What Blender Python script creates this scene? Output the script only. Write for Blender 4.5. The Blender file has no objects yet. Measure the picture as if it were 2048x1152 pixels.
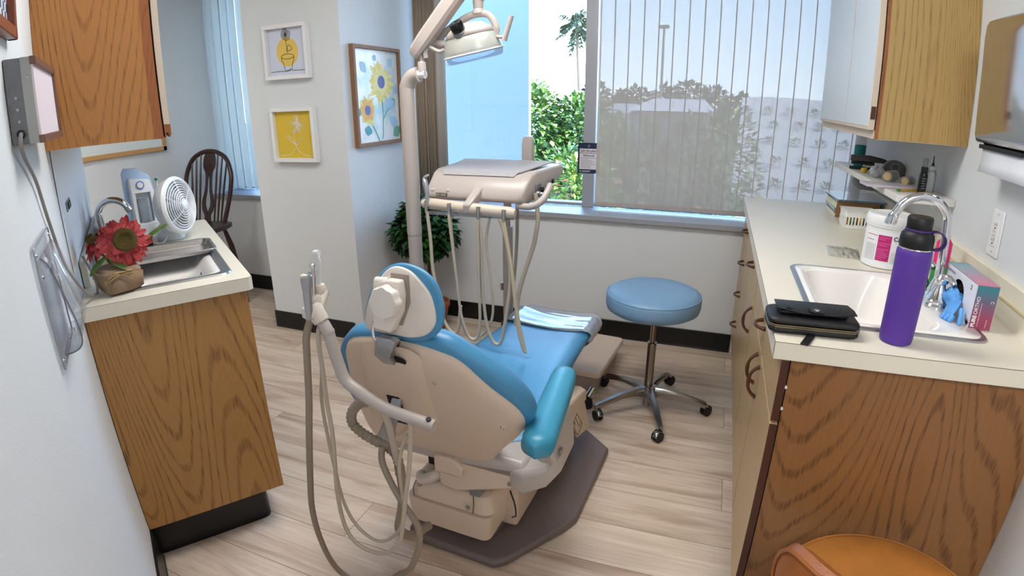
import bpy, bmesh, math, random
from mathutils import Matrix, Vector, Euler, Quaternion
SC = bpy.context.scene
COL = SC.collection
pi = math.pi

# ------------------------------------------------------------------ camera, sky, lights, exposure
cam = bpy.data.cameras.new('camera'); cam_o = bpy.data.objects.new('camera', cam); COL.objects.link(cam_o)
cam_o.matrix_world = Matrix(((0.9382596, -0.1076509, 0.3287555, 0.0),
                             (0.3458884, 0.3070139, -0.8866249, 0.0),
                             (-0.0054865, 0.9455970, 0.3252939, 1.4),
                             (0, 0, 0, 1)))
cam.type = 'PANO'; cam.panorama_type = 'FISHEYE_LENS_POLYNOMIAL'
cam.sensor_fit = 'HORIZONTAL'; cam.sensor_width = 36.0; cam.sensor_height = 20.25
cam.fisheye_fov = math.radians(150)
cam.fisheye_polynomial_k0 = 0.0
cam.fisheye_polynomial_k1 = -5.09986153e-02
cam.fisheye_polynomial_k2 = -1.68800353e-04
cam.fisheye_polynomial_k3 = 5.01856991e-05
cam.fisheye_polynomial_k4 = -1.36236317e-06
cam.clip_start = 0.02; cam.clip_end = 300
SC.camera = cam_o
SC.view_settings.view_transform = 'Standard'; SC.view_settings.look = 'None'
SC.view_settings.gamma = 1.0; SC.view_settings.use_curve_mapping = False
SC.view_settings.exposure = 0.55
SC.cycles.use_denoising = True
SC.cycles.max_bounces = 10; SC.cycles.transparent_max_bounces = 24
SC.cycles.caustics_reflective = False; SC.cycles.caustics_refractive = False
SC.cycles.sample_clamp_indirect = 4.0

world = bpy.data.worlds.new('sky'); SC.world = world; world.use_nodes = True
wn = world.node_tree; wn.nodes.clear()
w_out = wn.nodes.new('ShaderNodeOutputWorld'); w_bg = wn.nodes.new('ShaderNodeBackground')
w_tc = wn.nodes.new('ShaderNodeTexCoord'); w_sep = wn.nodes.new('ShaderNodeSeparateXYZ'); w_ramp = wn.nodes.new('ShaderNodeValToRGB')
wn.links.new(w_tc.outputs['Generated'], w_sep.inputs[0]); wn.links.new(w_sep.outputs['Z'], w_ramp.inputs[0]); wn.links.new(w_ramp.outputs[0], w_bg.inputs[0]); wn.links.new(w_bg.outputs[0], w_out.inputs[0])
cr_ = w_ramp.color_ramp; cr_.elements[0].position = 0.0; cr_.elements[0].color = (0.70, 0.84, 0.98, 1); cr_.elements[1].position = 1.0; cr_.elements[1].color = (0.13, 0.30, 0.75, 1)
e_ = cr_.elements.new(0.12); e_.color = (0.54, 0.74, 0.98, 1); e_ = cr_.elements.new(0.40); e_.color = (0.32, 0.55, 0.92, 1)
w_bg.inputs[1].default_value = 7.0

def lamp(name, kind, loc, energy, color=(1, 1, 1), size=None, size_y=None, direction=(0, 0, -1), **kw):
    d = bpy.data.lights.new(name, kind); d.energy = energy; d.color = color
    if kind == 'AREA':
        d.shape = 'RECTANGLE'; d.size = size; d.size_y = size_y or size
    if kind == 'SUN': d.angle = math.radians(0.6)
    o = bpy.data.objects.new(name, d); COL.objects.link(o); o.location = loc
    o.rotation_euler = Vector(direction).to_track_quat('-Z', 'Y').to_euler()
    return o
SUN_DIR = Vector((-0.72, 0.10, -0.68))
lamp('sun', 'SUN', (0, -5, 12), 10.0, (1.0, 0.95, 0.88), direction=SUN_DIR)
CEIL = 2.5
PANELS = [(-0.75, 1.45, 1.2, 0.6, 18), (0.3, -1.2, 0.6, 1.2, 35), (-2.6, 0.7, 0.6, 1.2, 18)]  # all out of view; the second is added behind the camera as fill
for (lx, ly, sx, sy, e) in PANELS:
    lamp('ceiling_panel_light', 'AREA', (lx, ly, CEIL - 0.065), e, (0.975, 0.99, 1.0), sx - 0.06, sy - 0.06)

# ------------------------------------------------------------------ helpers
def lin(r, g, b):
    f = lambda v: (v / 255 / 12.92) if v / 255 <= 0.04045 else ((v / 255 + 0.055) / 1.055) ** 2.4
    return (f(r), f(g), f(b), 1.0)

def mat(name, col, rough=0.5, metal=0.0, spec=0.5, bump=None, var=None, alpha=None, trans=None, coat=0.0, emit=None, sheen=0, ior=1.45):
    """col is sRGB 0-255. bump=(scale,strength[,stretch]); var=(scale, amount)"""
    m = bpy.data.materials.new(name); m.use_nodes = True; nt = m.node_tree; b = nt.nodes['Principled BSDF']
    c = lin(*col); b.inputs['Base Color'].default_value = c
    b.inputs['Roughness'].default_value = rough; b.inputs['Metallic'].default_value = metal
    b.inputs['Specular IOR Level'].default_value = spec; b.inputs['IOR'].default_value = ior
    if coat: b.inputs['Coat Weight'].default_value = coat; b.inputs['Coat Roughness'].default_value = 0.1
    if sheen: b.inputs['Sheen Weight'].default_value = sheen
    if alpha is not None: b.inputs['Alpha'].default_value = alpha
    if trans is not None: b.inputs['Transmission Weight'].default_value = trans
    if emit: b.inputs['Emission Color'].default_value = lin(*emit[0]); b.inputs['Emission Strength'].default_value = emit[1]
    if bump or var:
        tc = nt.nodes.new('ShaderNodeTexCoord')
    if var:
        n = nt.nodes.new('ShaderNodeTexNoise'); n.inputs['Scale'].default_value = var[0]; n.inputs['Detail'].default_value = 4
        mx = nt.nodes.new('ShaderNodeMix'); mx.data_type = 'RGBA'
        mx.inputs['A'].default_value = [max(0, v * (1 - var[1])) for v in c[:3]] + [1]
        mx.inputs['B'].default_value = [min(1, v * (1 + var[1])) for v in c[:3]] + [1]
        nt.links.new(tc.outputs['Object'], n.inputs['Vector']); nt.links.new(n.outputs['Fac'], mx.inputs['Factor'])
        nt.links.new(mx.outputs['Result'], b.inputs['Base Color'])
    if bump:
        n = nt.nodes.new('ShaderNodeTexNoise'); n.inputs['Scale'].default_value = bump[0]; n.inputs['Detail'].default_value = 3
        bp = nt.nodes.new('ShaderNodeBump'); bp.inputs['Strength'].default_value = bump[1]; bp.inputs['Distance'].default_value = 0.002
        nt.links.new(tc.outputs['Object'], n.inputs['Vector'])
        nt.links.new(n.outputs['Fac'], bp.inputs['Height']); nt.links.new(bp.outputs[0], b.inputs['Normal'])
    return m

def oak(name, light, dark, scale=1.0, seed=0.0, rough=0.42, contrast=1.0):
    m = bpy.data.materials.new(name); m.use_nodes = True; nt = m.node_tree; b = nt.nodes['Principled BSDF']; N = nt.nodes.new; L = nt.links.new
    tc = N('ShaderNodeTexCoord'); mp = N('ShaderNodeMapping'); mp.inputs['Scale'].default_value = (2.6 * scale, 2.6 * scale, 0.42 * scale); mp.inputs['Location'].default_value = (seed, seed * 0.7, seed * 1.3)
    L(tc.outputs['Object'], mp.inputs['Vector'])
    n1 = N('ShaderNodeTexNoise'); n1.inputs['Scale'].default_value = 1.0; n1.inputs['Detail'].default_value = 1.0; n1.inputs['Distortion'].default_value = 0.3
    L(mp.outputs[0], n1.inputs['Vector'])
    mu = N('ShaderNodeMath'); mu.operation = 'MULTIPLY'; mu.inputs[1].default_value = 300; L(n1.outputs['Fac'], mu.inputs[0])
    mp2 = N('ShaderNodeMapping'); mp2.inputs['Scale'].default_value = (60, 60, 8); L(tc.outputs['Object'], mp2.inputs['Vector'])
    n2 = N('ShaderNodeTexNoise'); n2.inputs['Scale'].default_value = 1.0; n2.inputs['Detail'].default_value = 3; L(mp2.outputs[0], n2.inputs['Vector'])
    mu2 = N('ShaderNodeMath'); mu2.operation = 'MULTIPLY_ADD'; mu2.inputs[1].default_value = 2.2; L(n2.outputs['Fac'], mu2.inputs[0]); L(mu.outputs[0], mu2.inputs[2])
    si = N('ShaderNodeMath'); si.operation = 'SINE'; L(mu2.outputs[0], si.inputs[0])
    rg = N('ShaderNodeValToRGB'); rg.color_ramp.elements[0].position = 0.45; rg.color_ramp.elements[0].color = (0, 0, 0, 1)
    rg.color_ramp.elements[1].position = 0.95; rg.color_ramp.elements[1].color = (1, 1, 1, 1)
    L(si.outputs[0], rg.inputs[0])
    mp3 = N('ShaderNodeMapping'); mp3.inputs['Scale'].default_value = (420, 420, 14); L(tc.outputs['Object'], mp3.inputs['Vector'])
    n3 = N('ShaderNodeTexNoise'); n3.inputs['Scale'].default_value = 1.0; n3.inputs['Detail'].default_value = 2; L(mp3.outputs[0], n3.inputs['Vector'])
    r3 = N('ShaderNodeValToRGB'); r3.color_ramp.elements[0].position = 0.45; r3.color_ramp.elements[1].position = 0.68; L(n3.outputs['Fac'], r3.inputs[0])
    # strength of the rings varies over the board
    n4 = N('ShaderNodeTexNoise'); n4.inputs['Scale'].default_value = 1.4; L(mp.outputs[0], n4.inputs['Vector'])
    k = N('ShaderNodeMath'); k.operation = 'MULTIPLY'; L(rg.outputs[0], k.inputs[0]); L(n4.outputs['Fac'], k.inputs[1])
    pores = N('ShaderNodeMath'); pores.operation = 'MULTIPLY'; L(k.outputs[0], pores.inputs[0]); L(r3.outputs[0], pores.inputs[1])
    a = N('ShaderNodeMath'); a.operation = 'MULTIPLY_ADD'; L(pores.outputs[0], a.inputs[0]); a.inputs[1].default_value = 1.1 * contrast
    kk = N('ShaderNodeMath'); kk.operation = 'MULTIPLY'; L(k.outputs[0], kk.inputs[0]); kk.inputs[1].default_value = 0.50 * contrast; 
    k3 = N('ShaderNodeMath'); k3.operation = 'MULTIPLY_ADD'; L(r3.outputs[0], k3.inputs[0]); k3.inputs[1].default_value = 0.16 * contrast; L(kk.outputs[0], k3.inputs[2])
    L(k3.outputs[0], a.inputs[2])
    mx = N('ShaderNodeMix'); mx.data_type = 'RGBA'; mx.inputs['A'].default_value = lin(*light); mx.inputs['B'].default_value = lin(*dark)
    L(a.outputs[0], mx.inputs['Factor']); L(mx.outputs['Result'], b.inputs['Base Color'])
    b.inputs['Roughness'].default_value = rough
    return m

def glassy(name, tint=(1, 1, 1), opacity=0.0, rough=0.02, refl=0.35):
    """clear sheet: see-through with a little gloss (and optional milky share)"""
    m = bpy.data.materials.new(name); m.use_nodes = True; nt = m.node_tree; nt.nodes.clear(); N = nt.nodes.new; L = nt.links.new
    out = N('ShaderNodeOutputMaterial'); tr = N('ShaderNodeBsdfTransparent'); tr.inputs[0].default_value = (*tint, 1)
    gl = N('ShaderNodeBsdfGlossy'); gl.inputs['Roughness'].default_value = rough
    fr = N('ShaderNodeFresnel'); fr.inputs['IOR'].default_value = 1.45
    mm = N('ShaderNodeMath'); mm.operation = 'MULTIPLY'; mm.inputs[1].default_value = refl * 2; L(fr.outputs[0], mm.inputs[0])
    mx = N('ShaderNodeMixShader'); L(mm.outputs[0], mx.inputs[0]); L(tr.outputs[0], mx.inputs[1]); L(gl.outputs[0], mx.inputs[2])
    last = mx
    if opacity > 0:
        df = N('ShaderNodeBsdfDiffuse'); df.inputs[0].default_value = (*[min(1, t * 0.95) for t in tint], 1)
        mx2 = N('ShaderNodeMixShader'); mx2.inputs[0].default_value = opacity; L(mx.outputs[0], mx2.inputs[1]); L(df.outputs[0], mx2.inputs[2]); last = mx2
    L(last.outputs[0], out.inputs[0]); return m

def screen_fabric(name, col, see, trans=0.35):
    """perforated blind fabric: partly see-through, partly diffuse and translucent"""
    m = bpy.data.materials.new(name); m.use_nodes = True; nt = m.node_tree; nt.nodes.clear(); N = nt.nodes.new; L = nt.links.new
    out = N('ShaderNodeOutputMaterial'); tr = N('ShaderNodeBsdfTransparent'); df = N('ShaderNodeBsdfDiffuse'); tl = N('ShaderNodeBsdfTranslucent')
    df.inputs[0].default_value = lin(*col); tl.inputs[0].default_value = lin(*col)
    a = N('ShaderNodeMixShader'); a.inputs[0].default_value = trans; L(df.outputs[0], a.inputs[1]); L(tl.outputs[0], a.inputs[2])
    x = N('ShaderNodeMixShader'); x.inputs[0].default_value = 1 - see; L(tr.outputs[0], x.inputs[1]); L(a.outputs[0], x.inputs[2]); L(x.outputs[0], out.inputs[0])
    return m

class MB:
    """collects shapes; build() links them as ONE mesh object. root given: shapes come in world coordinates."""
    def __init__(self, root=None, M=None):
        self.v = []; self.f = []
        self.M = M or Matrix.Identity(4)
        if root is not None: self.M = root['_inv_'] if False else ROOTS[root.name].inverted() @ self.M
    def add(self, vs, fs):
        o = len(self.v); self.v += [tuple(self.M @ Vector(p)) for p in vs]; self.f += [tuple(i + o for i in f) for f in fs]; return self
    def box(self, c, s, rz=0.0, R=None):
        R = R or Matrix.Rotation(rz, 3, 'Z'); c = Vector(c); hx, hy, hz = s[0] / 2, s[1] / 2, s[2] / 2
        vs = [c + R @ Vector((x, y, z)) for x in (-hx, hx) for y in (-hy, hy) for z in (-hz, hz)]
        return self.add(vs, [(0, 1, 3, 2), (4, 6, 7, 5), (0, 4, 5, 1), (2, 3, 7, 6), (0, 2, 6, 4), (1, 5, 7, 3)])
    def bm(self, a, b):
        return self.box([(a[i] + b[i]) / 2 for i in range(3)], [abs(b[i] - a[i]) for i in range(3)])
    def prism(self, poly, O, S, T, N, d0, d1):
        """polygon in plane (O,S,T), extruded along N from d0 to d1"""
        O, S, T, N = map(Vector, (O, S, T, N)); n = len(poly)
        vs = [O + S * p[0] + T * p[1] + N * d0 for p in poly] + [O + S * p[0] + T * p[1] + N * d1 for p in poly]
        return self.add(vs, [tuple(range(n - 1, -1, -1)), tuple(range(n, 2 * n))] + [(i, (i + 1) % n, (i + 1) % n + n, i + n) for i in range(n)])
    def loft(self, rings, closed=True, caps=True):
        n = len(rings[0]); vs = [p for r in rings for p in r]; fs = []
        for k in range(len(rings) - 1):
            for i in range(n if closed else n - 1):
                j = (i + 1) % n; fs.append((k * n + i, k * n + j, (k + 1) * n + j, (k + 1) * n + i))
        if caps and closed: fs += [tuple(range(n - 1, -1, -1)), tuple(range((len(rings) - 1) * n, len(rings) * n))]
        return self.add(vs, fs)
    def tube(self, pts, r, n=10, caps=True, closed=False):
        pts = [Vector(p) for p in pts]; m = len(pts); rings = []
        rr = r if isinstance(r, (list, tuple)) else [r] * m
        up = None
        for i in range(m):
            if closed: t = (pts[(i + 1) % m] - pts[i - 1])
            else: t = pts[min(i + 1, m - 1)] - pts[max(i - 1, 0)]
            t.normalize()
            if up is None: up = t.orthogonal().normalized()
            else: up = (up - t * up.dot(t)).normalized()
            b = t.cross(up)
            rings.append([pts[i] + (up * math.cos(2 * pi * k / n) + b * math.sin(2 * pi * k / n)) * rr[i] for k in range(n)])
        if closed:
            rings.append(rings[0]); return self.loft(rings, caps=False)
        return self.loft(rings, caps=caps)
    def lathe(self, prof, n=24, O=(0, 0, 0), axis=(0, 0, 1), caps=True, sx=1.0):
        O = Vector(O); A = Vector(axis).normalized(); X = A.orthogonal().normalized()
        if abs(A.z) > 0.99: X = Vector((1, 0, 0))
        Y = A.cross(X)
        rings = [[O + A * z + (X * math.cos(2 * pi * k / n) * sx + Y * math.sin(2 * pi * k / n)) * max(r, 1e-5) for k in range(n)] for r, z in prof]
        return self.loft(rings, caps=caps)
    def cyl(self, a, b, r, n=16, r2=None):
        a, b = Vector(a), Vector(b); return self.lathe([(r, 0), (r if r2 is None else r2, (b - a).length)], n, a, b - a)
    def ell(self, c, r, n=16, m=10):
        c = Vector(c); rings = []
        for i in range(m + 1):
            th = pi * i / m; s = max(math.sin(th), 1e-4)
            rings.append([c + Vector((r[0] * s * math.cos(2 * pi * k / n), r[1] * s * math.sin(2 * pi * k / n), -r[2] * math.cos(th))) for k in range(n)])
        return self.loft(rings)
    def grid(self, P, thick=None):
        a, b = len(P), len(P[0])
        vs = [p for r in P for p in r]
        fs = [(i * b + j, i * b + j + 1, (i + 1) * b + j + 1, (i + 1) * b + j) for i in range(a - 1) for j in range(b - 1)]
        return self.add(vs, fs)
    def build(self, name, m, parent=None, bevel=0.0, seg=2, smooth=True, sub=0, ang=38, loc=None, solid=0.0, offset=-1):
        me = bpy.data.meshes.new(name); me.from_pydata(self.v, [], self.f); me.update()
        bm_ = bmesh.new(); bm_.from_mesh(me); bmesh.ops.recalc_face_normals(bm_, faces=bm_.faces); bm_.to_mesh(me); bm_.free()
        if isinstance(m, (list, tuple)):
            for q in m: me.materials.append(q)
        else: me.materials.append(m)
        if smooth:
            me.shade_smooth(); me.set_sharp_from_angle(angle=math.radians(ang))
        o = bpy.data.objects.new(name, me); COL.objects.link(o)
        if parent is not None: o.parent = parent
        if loc is not None:
            me.transform(Matrix.Translation(-Vector(loc))); o.location = loc
        if solid:
            s = o.modifiers.new('thickness', 'SOLIDIFY'); s.thickness = solid; s.offset = offset
        if bevel:
            b = o.modifiers.new('edge', 'BEVEL'); b.width = bevel; b.segments = seg; b.limit_method = 'ANGLE'; b.angle_limit = math.radians(40); b.harden_normals = False
        if sub:
            s = o.modifiers.new('sub', 'SUBSURF'); s.levels = sub; s.render_levels = sub
        return o

ROOTS = {}
def thing(name, label, cat, loc=(0, 0, 0), rz=0.0, group=None):
    o = bpy.data.objects.new(name, None); COL.objects.link(o); o.empty_display_size = 0.05
    o.location = loc; o.rotation_euler = (0, 0, rz); o['label'] = label; o['category'] = cat
    if group: o['group'] = group
    ROOTS[o.name] = Matrix.Translation(Vector(loc)) @ Matrix.Rotation(rz, 4, 'Z')
    return o
def tag(o, label, cat, group=None, kind=None):
    o['label'] = label; o['category'] = cat
    if group: o['group'] = group
    if kind: o['kind'] = kind
    return o
def struct(o): o['kind'] = 'structure'; return o
def copy_tree(o, loc=None, rz=None, label=None, group=None, parent=None):
    c = o.copy(); COL.objects.link(c)
    if parent is not None: c.parent = parent
    if loc is not None: c.location = loc
    if rz is not None: c.rotation_euler = (0, 0, rz)
    if label: c['label'] = label
    if group: c['group'] = group
    for ch in [x for x in list(COL.objects) if x.parent == o]: copy_tree(ch, parent=c)
    return c
def base(mb):
    xs = [p[0] for p in mb.v]; ys = [p[1] for p in mb.v]; zs = [p[2] for p in mb.v]
    return ((min(xs) + max(xs)) / 2, (min(ys) + max(ys)) / 2, min(zs))
def single(name, mb, m, label, cat, group=None, **kw):
    o = mb.build(name, m, loc=base(mb), **kw); return tag(o, label, cat, group)
def sm(pts, k=6, closed=False):
    """Catmull-Rom through points"""
    P = [Vector(p) for p in pts]; n = len(P); out = []
    rng_ = range(n) if closed else range(n - 1)
    for i in rng_:
        p0 = P[(i - 1) % n] if closed or i > 0 else P[0] * 2 - P[1]; p1 = P[i]; p2 = P[(i + 1) % n]
        p3 = P[(i + 2) % n] if closed or i < n - 2 else P[-1] * 2 - P[-2]
        for t in range(k):
            u = t / k
            out.append(0.5 * ((2 * p1) + (p2 - p0) * u + (2 * p0 - 5 * p1 + 4 * p2 - p3) * u * u + (3 * p1 - p0 - 3 * p2 + p3) * u ** 3))
    if not closed: out.append(P[-1])
    return out
def sm2(pts, k=4, closed=True):
    return [(p.x, p.y) for p in sm([(a, b, 0) for a, b in pts], k, closed)]
def rrect(x0, y0, x1, y1, r, n=5):
    out = []
    for cx, cy, a in ((x1 - r, y1 - r, 0), (x0 + r, y1 - r, 90), (x0 + r, y0 + r, 180), (x1 - r, y0 + r, 270)):
        for i in range(n + 1):
            t = math.radians(a + 90 * i / n); out.append((cx + r * math.cos(t), cy + r * math.sin(t)))
    return out
def text_mesh(name, s, m, size, O, S, T, parent, align='LEFT', depth=0.0004, bold=0.0):
    cu = bpy.data.curves.new(name, 'FONT'); cu.body = s; cu.size = size; cu.extrude = depth; cu.align_x = align; cu.offset = bold
    to = bpy.data.objects.new('tmp', cu); COL.objects.link(to)
    bpy.context.view_layer.update()
    dg = bpy.context.evaluated_depsgraph_get(); me = bpy.data.meshes.new_from_object(to.evaluated_get(dg))
    bpy.data.objects.remove(to); bpy.data.curves.remove(cu)
    S = Vector(S).normalized(); T = Vector(T).normalized(); N_ = S.cross(T)
    Mx = Matrix.Translation(Vector(O)) @ Matrix(((S.x, T.x, N_.x, 0), (S.y, T.y, N_.y, 0), (S.z, T.z, N_.z, 0), (0, 0, 0, 1)))
    if parent is not None and parent.name in ROOTS: Mx = ROOTS[parent.name].inverted() @ Mx
    me.transform(Mx); me.materials.clear(); me.materials.append(m)
    o = bpy.data.objects.new(name, me); COL.objects.link(o); o.parent = parent; return o

# left unit stands on its own axes: L runs from the wing wall into the room, K along the wing wall
A_ = 0.98181354
La = Vector((math.cos(A_), math.sin(A_), 0)); Ka = Vector((-math.sin(A_), math.cos(A_), 0))
def lk(l, k, z=0.0): return La * l + Ka * k + Vector((0, 0, z))
LK = Matrix(((La.x, Ka.x, 0, 0), (La.y, Ka.y, 0, 0), (0, 0, 1, 0), (0, 0, 0, 1)))
# ------------------------------------------------------------------ materials
M_wall = mat('wall_paint', (217, 220, 222), 0.75, bump=(240, 0.25))
M_ceiling = mat('ceiling_paint', (232, 230, 226), 0.85)
M_black_base = mat('black_vinyl_base', (14, 14, 16), 0.35)
M_alu = mat('window_aluminium', (168, 170, 176), 0.42, 0.35)
M_lam = mat('cream_laminate', (226, 218, 200), 0.38, bump=(400, 0.05), var=(60, 0.02))
M_lam_edge = mat('cream_laminate_edge', (214, 204, 184), 0.42)
M_lam_white = mat('pale_laminate_door', (214, 222, 228), 0.3)
M_almond = mat('almond_edging', (214, 196, 176), 0.5)
M_darkgap = mat('dark_gap', (20, 12, 10), 0.8)
M_oak_l = oak('oak_panel_left', (176, 128, 72), (112, 70, 32), 1.0, 3.1)  # same oak on all four units; their differing light is put into these tones
M_oak_r = oak('oak_panel_right', (140, 96, 55), (88, 54, 28), 1.0, 11.4)
M_oak_ul = oak('oak_upper_left', (184, 124, 62), (120, 70, 30), 1.0, 7.7)
M_oak_ur = oak('oak_upper_right', (186, 152, 92), (136, 98, 50), 1.05, 21.3)
M_oak_face = oak('oak_door_face', (188, 158, 116), (150, 118, 78), 1.2, 5.5, 0.35, 0.5)
M_oak_strip = oak('red_oak_edge', (158, 92, 44), (120, 62, 26), 2.0, 1.5)
M_brown_edge = mat('brown_edge_band', (72, 38, 26), 0.5)
M_pull = mat('copper_brown_pull', (120, 84, 70), 0.3, 0.8)
M_steel = mat('brushed_steel', (178, 176, 174), 0.32, 1.0, var=(30, 0.1))
M_chrome = mat('chrome', (222, 224, 228), 0.07, 1.0)
M_polished = mat('polished_aluminium', (150, 148, 146), 0.25, 1.0)
M_biscuit = mat('white_enamel', (240, 235, 230), 0.16, coat=0.3)
M_beige = mat('beige_plastic', (218, 196, 176), 0.42, bump=(900, 0.12))
M_beige2 = mat('beige_smooth_plastic', (212, 200, 186), 0.34)
M_greybeige = mat('grey_beige_enamel', (182, 171, 164), 0.3)
M_hose = mat('hose_beige', (190, 176, 158), 0.45)
M_hose_d = mat('hose_taupe', (150, 136, 120), 0.5)
M_blue = mat('blue_vinyl', (74, 140, 182), 0.36, bump=(600, 0.1), var=(14, 0.04))
M_blue_d = mat('blue_vinyl_arm', (56, 142, 172), 0.33, bump=(600, 0.08), var=(14, 0.05))
M_stoolblue = mat('dusty_blue_vinyl', (120, 156, 188), 0.42, bump=(700, 0.12), var=(25, 0.04))
M_plate = mat('taupe_base_plate', (116, 102, 98), 0.5, bump=(500, 0.25), var=(60, 0.05))
M_black = mat('black_rubber', (18, 18, 20), 0.5)
M_blackgl = mat('black_gloss', (12, 12, 14), 0.18)
M_white = mat('white_plastic', (232, 232, 232), 0.35)
M_grey = mat('grey_plastic', (120, 122, 126), 0.45)
M_silver = mat('silver_satin', (170, 174, 180), 0.35, 0.7)
M_glass = glassy('window_glass', (0.97, 0.985, 0.99))
M_acryl = glassy('clear_acrylic', (0.94, 0.95, 0.97), 0.07, 0.04, 0.3)
M_acryl_thin = glassy('clear_acrylic_sheet', (0.96, 0.965, 0.98), 0.04, 0.05, 0.07)
M_plasticfilm = glassy('clear_plastic_film', (0.80, 0.83, 0.88), 0.16, 0.10, 1.6)

def floor_mat():
    m = bpy.data.materials.new('oak_plank_floor'); m.use_nodes = True; nt = m.node_tree; b = nt.nodes['Principled BSDF']; N = nt.nodes.new; L = nt.links.new
    tc = N('ShaderNodeTexCoord'); mp = N('ShaderNodeMapping'); mp.inputs['Location'].default_value = (0.60, -0.017, 0); L(tc.outputs['Object'], mp.inputs['Vector'])
    br = N('ShaderNodeTexBrick'); br.offset = 0.37; br.offset_frequency = 3; br.inputs['Scale'].default_value = 1
    br.inputs['Brick Width'].default_value = 1.22; br.inputs['Row Height'].default_value = 0.19; br.inputs['Mortar Size'].default_value = 0.0012; br.inputs['Mortar Smooth'].default_value = 0.3
    br.inputs['Color1'].default_value = (0, 0, 0, 1); br.inputs['Color2'].default_value = (1, 1, 1, 1); br.inputs['Mortar'].default_value = (0.5, 0.5, 0.5, 1); br.inputs['Bias'].default_value = 0
    L(mp.outputs[0], br.inputs['Vector'])
    # grain, shifted per plank by the brick colour
    cmb = N('ShaderNodeVectorMath'); cmb.operation = 'MULTIPLY_ADD'; L(br.outputs['Color'], cmb.inputs[0]); cmb.inputs[1].default_value = (7, 11, 3); L(tc.outputs['Object'], cmb.inputs[2])
    m2 = N('ShaderNodeMapping'); m2.inputs['Scale'].default_value = (1.1, 8, 1); L(cmb.outputs[0], m2.inputs['Vector'])
    n1 = N('ShaderNodeTexNoise'); n1.inputs['Scale'].default_value = 1.6; n1.inputs['Detail'].default_value = 6; n1.inputs['Distortion'].default_value = 0.8; L(m2.outputs[0], n1.inputs['Vector'])
    m3 = N('ShaderNodeMapping'); m3.inputs['Scale'].default_value = (5, 120, 1); L(cmb.outputs[0], m3.inputs['Vector'])
    n2 = N('ShaderNodeTexNoise'); n2.inputs['Scale'].default_value = 1.0; n2.inputs['Detail'].default_value = 4; L(m3.outputs[0], n2.inputs['Vector'])
    r1 = N('ShaderNodeValToRGB'); cr = r1.color_ramp
    cr.elements[0].position = 0.30; cr.elements[0].color = lin(182, 157, 135)
    cr.elements[1].position = 0.72; cr.elements[1].color = lin(234, 217, 197)
    e = cr.elements.new(0.48); e.color = lin(217, 196, 174)
    L(n1.outputs['Fac'], r1.inputs[0])
    r2 = N('ShaderNodeValToRGB'); r2.color_ramp.elements[0].position = 0.35; r2.color_ramp.elements[0].color = (0.87, 0.855, 0.84, 1); r2.color_ramp.elements[1].position = 0.65; r2.color_ramp.elements[1].color = (1.05, 1.05, 1.05, 1)
    L(n2.outputs['Fac'], r2.inputs[0])
    mx = N('ShaderNodeMix'); mx.data_type = 'RGBA'; mx.blend_type = 'MULTIPLY'; mx.inputs['Factor'].default_value = 0.8; L(r1.outputs[0], mx.inputs['A']); L(r2.outputs[0], mx.inputs['B'])
    # plank tone
    pt = N('ShaderNodeMix'); pt.data_type = 'RGBA'; pt.blend_type = 'MULTIPLY'; pt.inputs['Factor'].default_value = 1
    tone = N('ShaderNodeMix'); tone.data_type = 'RGBA'; tone.inputs['A'].default_value = (0.86, 0.85, 0.84, 1); tone.inputs['B'].default_value = (1.06, 1.06, 1.08, 1); L(br.outputs['Color'], tone.inputs['Factor'])
    L(mx.outputs['Result'], pt.inputs['A']); L(tone.outputs['Result'], pt.inputs['B'])
    ms = N('ShaderNodeMix'); ms.data_type = 'RGBA'; L(br.outputs['Fac'], ms.inputs['Factor']); L(pt.outputs['Result'], ms.inputs['A']); ms.inputs['B'].default_value = lin(120, 96, 76)
    L(ms.outputs['Result'], b.inputs['Base Color']); b.inputs['Roughness'].default_value = 0.42; b.inputs['Specular IOR Level'].default_value = 0.4
    return m
M_floor = floor_mat()

# ------------------------------------------------------------------ the room
struct(MB().bm((-3.81, -2.0, -0.1), (0.92, 3.3, 0.0)).build('floor', M_floor, smooth=False))
struct(MB().bm((-3.81, -2.0, CEIL), (0.92, 3.4, CEIL + 0.12)).build('ceiling', M_ceiling, smooth=False))
struct(MB().bm((0.795, -2.0, 0), (0.92, 3.55, CEIL)).build('wall_right', M_wall, smooth=False))
struct(MB().bm((-3.81, -2.0, 0), (-3.671, 3.55, CEIL)).build('wall_far_left', M_wall, smooth=False))
struct(MB().bm((-3.81, -2.12, 0), (0.92, -2.0, CEIL)).build('wall_front', M_wall, smooth=False))
WT = 2.36   # window head
wb = MB(); wb.bm((-2.617, 3.15, 0), (-1.92 + 0, 3.55, 0.0) if False else (0.795, 3.55, 0.727)); wb.bm((-1.92, 3.15, WT), (0.795, 3.55, CEIL))
struct(wb.build('wall_back', M_wall, smooth=False))
wb = MB(); wb.bm((-3.671, 3.15, 0), (-2.617, 3.55, 0.727)); wb.bm((-3.671, 3.15, WT), (-2.617, 3.55, CEIL))
struct(wb.build('wall_far_back', M_wall, smooth=False))
struct(MB().bm((-2.617, 2.577, 0), (-1.92, 3.55, CEIL)).build('wall_column', M_wall, smooth=False))
# wing wall beside the camera
struct(MB(M=LK).bm((-0.32, -0.35, 0), (-0.2, 2.83, CEIL)).build('wall_left', M_wall, smooth=False))
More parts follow.
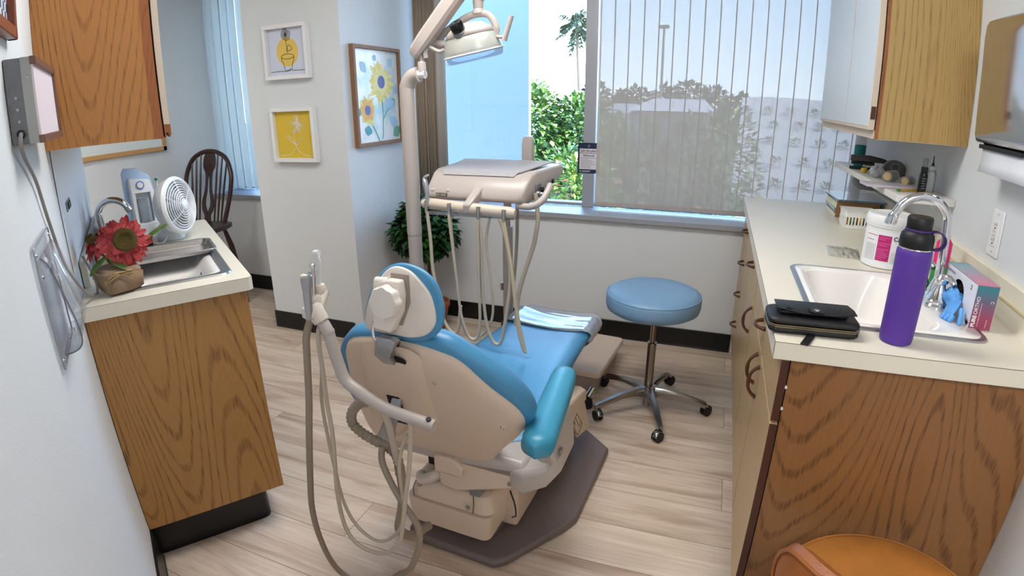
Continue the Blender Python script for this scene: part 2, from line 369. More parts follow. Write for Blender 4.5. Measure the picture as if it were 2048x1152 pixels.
# baseboards
def bb(name, a, b, d, h=0.112, t=0.008):
    a, b, d = Vector(a), Vector(b), Vector(d)
    m = MB(); prof = [(0, 0), (t + 0.004, 0), (t + 0.002, 0.006), (t, 0.012), (t, h - 0.003), (t - 0.003, h), (0, h)]
    m.loft([[a + d * p[0] + Vector((0, 0, p[1])) for p in prof], [b + d * p[0] + Vector((0, 0, p[1])) for p in prof]])
    return struct(m.build(name, M_black_base, smooth=False))
bb('baseboard_back', (-1.92, 3.15, 0), (0.19, 3.15, 0), (0, -1, 0))
bb('baseboard_far_back', (-3.671, 3.15, 0), (-2.617, 3.15, 0), (0, -1, 0))
bb('baseboard_column', (-2.625, 2.577, 0), (-1.985, 2.577, 0), (0, -1, 0))
bb('baseboard_column_side', (-2.617, 2.57, 0), (-2.617, 3.15, 0), (-1, 0, 0))
bb('baseboard_far_left', (-3.671, -2, 0), (-3.671, 3.15, 0), (1, 0, 0))
bb('baseboard_left', lk(-0.2, 0.0), lk(-0.2, 1.752), La, 0.152)
# sills
o = MB().bm((-1.92, 3.118, 0.727), (0.795, 3.385, 0.757)).build('trim_1', M_alu, bevel=0.002); struct(o)
o = MB().bm((-3.671, 3.118, 0.727), (-2.617, 3.385, 0.757)).build('trim_2', M_alu, bevel=0.002); struct(o)
# window 1: mullion, rails, glass
w1 = bpy.data.objects.new('window_1', None); COL.objects.link(w1); w1.location = (-0.56, 3.42, 0.757); ROOTS['window_1'] = Matrix.Translation((-0.56, 3.42, 0.757)); struct(w1)
f = MB(w1); f.bm((-0.781, 3.37, 0.757), (-0.708, 3.47, WT))
f.bm((-1.92, 3.40, 0.757), (-1.87, 3.47, WT)); f.bm((0.76, 3.40, 0.757), (0.795, 3.47, WT))
f.bm((-1.92, 3.40, 0.757), (-0.78, 3.47, 0.775)); f.bm((-0.708, 3.41, 0.757), (0.795, 3.47, 0.775)); f.bm((-1.92, 3.40, WT - 0.05), (0.795, 3.47, WT))
f.build('window_frame', M_alu, w1, bevel=0.002)
MB(w1).bm((-1.88, 3.44, 0.77), (-0.775, 3.446, WT - 0.04)).build('glass_pane', M_glass, w1, smooth=False)
MB(w1).bm((-0.712, 3.44, 0.77), (0.77, 3.446, WT - 0.04)).build('glass_pane', M_glass, w1, smooth=False)
w2 = bpy.data.objects.new('window_2', None); COL.objects.link(w2); w2.location = (-3.14, 3.42, 0.757); ROOTS['window_2'] = Matrix.Translation((-3.14, 3.42, 0.757)); struct(w2)
f = MB(w2); f.bm((-3.671, 3.40, 0.757), (-3.63, 3.47, WT)); f.bm((-2.66, 3.40, 0.757), (-2.617, 3.47, WT)); f.bm((-3.671, 3.40, 0.757), (-2.617, 3.47, 0.775)); f.bm((-3.671, 3.4, WT - 0.05), (-2.617, 3.47, WT))
f.build('window_frame', M_alu, w2, bevel=0.002)
MB(w2).bm((-3.64, 3.44, 0.77), (-2.65, 3.446, WT - 0.04)).build('glass_pane', M_glass, w2, smooth=False)
# ceiling fixtures
for i, (lx, ly, sx, sy, e) in enumerate(PANELS):
    t = thing('ceiling_light', ['white fluorescent ceiling panel above the dental chair', 'unseen white ceiling panel behind the camera, added as fill', 'white fluorescent ceiling panel above the wooden chair side'][i], 'ceiling light', (lx, ly, CEIL), 0, 'ceiling panels')
    f = MB(); 
    for a, b in (((-sx / 2, -sy / 2), (sx / 2, -sy / 2 + 0.03)), ((-sx / 2, sy / 2 - 0.03), (sx / 2, sy / 2)), ((-sx / 2, -sy / 2), (-sx / 2 + 0.03, sy / 2)), ((sx / 2 - 0.03, -sy / 2), (sx / 2, sy / 2))):
        f.bm((a[0], a[1], -0.06), (b[0], b[1], 0))
    f.build('frame', M_white, t)
    MB().bm((-sx / 2 + 0.03, -sy / 2 + 0.03, -0.05), (sx / 2 - 0.03, sy / 2 - 0.03, -0.04)).build('diffuser', mat('light_diffuser', (255, 250, 240), 0.6, emit=((255, 248, 236), 2.0)), t)
# ------------------------------------------------------------------ left unit (base cabinet, worktop, sink and what stands on it)
def lthing(name, label, cat, l, k, z=0.0, group=None, turn=0.0):
    return thing(name, label, cat, lk(l, k, z), A_ + turn, group)
def LB(root): return MB(root, M=LK)

t = lthing('base_cabinet', 'oak laminate base cabinet with black toe kick under the left sink', 'cabinet', 0.02, 1.71)
m = LB(t); m.bm((-0.198, 1.7126, 0.156), (0.228, 2.765, 0.74)); m.bm((-0.198, 2.36, 0.74), (0.228, 2.765, 0.8755)); m.bm((0.215, 1.7126, 0.74), (0.228, 2.36, 0.8755)); m.build('body', M_oak_l, t, smooth=False)
LB(t).bm((-0.198, 1.706, 0.154), (0.248, 1.7125, 0.8755)).build('end_panel', M_oak_l, t, bevel=0.001, smooth=False)
m = LB(t); poly = [(-0.198, 1.765)] + [(0.168 + 0.028 * math.sin(a * pi / 12), 1.793 - 0.028 * math.cos(a * pi / 12)) for a in range(7)] + [(0.196, 2.755), (-0.198, 2.755)]
m.loft([[(p[0], p[1], z) for p in poly] for z in (0.0, 0.156)]); m.build('toe_kick', M_black_base, t)
for i, (a, b) in enumerate(((1.73, 2.24), (2.25, 2.76))):
    LB(t).bm((0.2285, a, 0.16), (0.247, b, 0.87)).build('door', M_oak_l, t, bevel=0.001)

t = lthing('countertop', 'cream laminate worktop around the left sink', 'countertop', 0.03, 2.2, 0.876)
m = LB(t); z0, z1 = 0.876, 0.916
X0, X1, Y0, Y1 = -0.198, 0.267, 1.69, 2.775; hx0, hx1, hy0, hy1 = -0.118, 0.208, 1.782, 2.325
outer = [(X0, Y0), (X1 - 0.012, Y0), (X1, Y0 + 0.012), (X1, Y1 - 0.01), (X1 - 0.01, Y1), (X0, Y1)]
for poly in ([(X0, Y0), (X1 - 0.012, Y0), (X1, Y0 + 0.012), (X1, hy0), (X0, hy0)], [(X0, hy1), (X1, hy1), (X1, Y1 - 0.01), (X1 - 0.01, Y1), (X0, Y1)], [(X0, hy0), (hx0, hy0), (hx0, hy1), (X0, hy1)], [(hx1, hy0), (X1, hy0), (X1, hy1), (hx1, hy1)]):
    m.prism(poly, (0, 0, 0), (1, 0, 0), (0, 1, 0), (0, 0, 1), z0, z1)
m.build('slab', M_lam, t, smooth=False)
m = LB(t); m.bm((-0.198, 1.9, 0.916), (-0.178, 2.775, 1.0)); m.build('backsplash', M_lam, t, bevel=0.003)
m = LB(t); m.tube([(X0, Y0 + 0.0005, 0.9155), (X1 - 0.012, Y0 + 0.0005, 0.9155), (X1 - 0.0003, Y0 + 0.012, 0.9155), (X1 - 0.0003, Y1 - 0.01, 0.9155)], 0.0007, 6); m.build('seam', mat('seam_brown', (96, 78, 60), 0.6), t)

t = lthing('sink', 'white enamel sink in a steel rim set into the left worktop', 'sink', 0.045, 2.05, 0.9)
def rr3(x0, y0, x1, y1, r, z): return [(p[0], p[1], z) for p in rrect(x0, y0, x1, y1, r)]
m = LB(t); m.loft([rr3(-0.134, 1.764, 0.226, 2.345, 0.035, 0.9165), rr3(-0.131, 1.767, 0.223, 2.342, 0.033, 0.921), rr3(-0.115, 1.785, 0.196, 2.325, 0.03, 0.921), rr3(-0.112, 1.788, 0.193, 2.322, 0.03, 0.917)], caps=False); m.build('rim', M_steel, t)
m = LB(t); m.loft([rr3(-0.117, 1.783, 0.197, 2.327, 0.03, 0.9175), rr3(-0.108, 1.795, 0.186, 2.315, 0.035, 0.919), rr3(-0.100, 1.806, 0.172, 2.23, 0.05, 0.914), rr3(-0.090, 1.818, 0.155, 2.16, 0.055, 0.895), rr3(-0.078, 1.832, 0.138, 2.06, 0.05, 0.872), rr3(-0.06, 1.85, 0.115, 2.0, 0.045, 0.866)], caps=False)  # floor shaped shallow and sloping up at the back so it catches more light
m.add(rr3(-0.06, 1.85, 0.115, 2.0, 0.045, 0.866), [tuple(range(24))])
m.build('basin', M_biscuit, t, solid=0.003)
m = LB(t); m.bm((0.1455, 1.93, 0.884), (0.1475, 1.955, 0.887)); m.build('overflow_slot', M_black, t); m = LB(t); m.lathe([(0.022, 0), (0.022, 0.003), (0.014, 0.003), (0.012, 0.0015), (0.001, 0.0015)], 20, (0.03, 1.93, 0.8665)); m.build('drain', M_chrome, t)

t = lthing('tray', 'shallow stainless steel tray laid across the back of the left sink', 'tray', 0.05, 2.15, 0.921)
m = LB(t); m.loft([rr3(-0.128, 2.035, 0.222, 2.235, 0.02, 0.938), rr3(-0.126, 2.037, 0.220, 2.233, 0.02, 0.941), rr3(-0.118, 2.045, 0.212, 2.225, 0.02, 0.941), rr3(-0.112, 2.053, 0.204, 2.217, 0.02, 0.925), rr3(-0.105, 2.06, 0.197, 2.21, 0.02, 0.922)], caps=False)
m.add([p for p in rr3(-0.105, 2.06, 0.197, 2.21, 0.02, 0.922)], [tuple(range(24))])
m.build('pan', M_steel, t, solid=0.0015)

# faucet with arched spout
t = lthing('faucet', 'arched chrome faucet behind the red flower', 'faucet', -0.145, 2.42, 0.917)
m = LB(t); m.lathe([(0.022, 0), (0.022, 0.006), (0.018, 0.012), (0.016, 0.03), (0.014, 0.034)], 20, (-0.138, 2.42, 0.917)); m.build('base', M_chrome, t)
m = LB(t); pts = [(-0.138, 2.42, 0.94), (-0.146, 2.42, 1.04)] + [(-0.093 - 0.057 * math.cos(a), 2.42 - 0.012 * (1 - math.cos(a)), 1.045 + 0.057 * math.sin(a)) for a in [i * pi * 0.86 / 10 for i in range(1, 11)]]
m.tube(sm(pts, 4), 0.0125, 14); m.build('spout', M_chrome, t)
e = Vector(pts[-1]); d = (e - Vector(pts[-2])).normalized()
m = LB(t); m.lathe([(0.0135, 0), (0.0145, 0.002), (0.0145, 0.018), (0.011, 0.02)], 16, e - d * 0.002, d); m.build('aerator', M_steel, t)

# flower in burlap
t = lthing('potted_flower', 'red artificial sunflower in a burlap wrapped pot beside the left sink', 'flower', -0.09, 1.80, 0.917)
M_burlap = mat('burlap', (150, 124, 100), 0.9, bump=(260, 0.9), var=(120, 0.15))
M_petal = [mat('petal_red', (184, 66, 68), 0.7, var=(40, 0.15)), mat('petal_dark', (150, 36, 44), 0.7, var=(40, 0.15)), mat('petal_light', (206, 86, 84), 0.7, var=(40, 0.15))]
M_leaf = mat('leaf_green', (84, 118, 50), 0.6, var=(30, 0.3)); M_seed = mat('seed_head', (84, 70, 30), 0.95, bump=(300, 1.0), var=(90, 0.35))
M_raffia = mat('raffia', (178, 148, 104), 0.8)
# world position of pot: l -0.09, k 1.80
pc = Vector((-0.092, 1.805, 0))
m = LB(t); rings = []
for z, hw, r in ((0.917, 0.046, 0.012), (0.925, 0.05, 0.014), (0.95, 0.054, 0.02), (0.975, 0.056, 0.024), (0.985, 0.05, 0.024)):
    rings.append([(pc.x + p[0] * math.cos(0.35) - p[1] * math.sin(0.35), pc.y + p[0] * math.sin(0.35) + p[1] * math.cos(0.35), z) for p in rrect(-hw, -hw, hw, hw, r)])
m.loft(rings); m.build('burlap_wrap', M_burlap, t)
def rot35(p): return (pc.x + p[0] * math.cos(0.35) - p[1] * math.sin(0.35), pc.y + p[0] * math.sin(0.35) + p[1] * math.cos(0.35), p[2])
m = LB(t)
m.add([rot35(p) for p in ((-0.048, -0.052, 0.92), (0.02, -0.0535, 0.921), (-0.03, -0.058, 0.972))], [(0, 1, 2)])
m.add([rot35(p) for p in ((0.05, -0.0515, 0.925), (0.01, -0.056, 0.92), (-0.03, -0.0585, 0.972), (0.054, -0.057, 0.97))], [(0, 1, 2, 3)])
m.build('burlap_fold', M_burlap, t, solid=0.0015)
m = LB(t); rg = random.Random(3)
m.tube([rot35((0.058 * math.cos(a), 0.058 * math.sin(a), 0.976 + 0.002 * math.sin(3 * a))) for a in [i * 2 * pi / 24 for i in range(24)]], 0.0035, 8, closed=True)
for i in range(16):
    a = rg.uniform(-0.5, 0.5) + (pi if i % 2 else 0); L_ = rg.uniform(0.025, 0.05)
    p0 = rot35((-0.012, -0.064, 0.972)); dx, dz = math.cos(a) * L_, math.sin(a) * L_ * 0.6 - rg.uniform(0, 0.012)
    m.tube(sm([p0, (p0[0] + dx * 0.5, p0[1] - 0.006, p0[2] + dz * 0.5 + rg.uniform(0, 0.008)), (p0[0] + dx, p0[1] - 0.004, p0[2] + dz)], 3), 0.0011, 5)
m.build('raffia_bow', M_raffia, t)
def flower_head(c, ax, R, n_rows, root, seedr, rnd, name='flower_head'):
    """petals around a seed disc facing along ax (coordinates l,k,z)"""
    ax = Vector(ax).normalized(); X = ax.cross(Vector((0, 0, 1))).normalized(); Y = ax.cross(X); c = Vector(c)
    ms = [LB(root), LB(root), LB(root)]
    for row in range(n_rows):
        n = 22 - row * 3
        for i in range(n):
            a = 2 * pi * (i + 0.5 * (row % 2)) / n + rnd.uniform(-0.1, 0.1); L_ = R * (1.0 - 0.17 * row) * rnd.uniform(0.86, 1.06); w = R * 0.135 * rnd.uniform(0.85, 1.2)
            d = X * math.cos(a) + Y * math.sin(a); s = ax.cross(d); lift = 0.006 + 0.005 * row + rnd.uniform(-0.005, 0.008); P = []
            for q, (u, ww) in enumerate(((0.38, 0.5), (0.52, 0.9), (0.68, 1.0), (0.84, 0.75), (0.93, 0.42), (1.0, 0.05))):
                cc = c + d * (L_ * u) + ax * (lift * math.sin(u * 2.4) - 0.010 * u * u + 0.004 * row)
                P.append([cc + s * (w * ww * e2) + ax * (-0.003 * (1 - abs(e2)) * 1.0) for e2 in (-1, -0.5, 0, 0.5, 1)])
            ms[(0, 2 if n_rows > 2 else 1, 0, 1)[rnd.randrange(4)]].grid(P)
    o = ms[0]
    b = o.build(name, M_petal[0], root, solid=0.0006)
    ms[1].build('dark_petals', M_petal[1], b, solid=0.0006)
    if n_rows > 2: ms[2].build('light_petals', M_petal[2], b, solid=0.0006)
    sd = LB(root); sd.lathe([(seedr, -0.004), (seedr * 1.02, 0.006), (seedr * 0.9, 0.013), (seedr * 0.6, 0.014), (seedr * 0.42, 0.009), (seedr * 0.3, 0.007), (0.0005, 0.009)], 28, c + ax * 0.027, ax)
    sd.build('seed_disc', M_seed, b)
    return b
rg = random.Random(11)
flower_head((-0.058, 1.80, 1.052), (0.16, -0.93, 0.33), 0.080, 4, t, 0.033, rg)
flower_head((-0.128, 1.84, 1.045), (-0.55, -0.35, 0.75), 0.056, 3, t, 0.016, rg)
m = LB(t)
for (a, b) in (((-0.09, 1.81, 0.98), (-0.06, 1.81, 1.045)), ((-0.1, 1.82, 0.98), (-0.138, 1.84, 1.045))): m.tube([a, b], 0.003, 8)
m.build('stem', M_leaf, t); t.location.z += 0.0045
def leaf(P0, P1, w, up=(0, 0, 1), droop=0.01):
    P0, P1 = Vector(P0), Vector(P1); d = P1 - P0; s = d.cross(Vector(up)).normalized(); u = s.cross(d).normalized(); G = []
    for q, ww in ((0, 0.05), (0.2, 0.6), (0.45, 1), (0.7, 0.75), (0.9, 0.3), (1, 0.02)):
        G.append([P0 + d * q + s * (w * ww * e2) + u * (abs(e2) * w * 0.3 - droop * q * q) for e2 in (-1, 0, 1)])
    return G
for a, b, w in (((-0.01, 1.82, 1.03), (0.062, 1.83, 1.082), 0.022), ((-0.10, 1.79, 1.02), (-0.165, 1.76, 0.985), 0.02), ((-0.11, 1.78, 1.01), (-0.05, 1.75, 0.975), 0.018)):
    m = LB(t); m.grid(leaf(a, b, w)); m.build('leaf', M_leaf, t, solid=0.0008)

# fan
t = lthing('desk_fan', 'small round white fan facing the room beside the left faucet', 'fan', 0.10, 2.42, 0.917)
fc = lk(0.141, 2.37, 1.055); fax = Vector((0.939, 0.344, 0.10)).normalized(); fX = fax.cross(Vector((0, 0, 1))).normalized(); fY = fX.cross(fax).normalized()
m = MB(t); m.lathe([(0.03, -0.075), (0.075, -0.062), (0.1, -0.035), (0.109, -0.012), (0.111, 0.0), (0.106, 0.008), (0.099, 0.011), (0.096, 0.006), (0.098, -0.01), (0.09, -0.03), (0.07, -0.05), (0.02, -0.06)], 48, fc, fax, caps=False); m.build('housing', M_white, t)
m = MB(t)
for r in (0.021, 0.0305, 0.04, 0.0495, 0.059, 0.0685, 0.078, 0.0875, 0.096):
    zz = 0.028 - 0.020 * (r / 0.096) ** 2
    m.tube([fc + fax * zz + (fX * math.cos(a) + fY * math.sin(a)) * r for a in [2 * pi * i / 40 for i in range(40)]], 0.0021, 6, closed=True)
for i in range(6):
    a = 2 * pi * i / 6 + 0.2
    m.tube([fc + fax * (0.028 - 0.020 * (r / 0.096) ** 2) + (fX * math.cos(a + r * 3) + fY * math.sin(a + r * 3)) * r for r in (0.015, 0.04, 0.07, 0.098)], 0.0018, 6)
m.lathe([(0.019, 0.02), (0.018, 0.03), (0.001, 0.032)], 24, fc, fax); m.build('grille', M_white, t)
m = MB(t)
for i in range(5):
    a = 2 * pi * i / 5; G = []
    for r in (0.02, 0.045, 0.07, 0.088):
        G.append([fc + fax * (-0.02 + 0.012 * e2) + (fX * math.cos(a + e2 * 0.42) + fY * math.sin(a + e2 * 0.42)) * r for e2 in (-1, 0, 1)])
    m.grid(G)
m.lathe([(0.02, -0.035), (0.02, -0.008), (0.001, -0.006)], 20, fc, fax); m.build('blades', mat('fan_blade', (196, 200, 206), 0.5), t, solid=0.0012)
bb_ = lk(0.115, 2.42, 0.917)
m = MB(t); m.lathe([(0.052, 0), (0.054, 0.01), (0.048, 0.05), (0.036, 0.062), (0.001, 0.064)], 28, bb_ + Vector((-0.03, 0, 0)), sx=1.0); m.build('base', M_white, t)
m = MB(t); q0 = bb_ + Vector((-0.03, 0, 0.055)); m.tube(sm([q0, q0 + Vector((-0.035, 0, 0.035)), fc - fax * 0.06 + Vector((-0.01, 0, -0.01)), fc - fax * 0.05], 4), 0.014, 12); m.build('neck', M_white, t)
m = MB(t); m.tube(sm([bb_ + Vector((0.0, -0.04, 0.02)), bb_ + Vector((0.03, -0.09, 0.006)), bb_ + Vector((-0.02, -0.10, 0.006)), bb_ + Vector((-0.09, -0.05, 0.006)), bb_ + Vector((-0.13, 0.0, 0.006))], 5), 0.003, 8); m.build('cord', M_white, t)
m = MB(t); m.cyl(bb_ + Vector((0.018, -0.028, 0.045)), bb_ + Vector((0.022, -0.034, 0.047)), 0.006, 12); m.build('knob', M_black, t)

# toothbrush stand
M_paleblue = mat('pale_blue_translucent', (190, 216, 244), 0.25, alpha=0.8); M_navy = mat('navy_print', (20, 42, 96), 0.5)
t = lthing('display_stand', 'white and pale blue toothbrush display stand beside the fan', 'display', 0.022, 2.62, 0.917, turn=0.25)
m = MB(); m.loft([[(-0.062, 0.03, 0), (0.062, 0.03, 0), (0.062, 0.045, 0), (-0.062, 0.045, 0)], [(-0.064, 0.034, 0.16), (0.06, 0.034, 0.16), (0.06, 0.048, 0.16), (-0.064, 0.048, 0.16)], [(-0.062, 0.04, 0.255), (0.05, 0.04, 0.235), (0.05, 0.052, 0.235), (-0.062, 0.052, 0.255)], [(-0.05, 0.045, 0.275), (0.0, 0.045, 0.272), (0.0, 0.055, 0.272), (-0.05, 0.055, 0.275)]]); m.build('back_panel', M_paleblue, t, bevel=0.002)
m = MB(); m.bm((-0.045, -0.03, 0.0), (0.045, 0.032, 0.05)); m.bm((-0.045, -0.005, 0.05), (-0.03, 0.032, 0.18)); m.bm((0.03, -0.005, 0.05), (0.045, 0.032, 0.18)); m.bm((-0.032, 0.02, 0.05), (0.032, 0.032, 0.18))
m.loft([[(-0.045, -0.006, 0.172), (0.045, -0.006, 0.172), (0.045, 0.034, 0.172), (-0.045, 0.034, 0.172)], [(-0.044, 0.006, 0.235), (0.036, 0.006, 0.222), (0.036, 0.04, 0.222), (-0.044, 0.04, 0.235)]]); m.build('body', M_white, t, bevel=0.003)
m = MB(); m.cyl((0, 0.004, 0.05), (0, 0.004, 0.15), 0.024, 20); m.build('clear_tube', glassy('pale_tube', (0.86, 0.92, 0.98), 0.25, 0.05, 0.8), t)
m = MB(); m.lathe([(0.017, 0), (0.017, 0.001)], 24, (-0.005, -0.0035, 0.205), (0, -1, 0.2)); o = m.build('logo', mat('logo_blue', (96, 120, 190), 0.5), t)
m = MB(); m.lathe([(0.012, 0), (0.012, 0.001)], 24, (-0.005, -0.0045, 0.205), (0, -1, 0.2)); m.build('logo_band', M_white, o)

t = lthing('electric_toothbrush', 'white electric toothbrush with green bristles standing behind the fan', 'toothbrush', 0.080, 2.525, 0.917)
m = MB(); m.lathe([(0.02, 0), (0.021, 0.012), (0.016, 0.02), (0.014, 0.03), (0.0155, 0.08), (0.014, 0.13), (0.008, 0.148), (0.001, 0.15)], 20); m.build('handle', M_white, t)
m = MB(); m.lathe([(0.0085, 0.145), (0.0085, 0.153)], 16); m.build('collar', M_black, t)
m = MB(); m.lathe([(0.0065, 0.153), (0.0045, 0.17), (0.0035, 0.21), (0.003, 0.235), (0.001, 0.236)], 14); m.cyl((0, 0.004, 0.232), (0, -0.006, 0.232), 0.0075, 14); m.build('brush_head', M_white, t)
m = MB(); 
for i in range(9):
    a = 2 * pi * i / 8; r = 0.005 if i < 8 else 0; m.cyl((r * math.cos(a), -0.006, 0.232 + r * math.sin(a)), (r * math.cos(a), -0.014, 0.232 + r * math.sin(a)), 0.0018, 6)
m.build('bristles', mat('green_bristles', (40, 150, 120), 0.6), t)

# crumpled white bag behind flower
def blob(root, c, r, seed, rough=0.25, n=22, mm=14, nofloor=None):
    rnd = random.Random(seed); ph = [(rnd.uniform(0, 6.3), rnd.randint(2, 6), rnd.randint(1, 5), rnd.uniform(0.3, 1)) for _ in range(6)]
    rings = []
    for i in range(mm + 1):
        th = pi * i / mm; ring = []
        for k in range(n):
            f_ = 2 * pi * k / n; s = 1 + rough * sum(w * math.sin(a * f_ + p) * math.sin(b * th + p) for p, a, b, w in ph) / 2.5
            ring.append((c[0] + r[0] * s * math.sin(th) * math.cos(f_), c[1] + r[1] * s * math.sin(th) * math.sin(f_), max(c[2] - r[2] * s * math.cos(th), nofloor if nofloor is not None else -9)))
        rings.append(ring)
    return root.loft(rings)
M_bag = mat('white_bag', (226, 230, 234), 0.35, bump=(70, 0.9))
m = LB(None) if False else MB(M=LK); blob(m, (-0.105, 2.60, 0.955), (0.05, 0.08, 0.04), 5, 0.3, nofloor=0.917)
single('plastic_bag', m, M_bag, 'crumpled white plastic bag on the worktop behind the red flower', 'bag')
m = MB(M=LK); m.bm((-0.05, 2.35, 0.917), (0.025, 2.39, 0.945)); single('phone', m, M_blackgl, 'small black box lying between the steel tray and the fan', 'box', bevel=0.004)
# clear sheets leaning on the wing wall
t = lthing('glass_sheet_stack', 'clear glass sheets leaning against the splash panel behind the red flower', 'glass sheets', -0.165, 2.2, 0.917)
for i in range(3):
    MB(t, M=LK).prism([(1.98 + i * 0.09, 0.918), (2.72, 0.918), (2.72, 1.03), (1.98 + i * 0.09, 1.03)], (-0.177 + i * 0.005, 0, 0), (0, 1, 0), (0, 0, 1), (1, 0, 0), 0, 0.003).build('sheet', M_acryl, t, smooth=False)
# glossy splash panel and its switch
m = MB(M=LK); m.bm((-0.1985, 1.74, 1.004), (-0.196, 2.828, 1.334)); single('splash_panel', m, mat('glossy_white_panel', (238, 240, 242), 0.45), 'glossy white splash panel on the wing wall under the left oak cabinet', 'wall panel', bevel=0.001)
t = lthing('wall_switch', 'small dark switch set in the splash panel left of the faucet', 'switch', -0.194, 1.93, 1.166)
MB(t, M=LK).bm((-0.196, 1.865, 1.153), (-0.193, 1.985, 1.181)).build('switch_plate', M_grey, t, bevel=0.001); MB(t, M=LK).bm((-0.193, 1.89, 1.158), (-0.19, 1.96, 1.176)).build('toggle', M_black, t, bevel=0.001)

# upper cabinet
t = lthing('wall_cabinet', 'oak wall cabinet above the left sink with a pale door', 'cabinet', -0.05, 1.67, 1.336)
LB(t).bm((-0.199, 1.67, 1.336), (0.066, 2.82, 2.3)).build('body', M_oak_ul, t, smooth=False)
LB(t).bm((0.066, 1.6695, 1.336), (0.0885, 2.82, 2.3)).build('front_edge', M_oak_strip, t, smooth=False)
for i, (a, b) in enumerate(((1.672, 2.24), (2.245, 2.82))):
    d = LB(t).bm((0.0925, a, 1.371), (0.109, b, 2.3)).build('door', M_almond, t, bevel=0.001)
    mm_ = LB(t); mm_.prism([(0.0925, 1.371), (0.109, 1.371), (0.109, 1.346), (0.104, 1.338), (0.1025, 1.348), (0.097, 1.352), (0.0945, 1.336), (0.0925, 1.338)], (0, a + 0.001, 0), (1, 0, 0), (0, 0, 1), (0, 1, 0), 0, b - a - 0.002); mm_.build('finger_pull', M_oak_strip, d, smooth=False)
m = LB(t); m.bm((0.0885, 1.68, 1.34), (0.0925, 2.81, 2.3)); m.build('hinge_gap', M_darkgap, t, smooth=False)

# x-ray view box with its cord
t = lthing('light_box', 'grey metal X-ray light box on the wall beside the left oak cabinet', 'light box', -0.17, 1.2, 1.37)
M_gtex = mat('hammered_grey', (120, 122, 126), 0.5, 0.4, bump=(200, 0.8), var=(80, 0.15)); M_tape = mat('satin_grey_strip', (158, 158, 154), 0.4, 0.5)
LB(t).bm((-0.199, 1.205, 1.371), (-0.151, 1.53, 1.521)).build('housing', M_gtex, t, bevel=0.0015)
LB(t).bm((-0.168, 1.2035, 1.3705), (-0.150, 1.208, 1.5215)).build('edge_strip', M_tape, t, smooth=False)
fr = LB(t); fr.bm((-0.151, 1.2, 1.508), (-0.14, 1.535, 1.522)); fr.bm((-0.151, 1.2, 1.37), (-0.14, 1.535, 1.384)); fr.bm((-0.151, 1.52, 1.37), (-0.14, 1.535, 1.522)); fr.build('frame', mat('bronze_rail', (120, 88, 74), 0.4, 0.5), t, bevel=0.001)
LB(t).bm((-0.151, 1.204, 1.383), (-0.146, 1.522, 1.509)).build('diffuser', mat('milk_screen', (226, 214, 222), 0.4), t, smooth=False)
for z, l in ((1.487, -0.157), (1.452, -0.182), (1.432, -0.181), (1.411, -0.181)):
    LB(t).lathe([(0.0035, 0), (0.003, 0.002), (0.001, 0.003)], 12, (l, 1.205, z), (0, -1, 0)).build('screw', M_steel, t)
g = LB(t); g.lathe([(0.0075, 0), (0.008, 0.003), (0.005, 0.004), (0.004, 0.0)], 16, (-0.181, 1.205, 1.389), (0, -1, 0), caps=False); g.build('grommet', M_black, t)
cp = [(-0.181, 1.215, 1.389), (-0.181, 1.196, 1.388), (-0.183, 1.195, 1.37), (-0.188, 1.25, 1.343), (-0.191, 1.36, 1.29), (-0.192, 1.43, 1.205), (-0.192, 1.54, 1.075), (-0.180, 1.64, 0.99), (-0.170, 1.725, 0.940), (-0.160, 1.775, 0.926), (-0.155, 1.80, 0.93), (-0.158, 1.825, 0.965), (-0.18, 1.87, 1.02)]
g = LB(t); g.tube(sm(cp, 6), 0.0038, 8); g.build('cord', mat('grey_cord', (150, 144, 140), 0.5), t)

# framed picture top left, acrylic file pocket
t = lthing('framed_picture', 'brown wooden picture frame high on the wall above the light box', 'picture', -0.19, 1.1, 1.56)
f = LB(t)
f.bm((-0.199, 0.7, 1.562), (-0.178, 1.285, 1.585)); f.bm((-0.199, 1.262, 1.562), (-0.178, 1.285, 1.95)); f.bm((-0.199, 0.7, 1.93), (-0.178, 1.285, 1.95)); f.bm((-0.199, 0.7, 1.562), (-0.178, 0.722, 1.95))
f.build('frame', mat('walnut_frame', (134, 72, 48), 0.35), t, bevel=0.003)
pm = bpy.data.materials.new('blue_print'); pm.use_nodes = True; nt = pm.node_tree; ck = nt.nodes.new('ShaderNodeTexChecker'); ck.inputs['Scale'].default_value = 60; ck.inputs['Color1'].default_value = lin(60, 76, 104); ck.inputs['Color2'].default_value = lin(210, 214, 222)
tc = nt.nodes.new('ShaderNodeTexCoord'); nt.links.new(tc.outputs['Object'], ck.inputs['Vector']); nt.links.new(ck.outputs[0], nt.nodes['Principled BSDF'].inputs['Base Color'])
LB(t).bm((-0.198, 0.72, 1.58), (-0.193, 1.265, 1.935)).build('print', pm, t, smooth=False)

t = lthing('file_holder', 'clear acrylic file pocket screwed to the wall below the light box', 'file holder', -0.19, 1.25, 0.96)
m = LB(t); m.prism(rrect(1.165, 0.955, 1.40, 1.192, 0.012), (-0.1985, 0, 0), (0, 1, 0), (0, 0, 1), (1, 0, 0), 0, 0.006); m.build('back_plate', M_acryl_thin, t, bevel=0.001)
m = LB(t); m.tube([(-0.1925, p[0], p[1]) for p in rrect(1.165, 0.955, 1.40, 1.192, 0.012)], 0.0018, 6, closed=True); m.build('plate_edge', mat('acrylic_rim', (150, 154, 162), 0.15), t)
prof = [(-0.190, 1.165), (-0.176, 1.14), (-0.155, 1.04), (-0.152, 1.0), (-0.158, 0.982), (-0.172, 0.974), (-0.190, 0.972)]
P = [[(l, k, z) for (l, z) in prof] for k in (1.205, 1.40)]
m = LB(t); m.grid(P); m.build('pocket', M_acryl, t, solid=0.004)
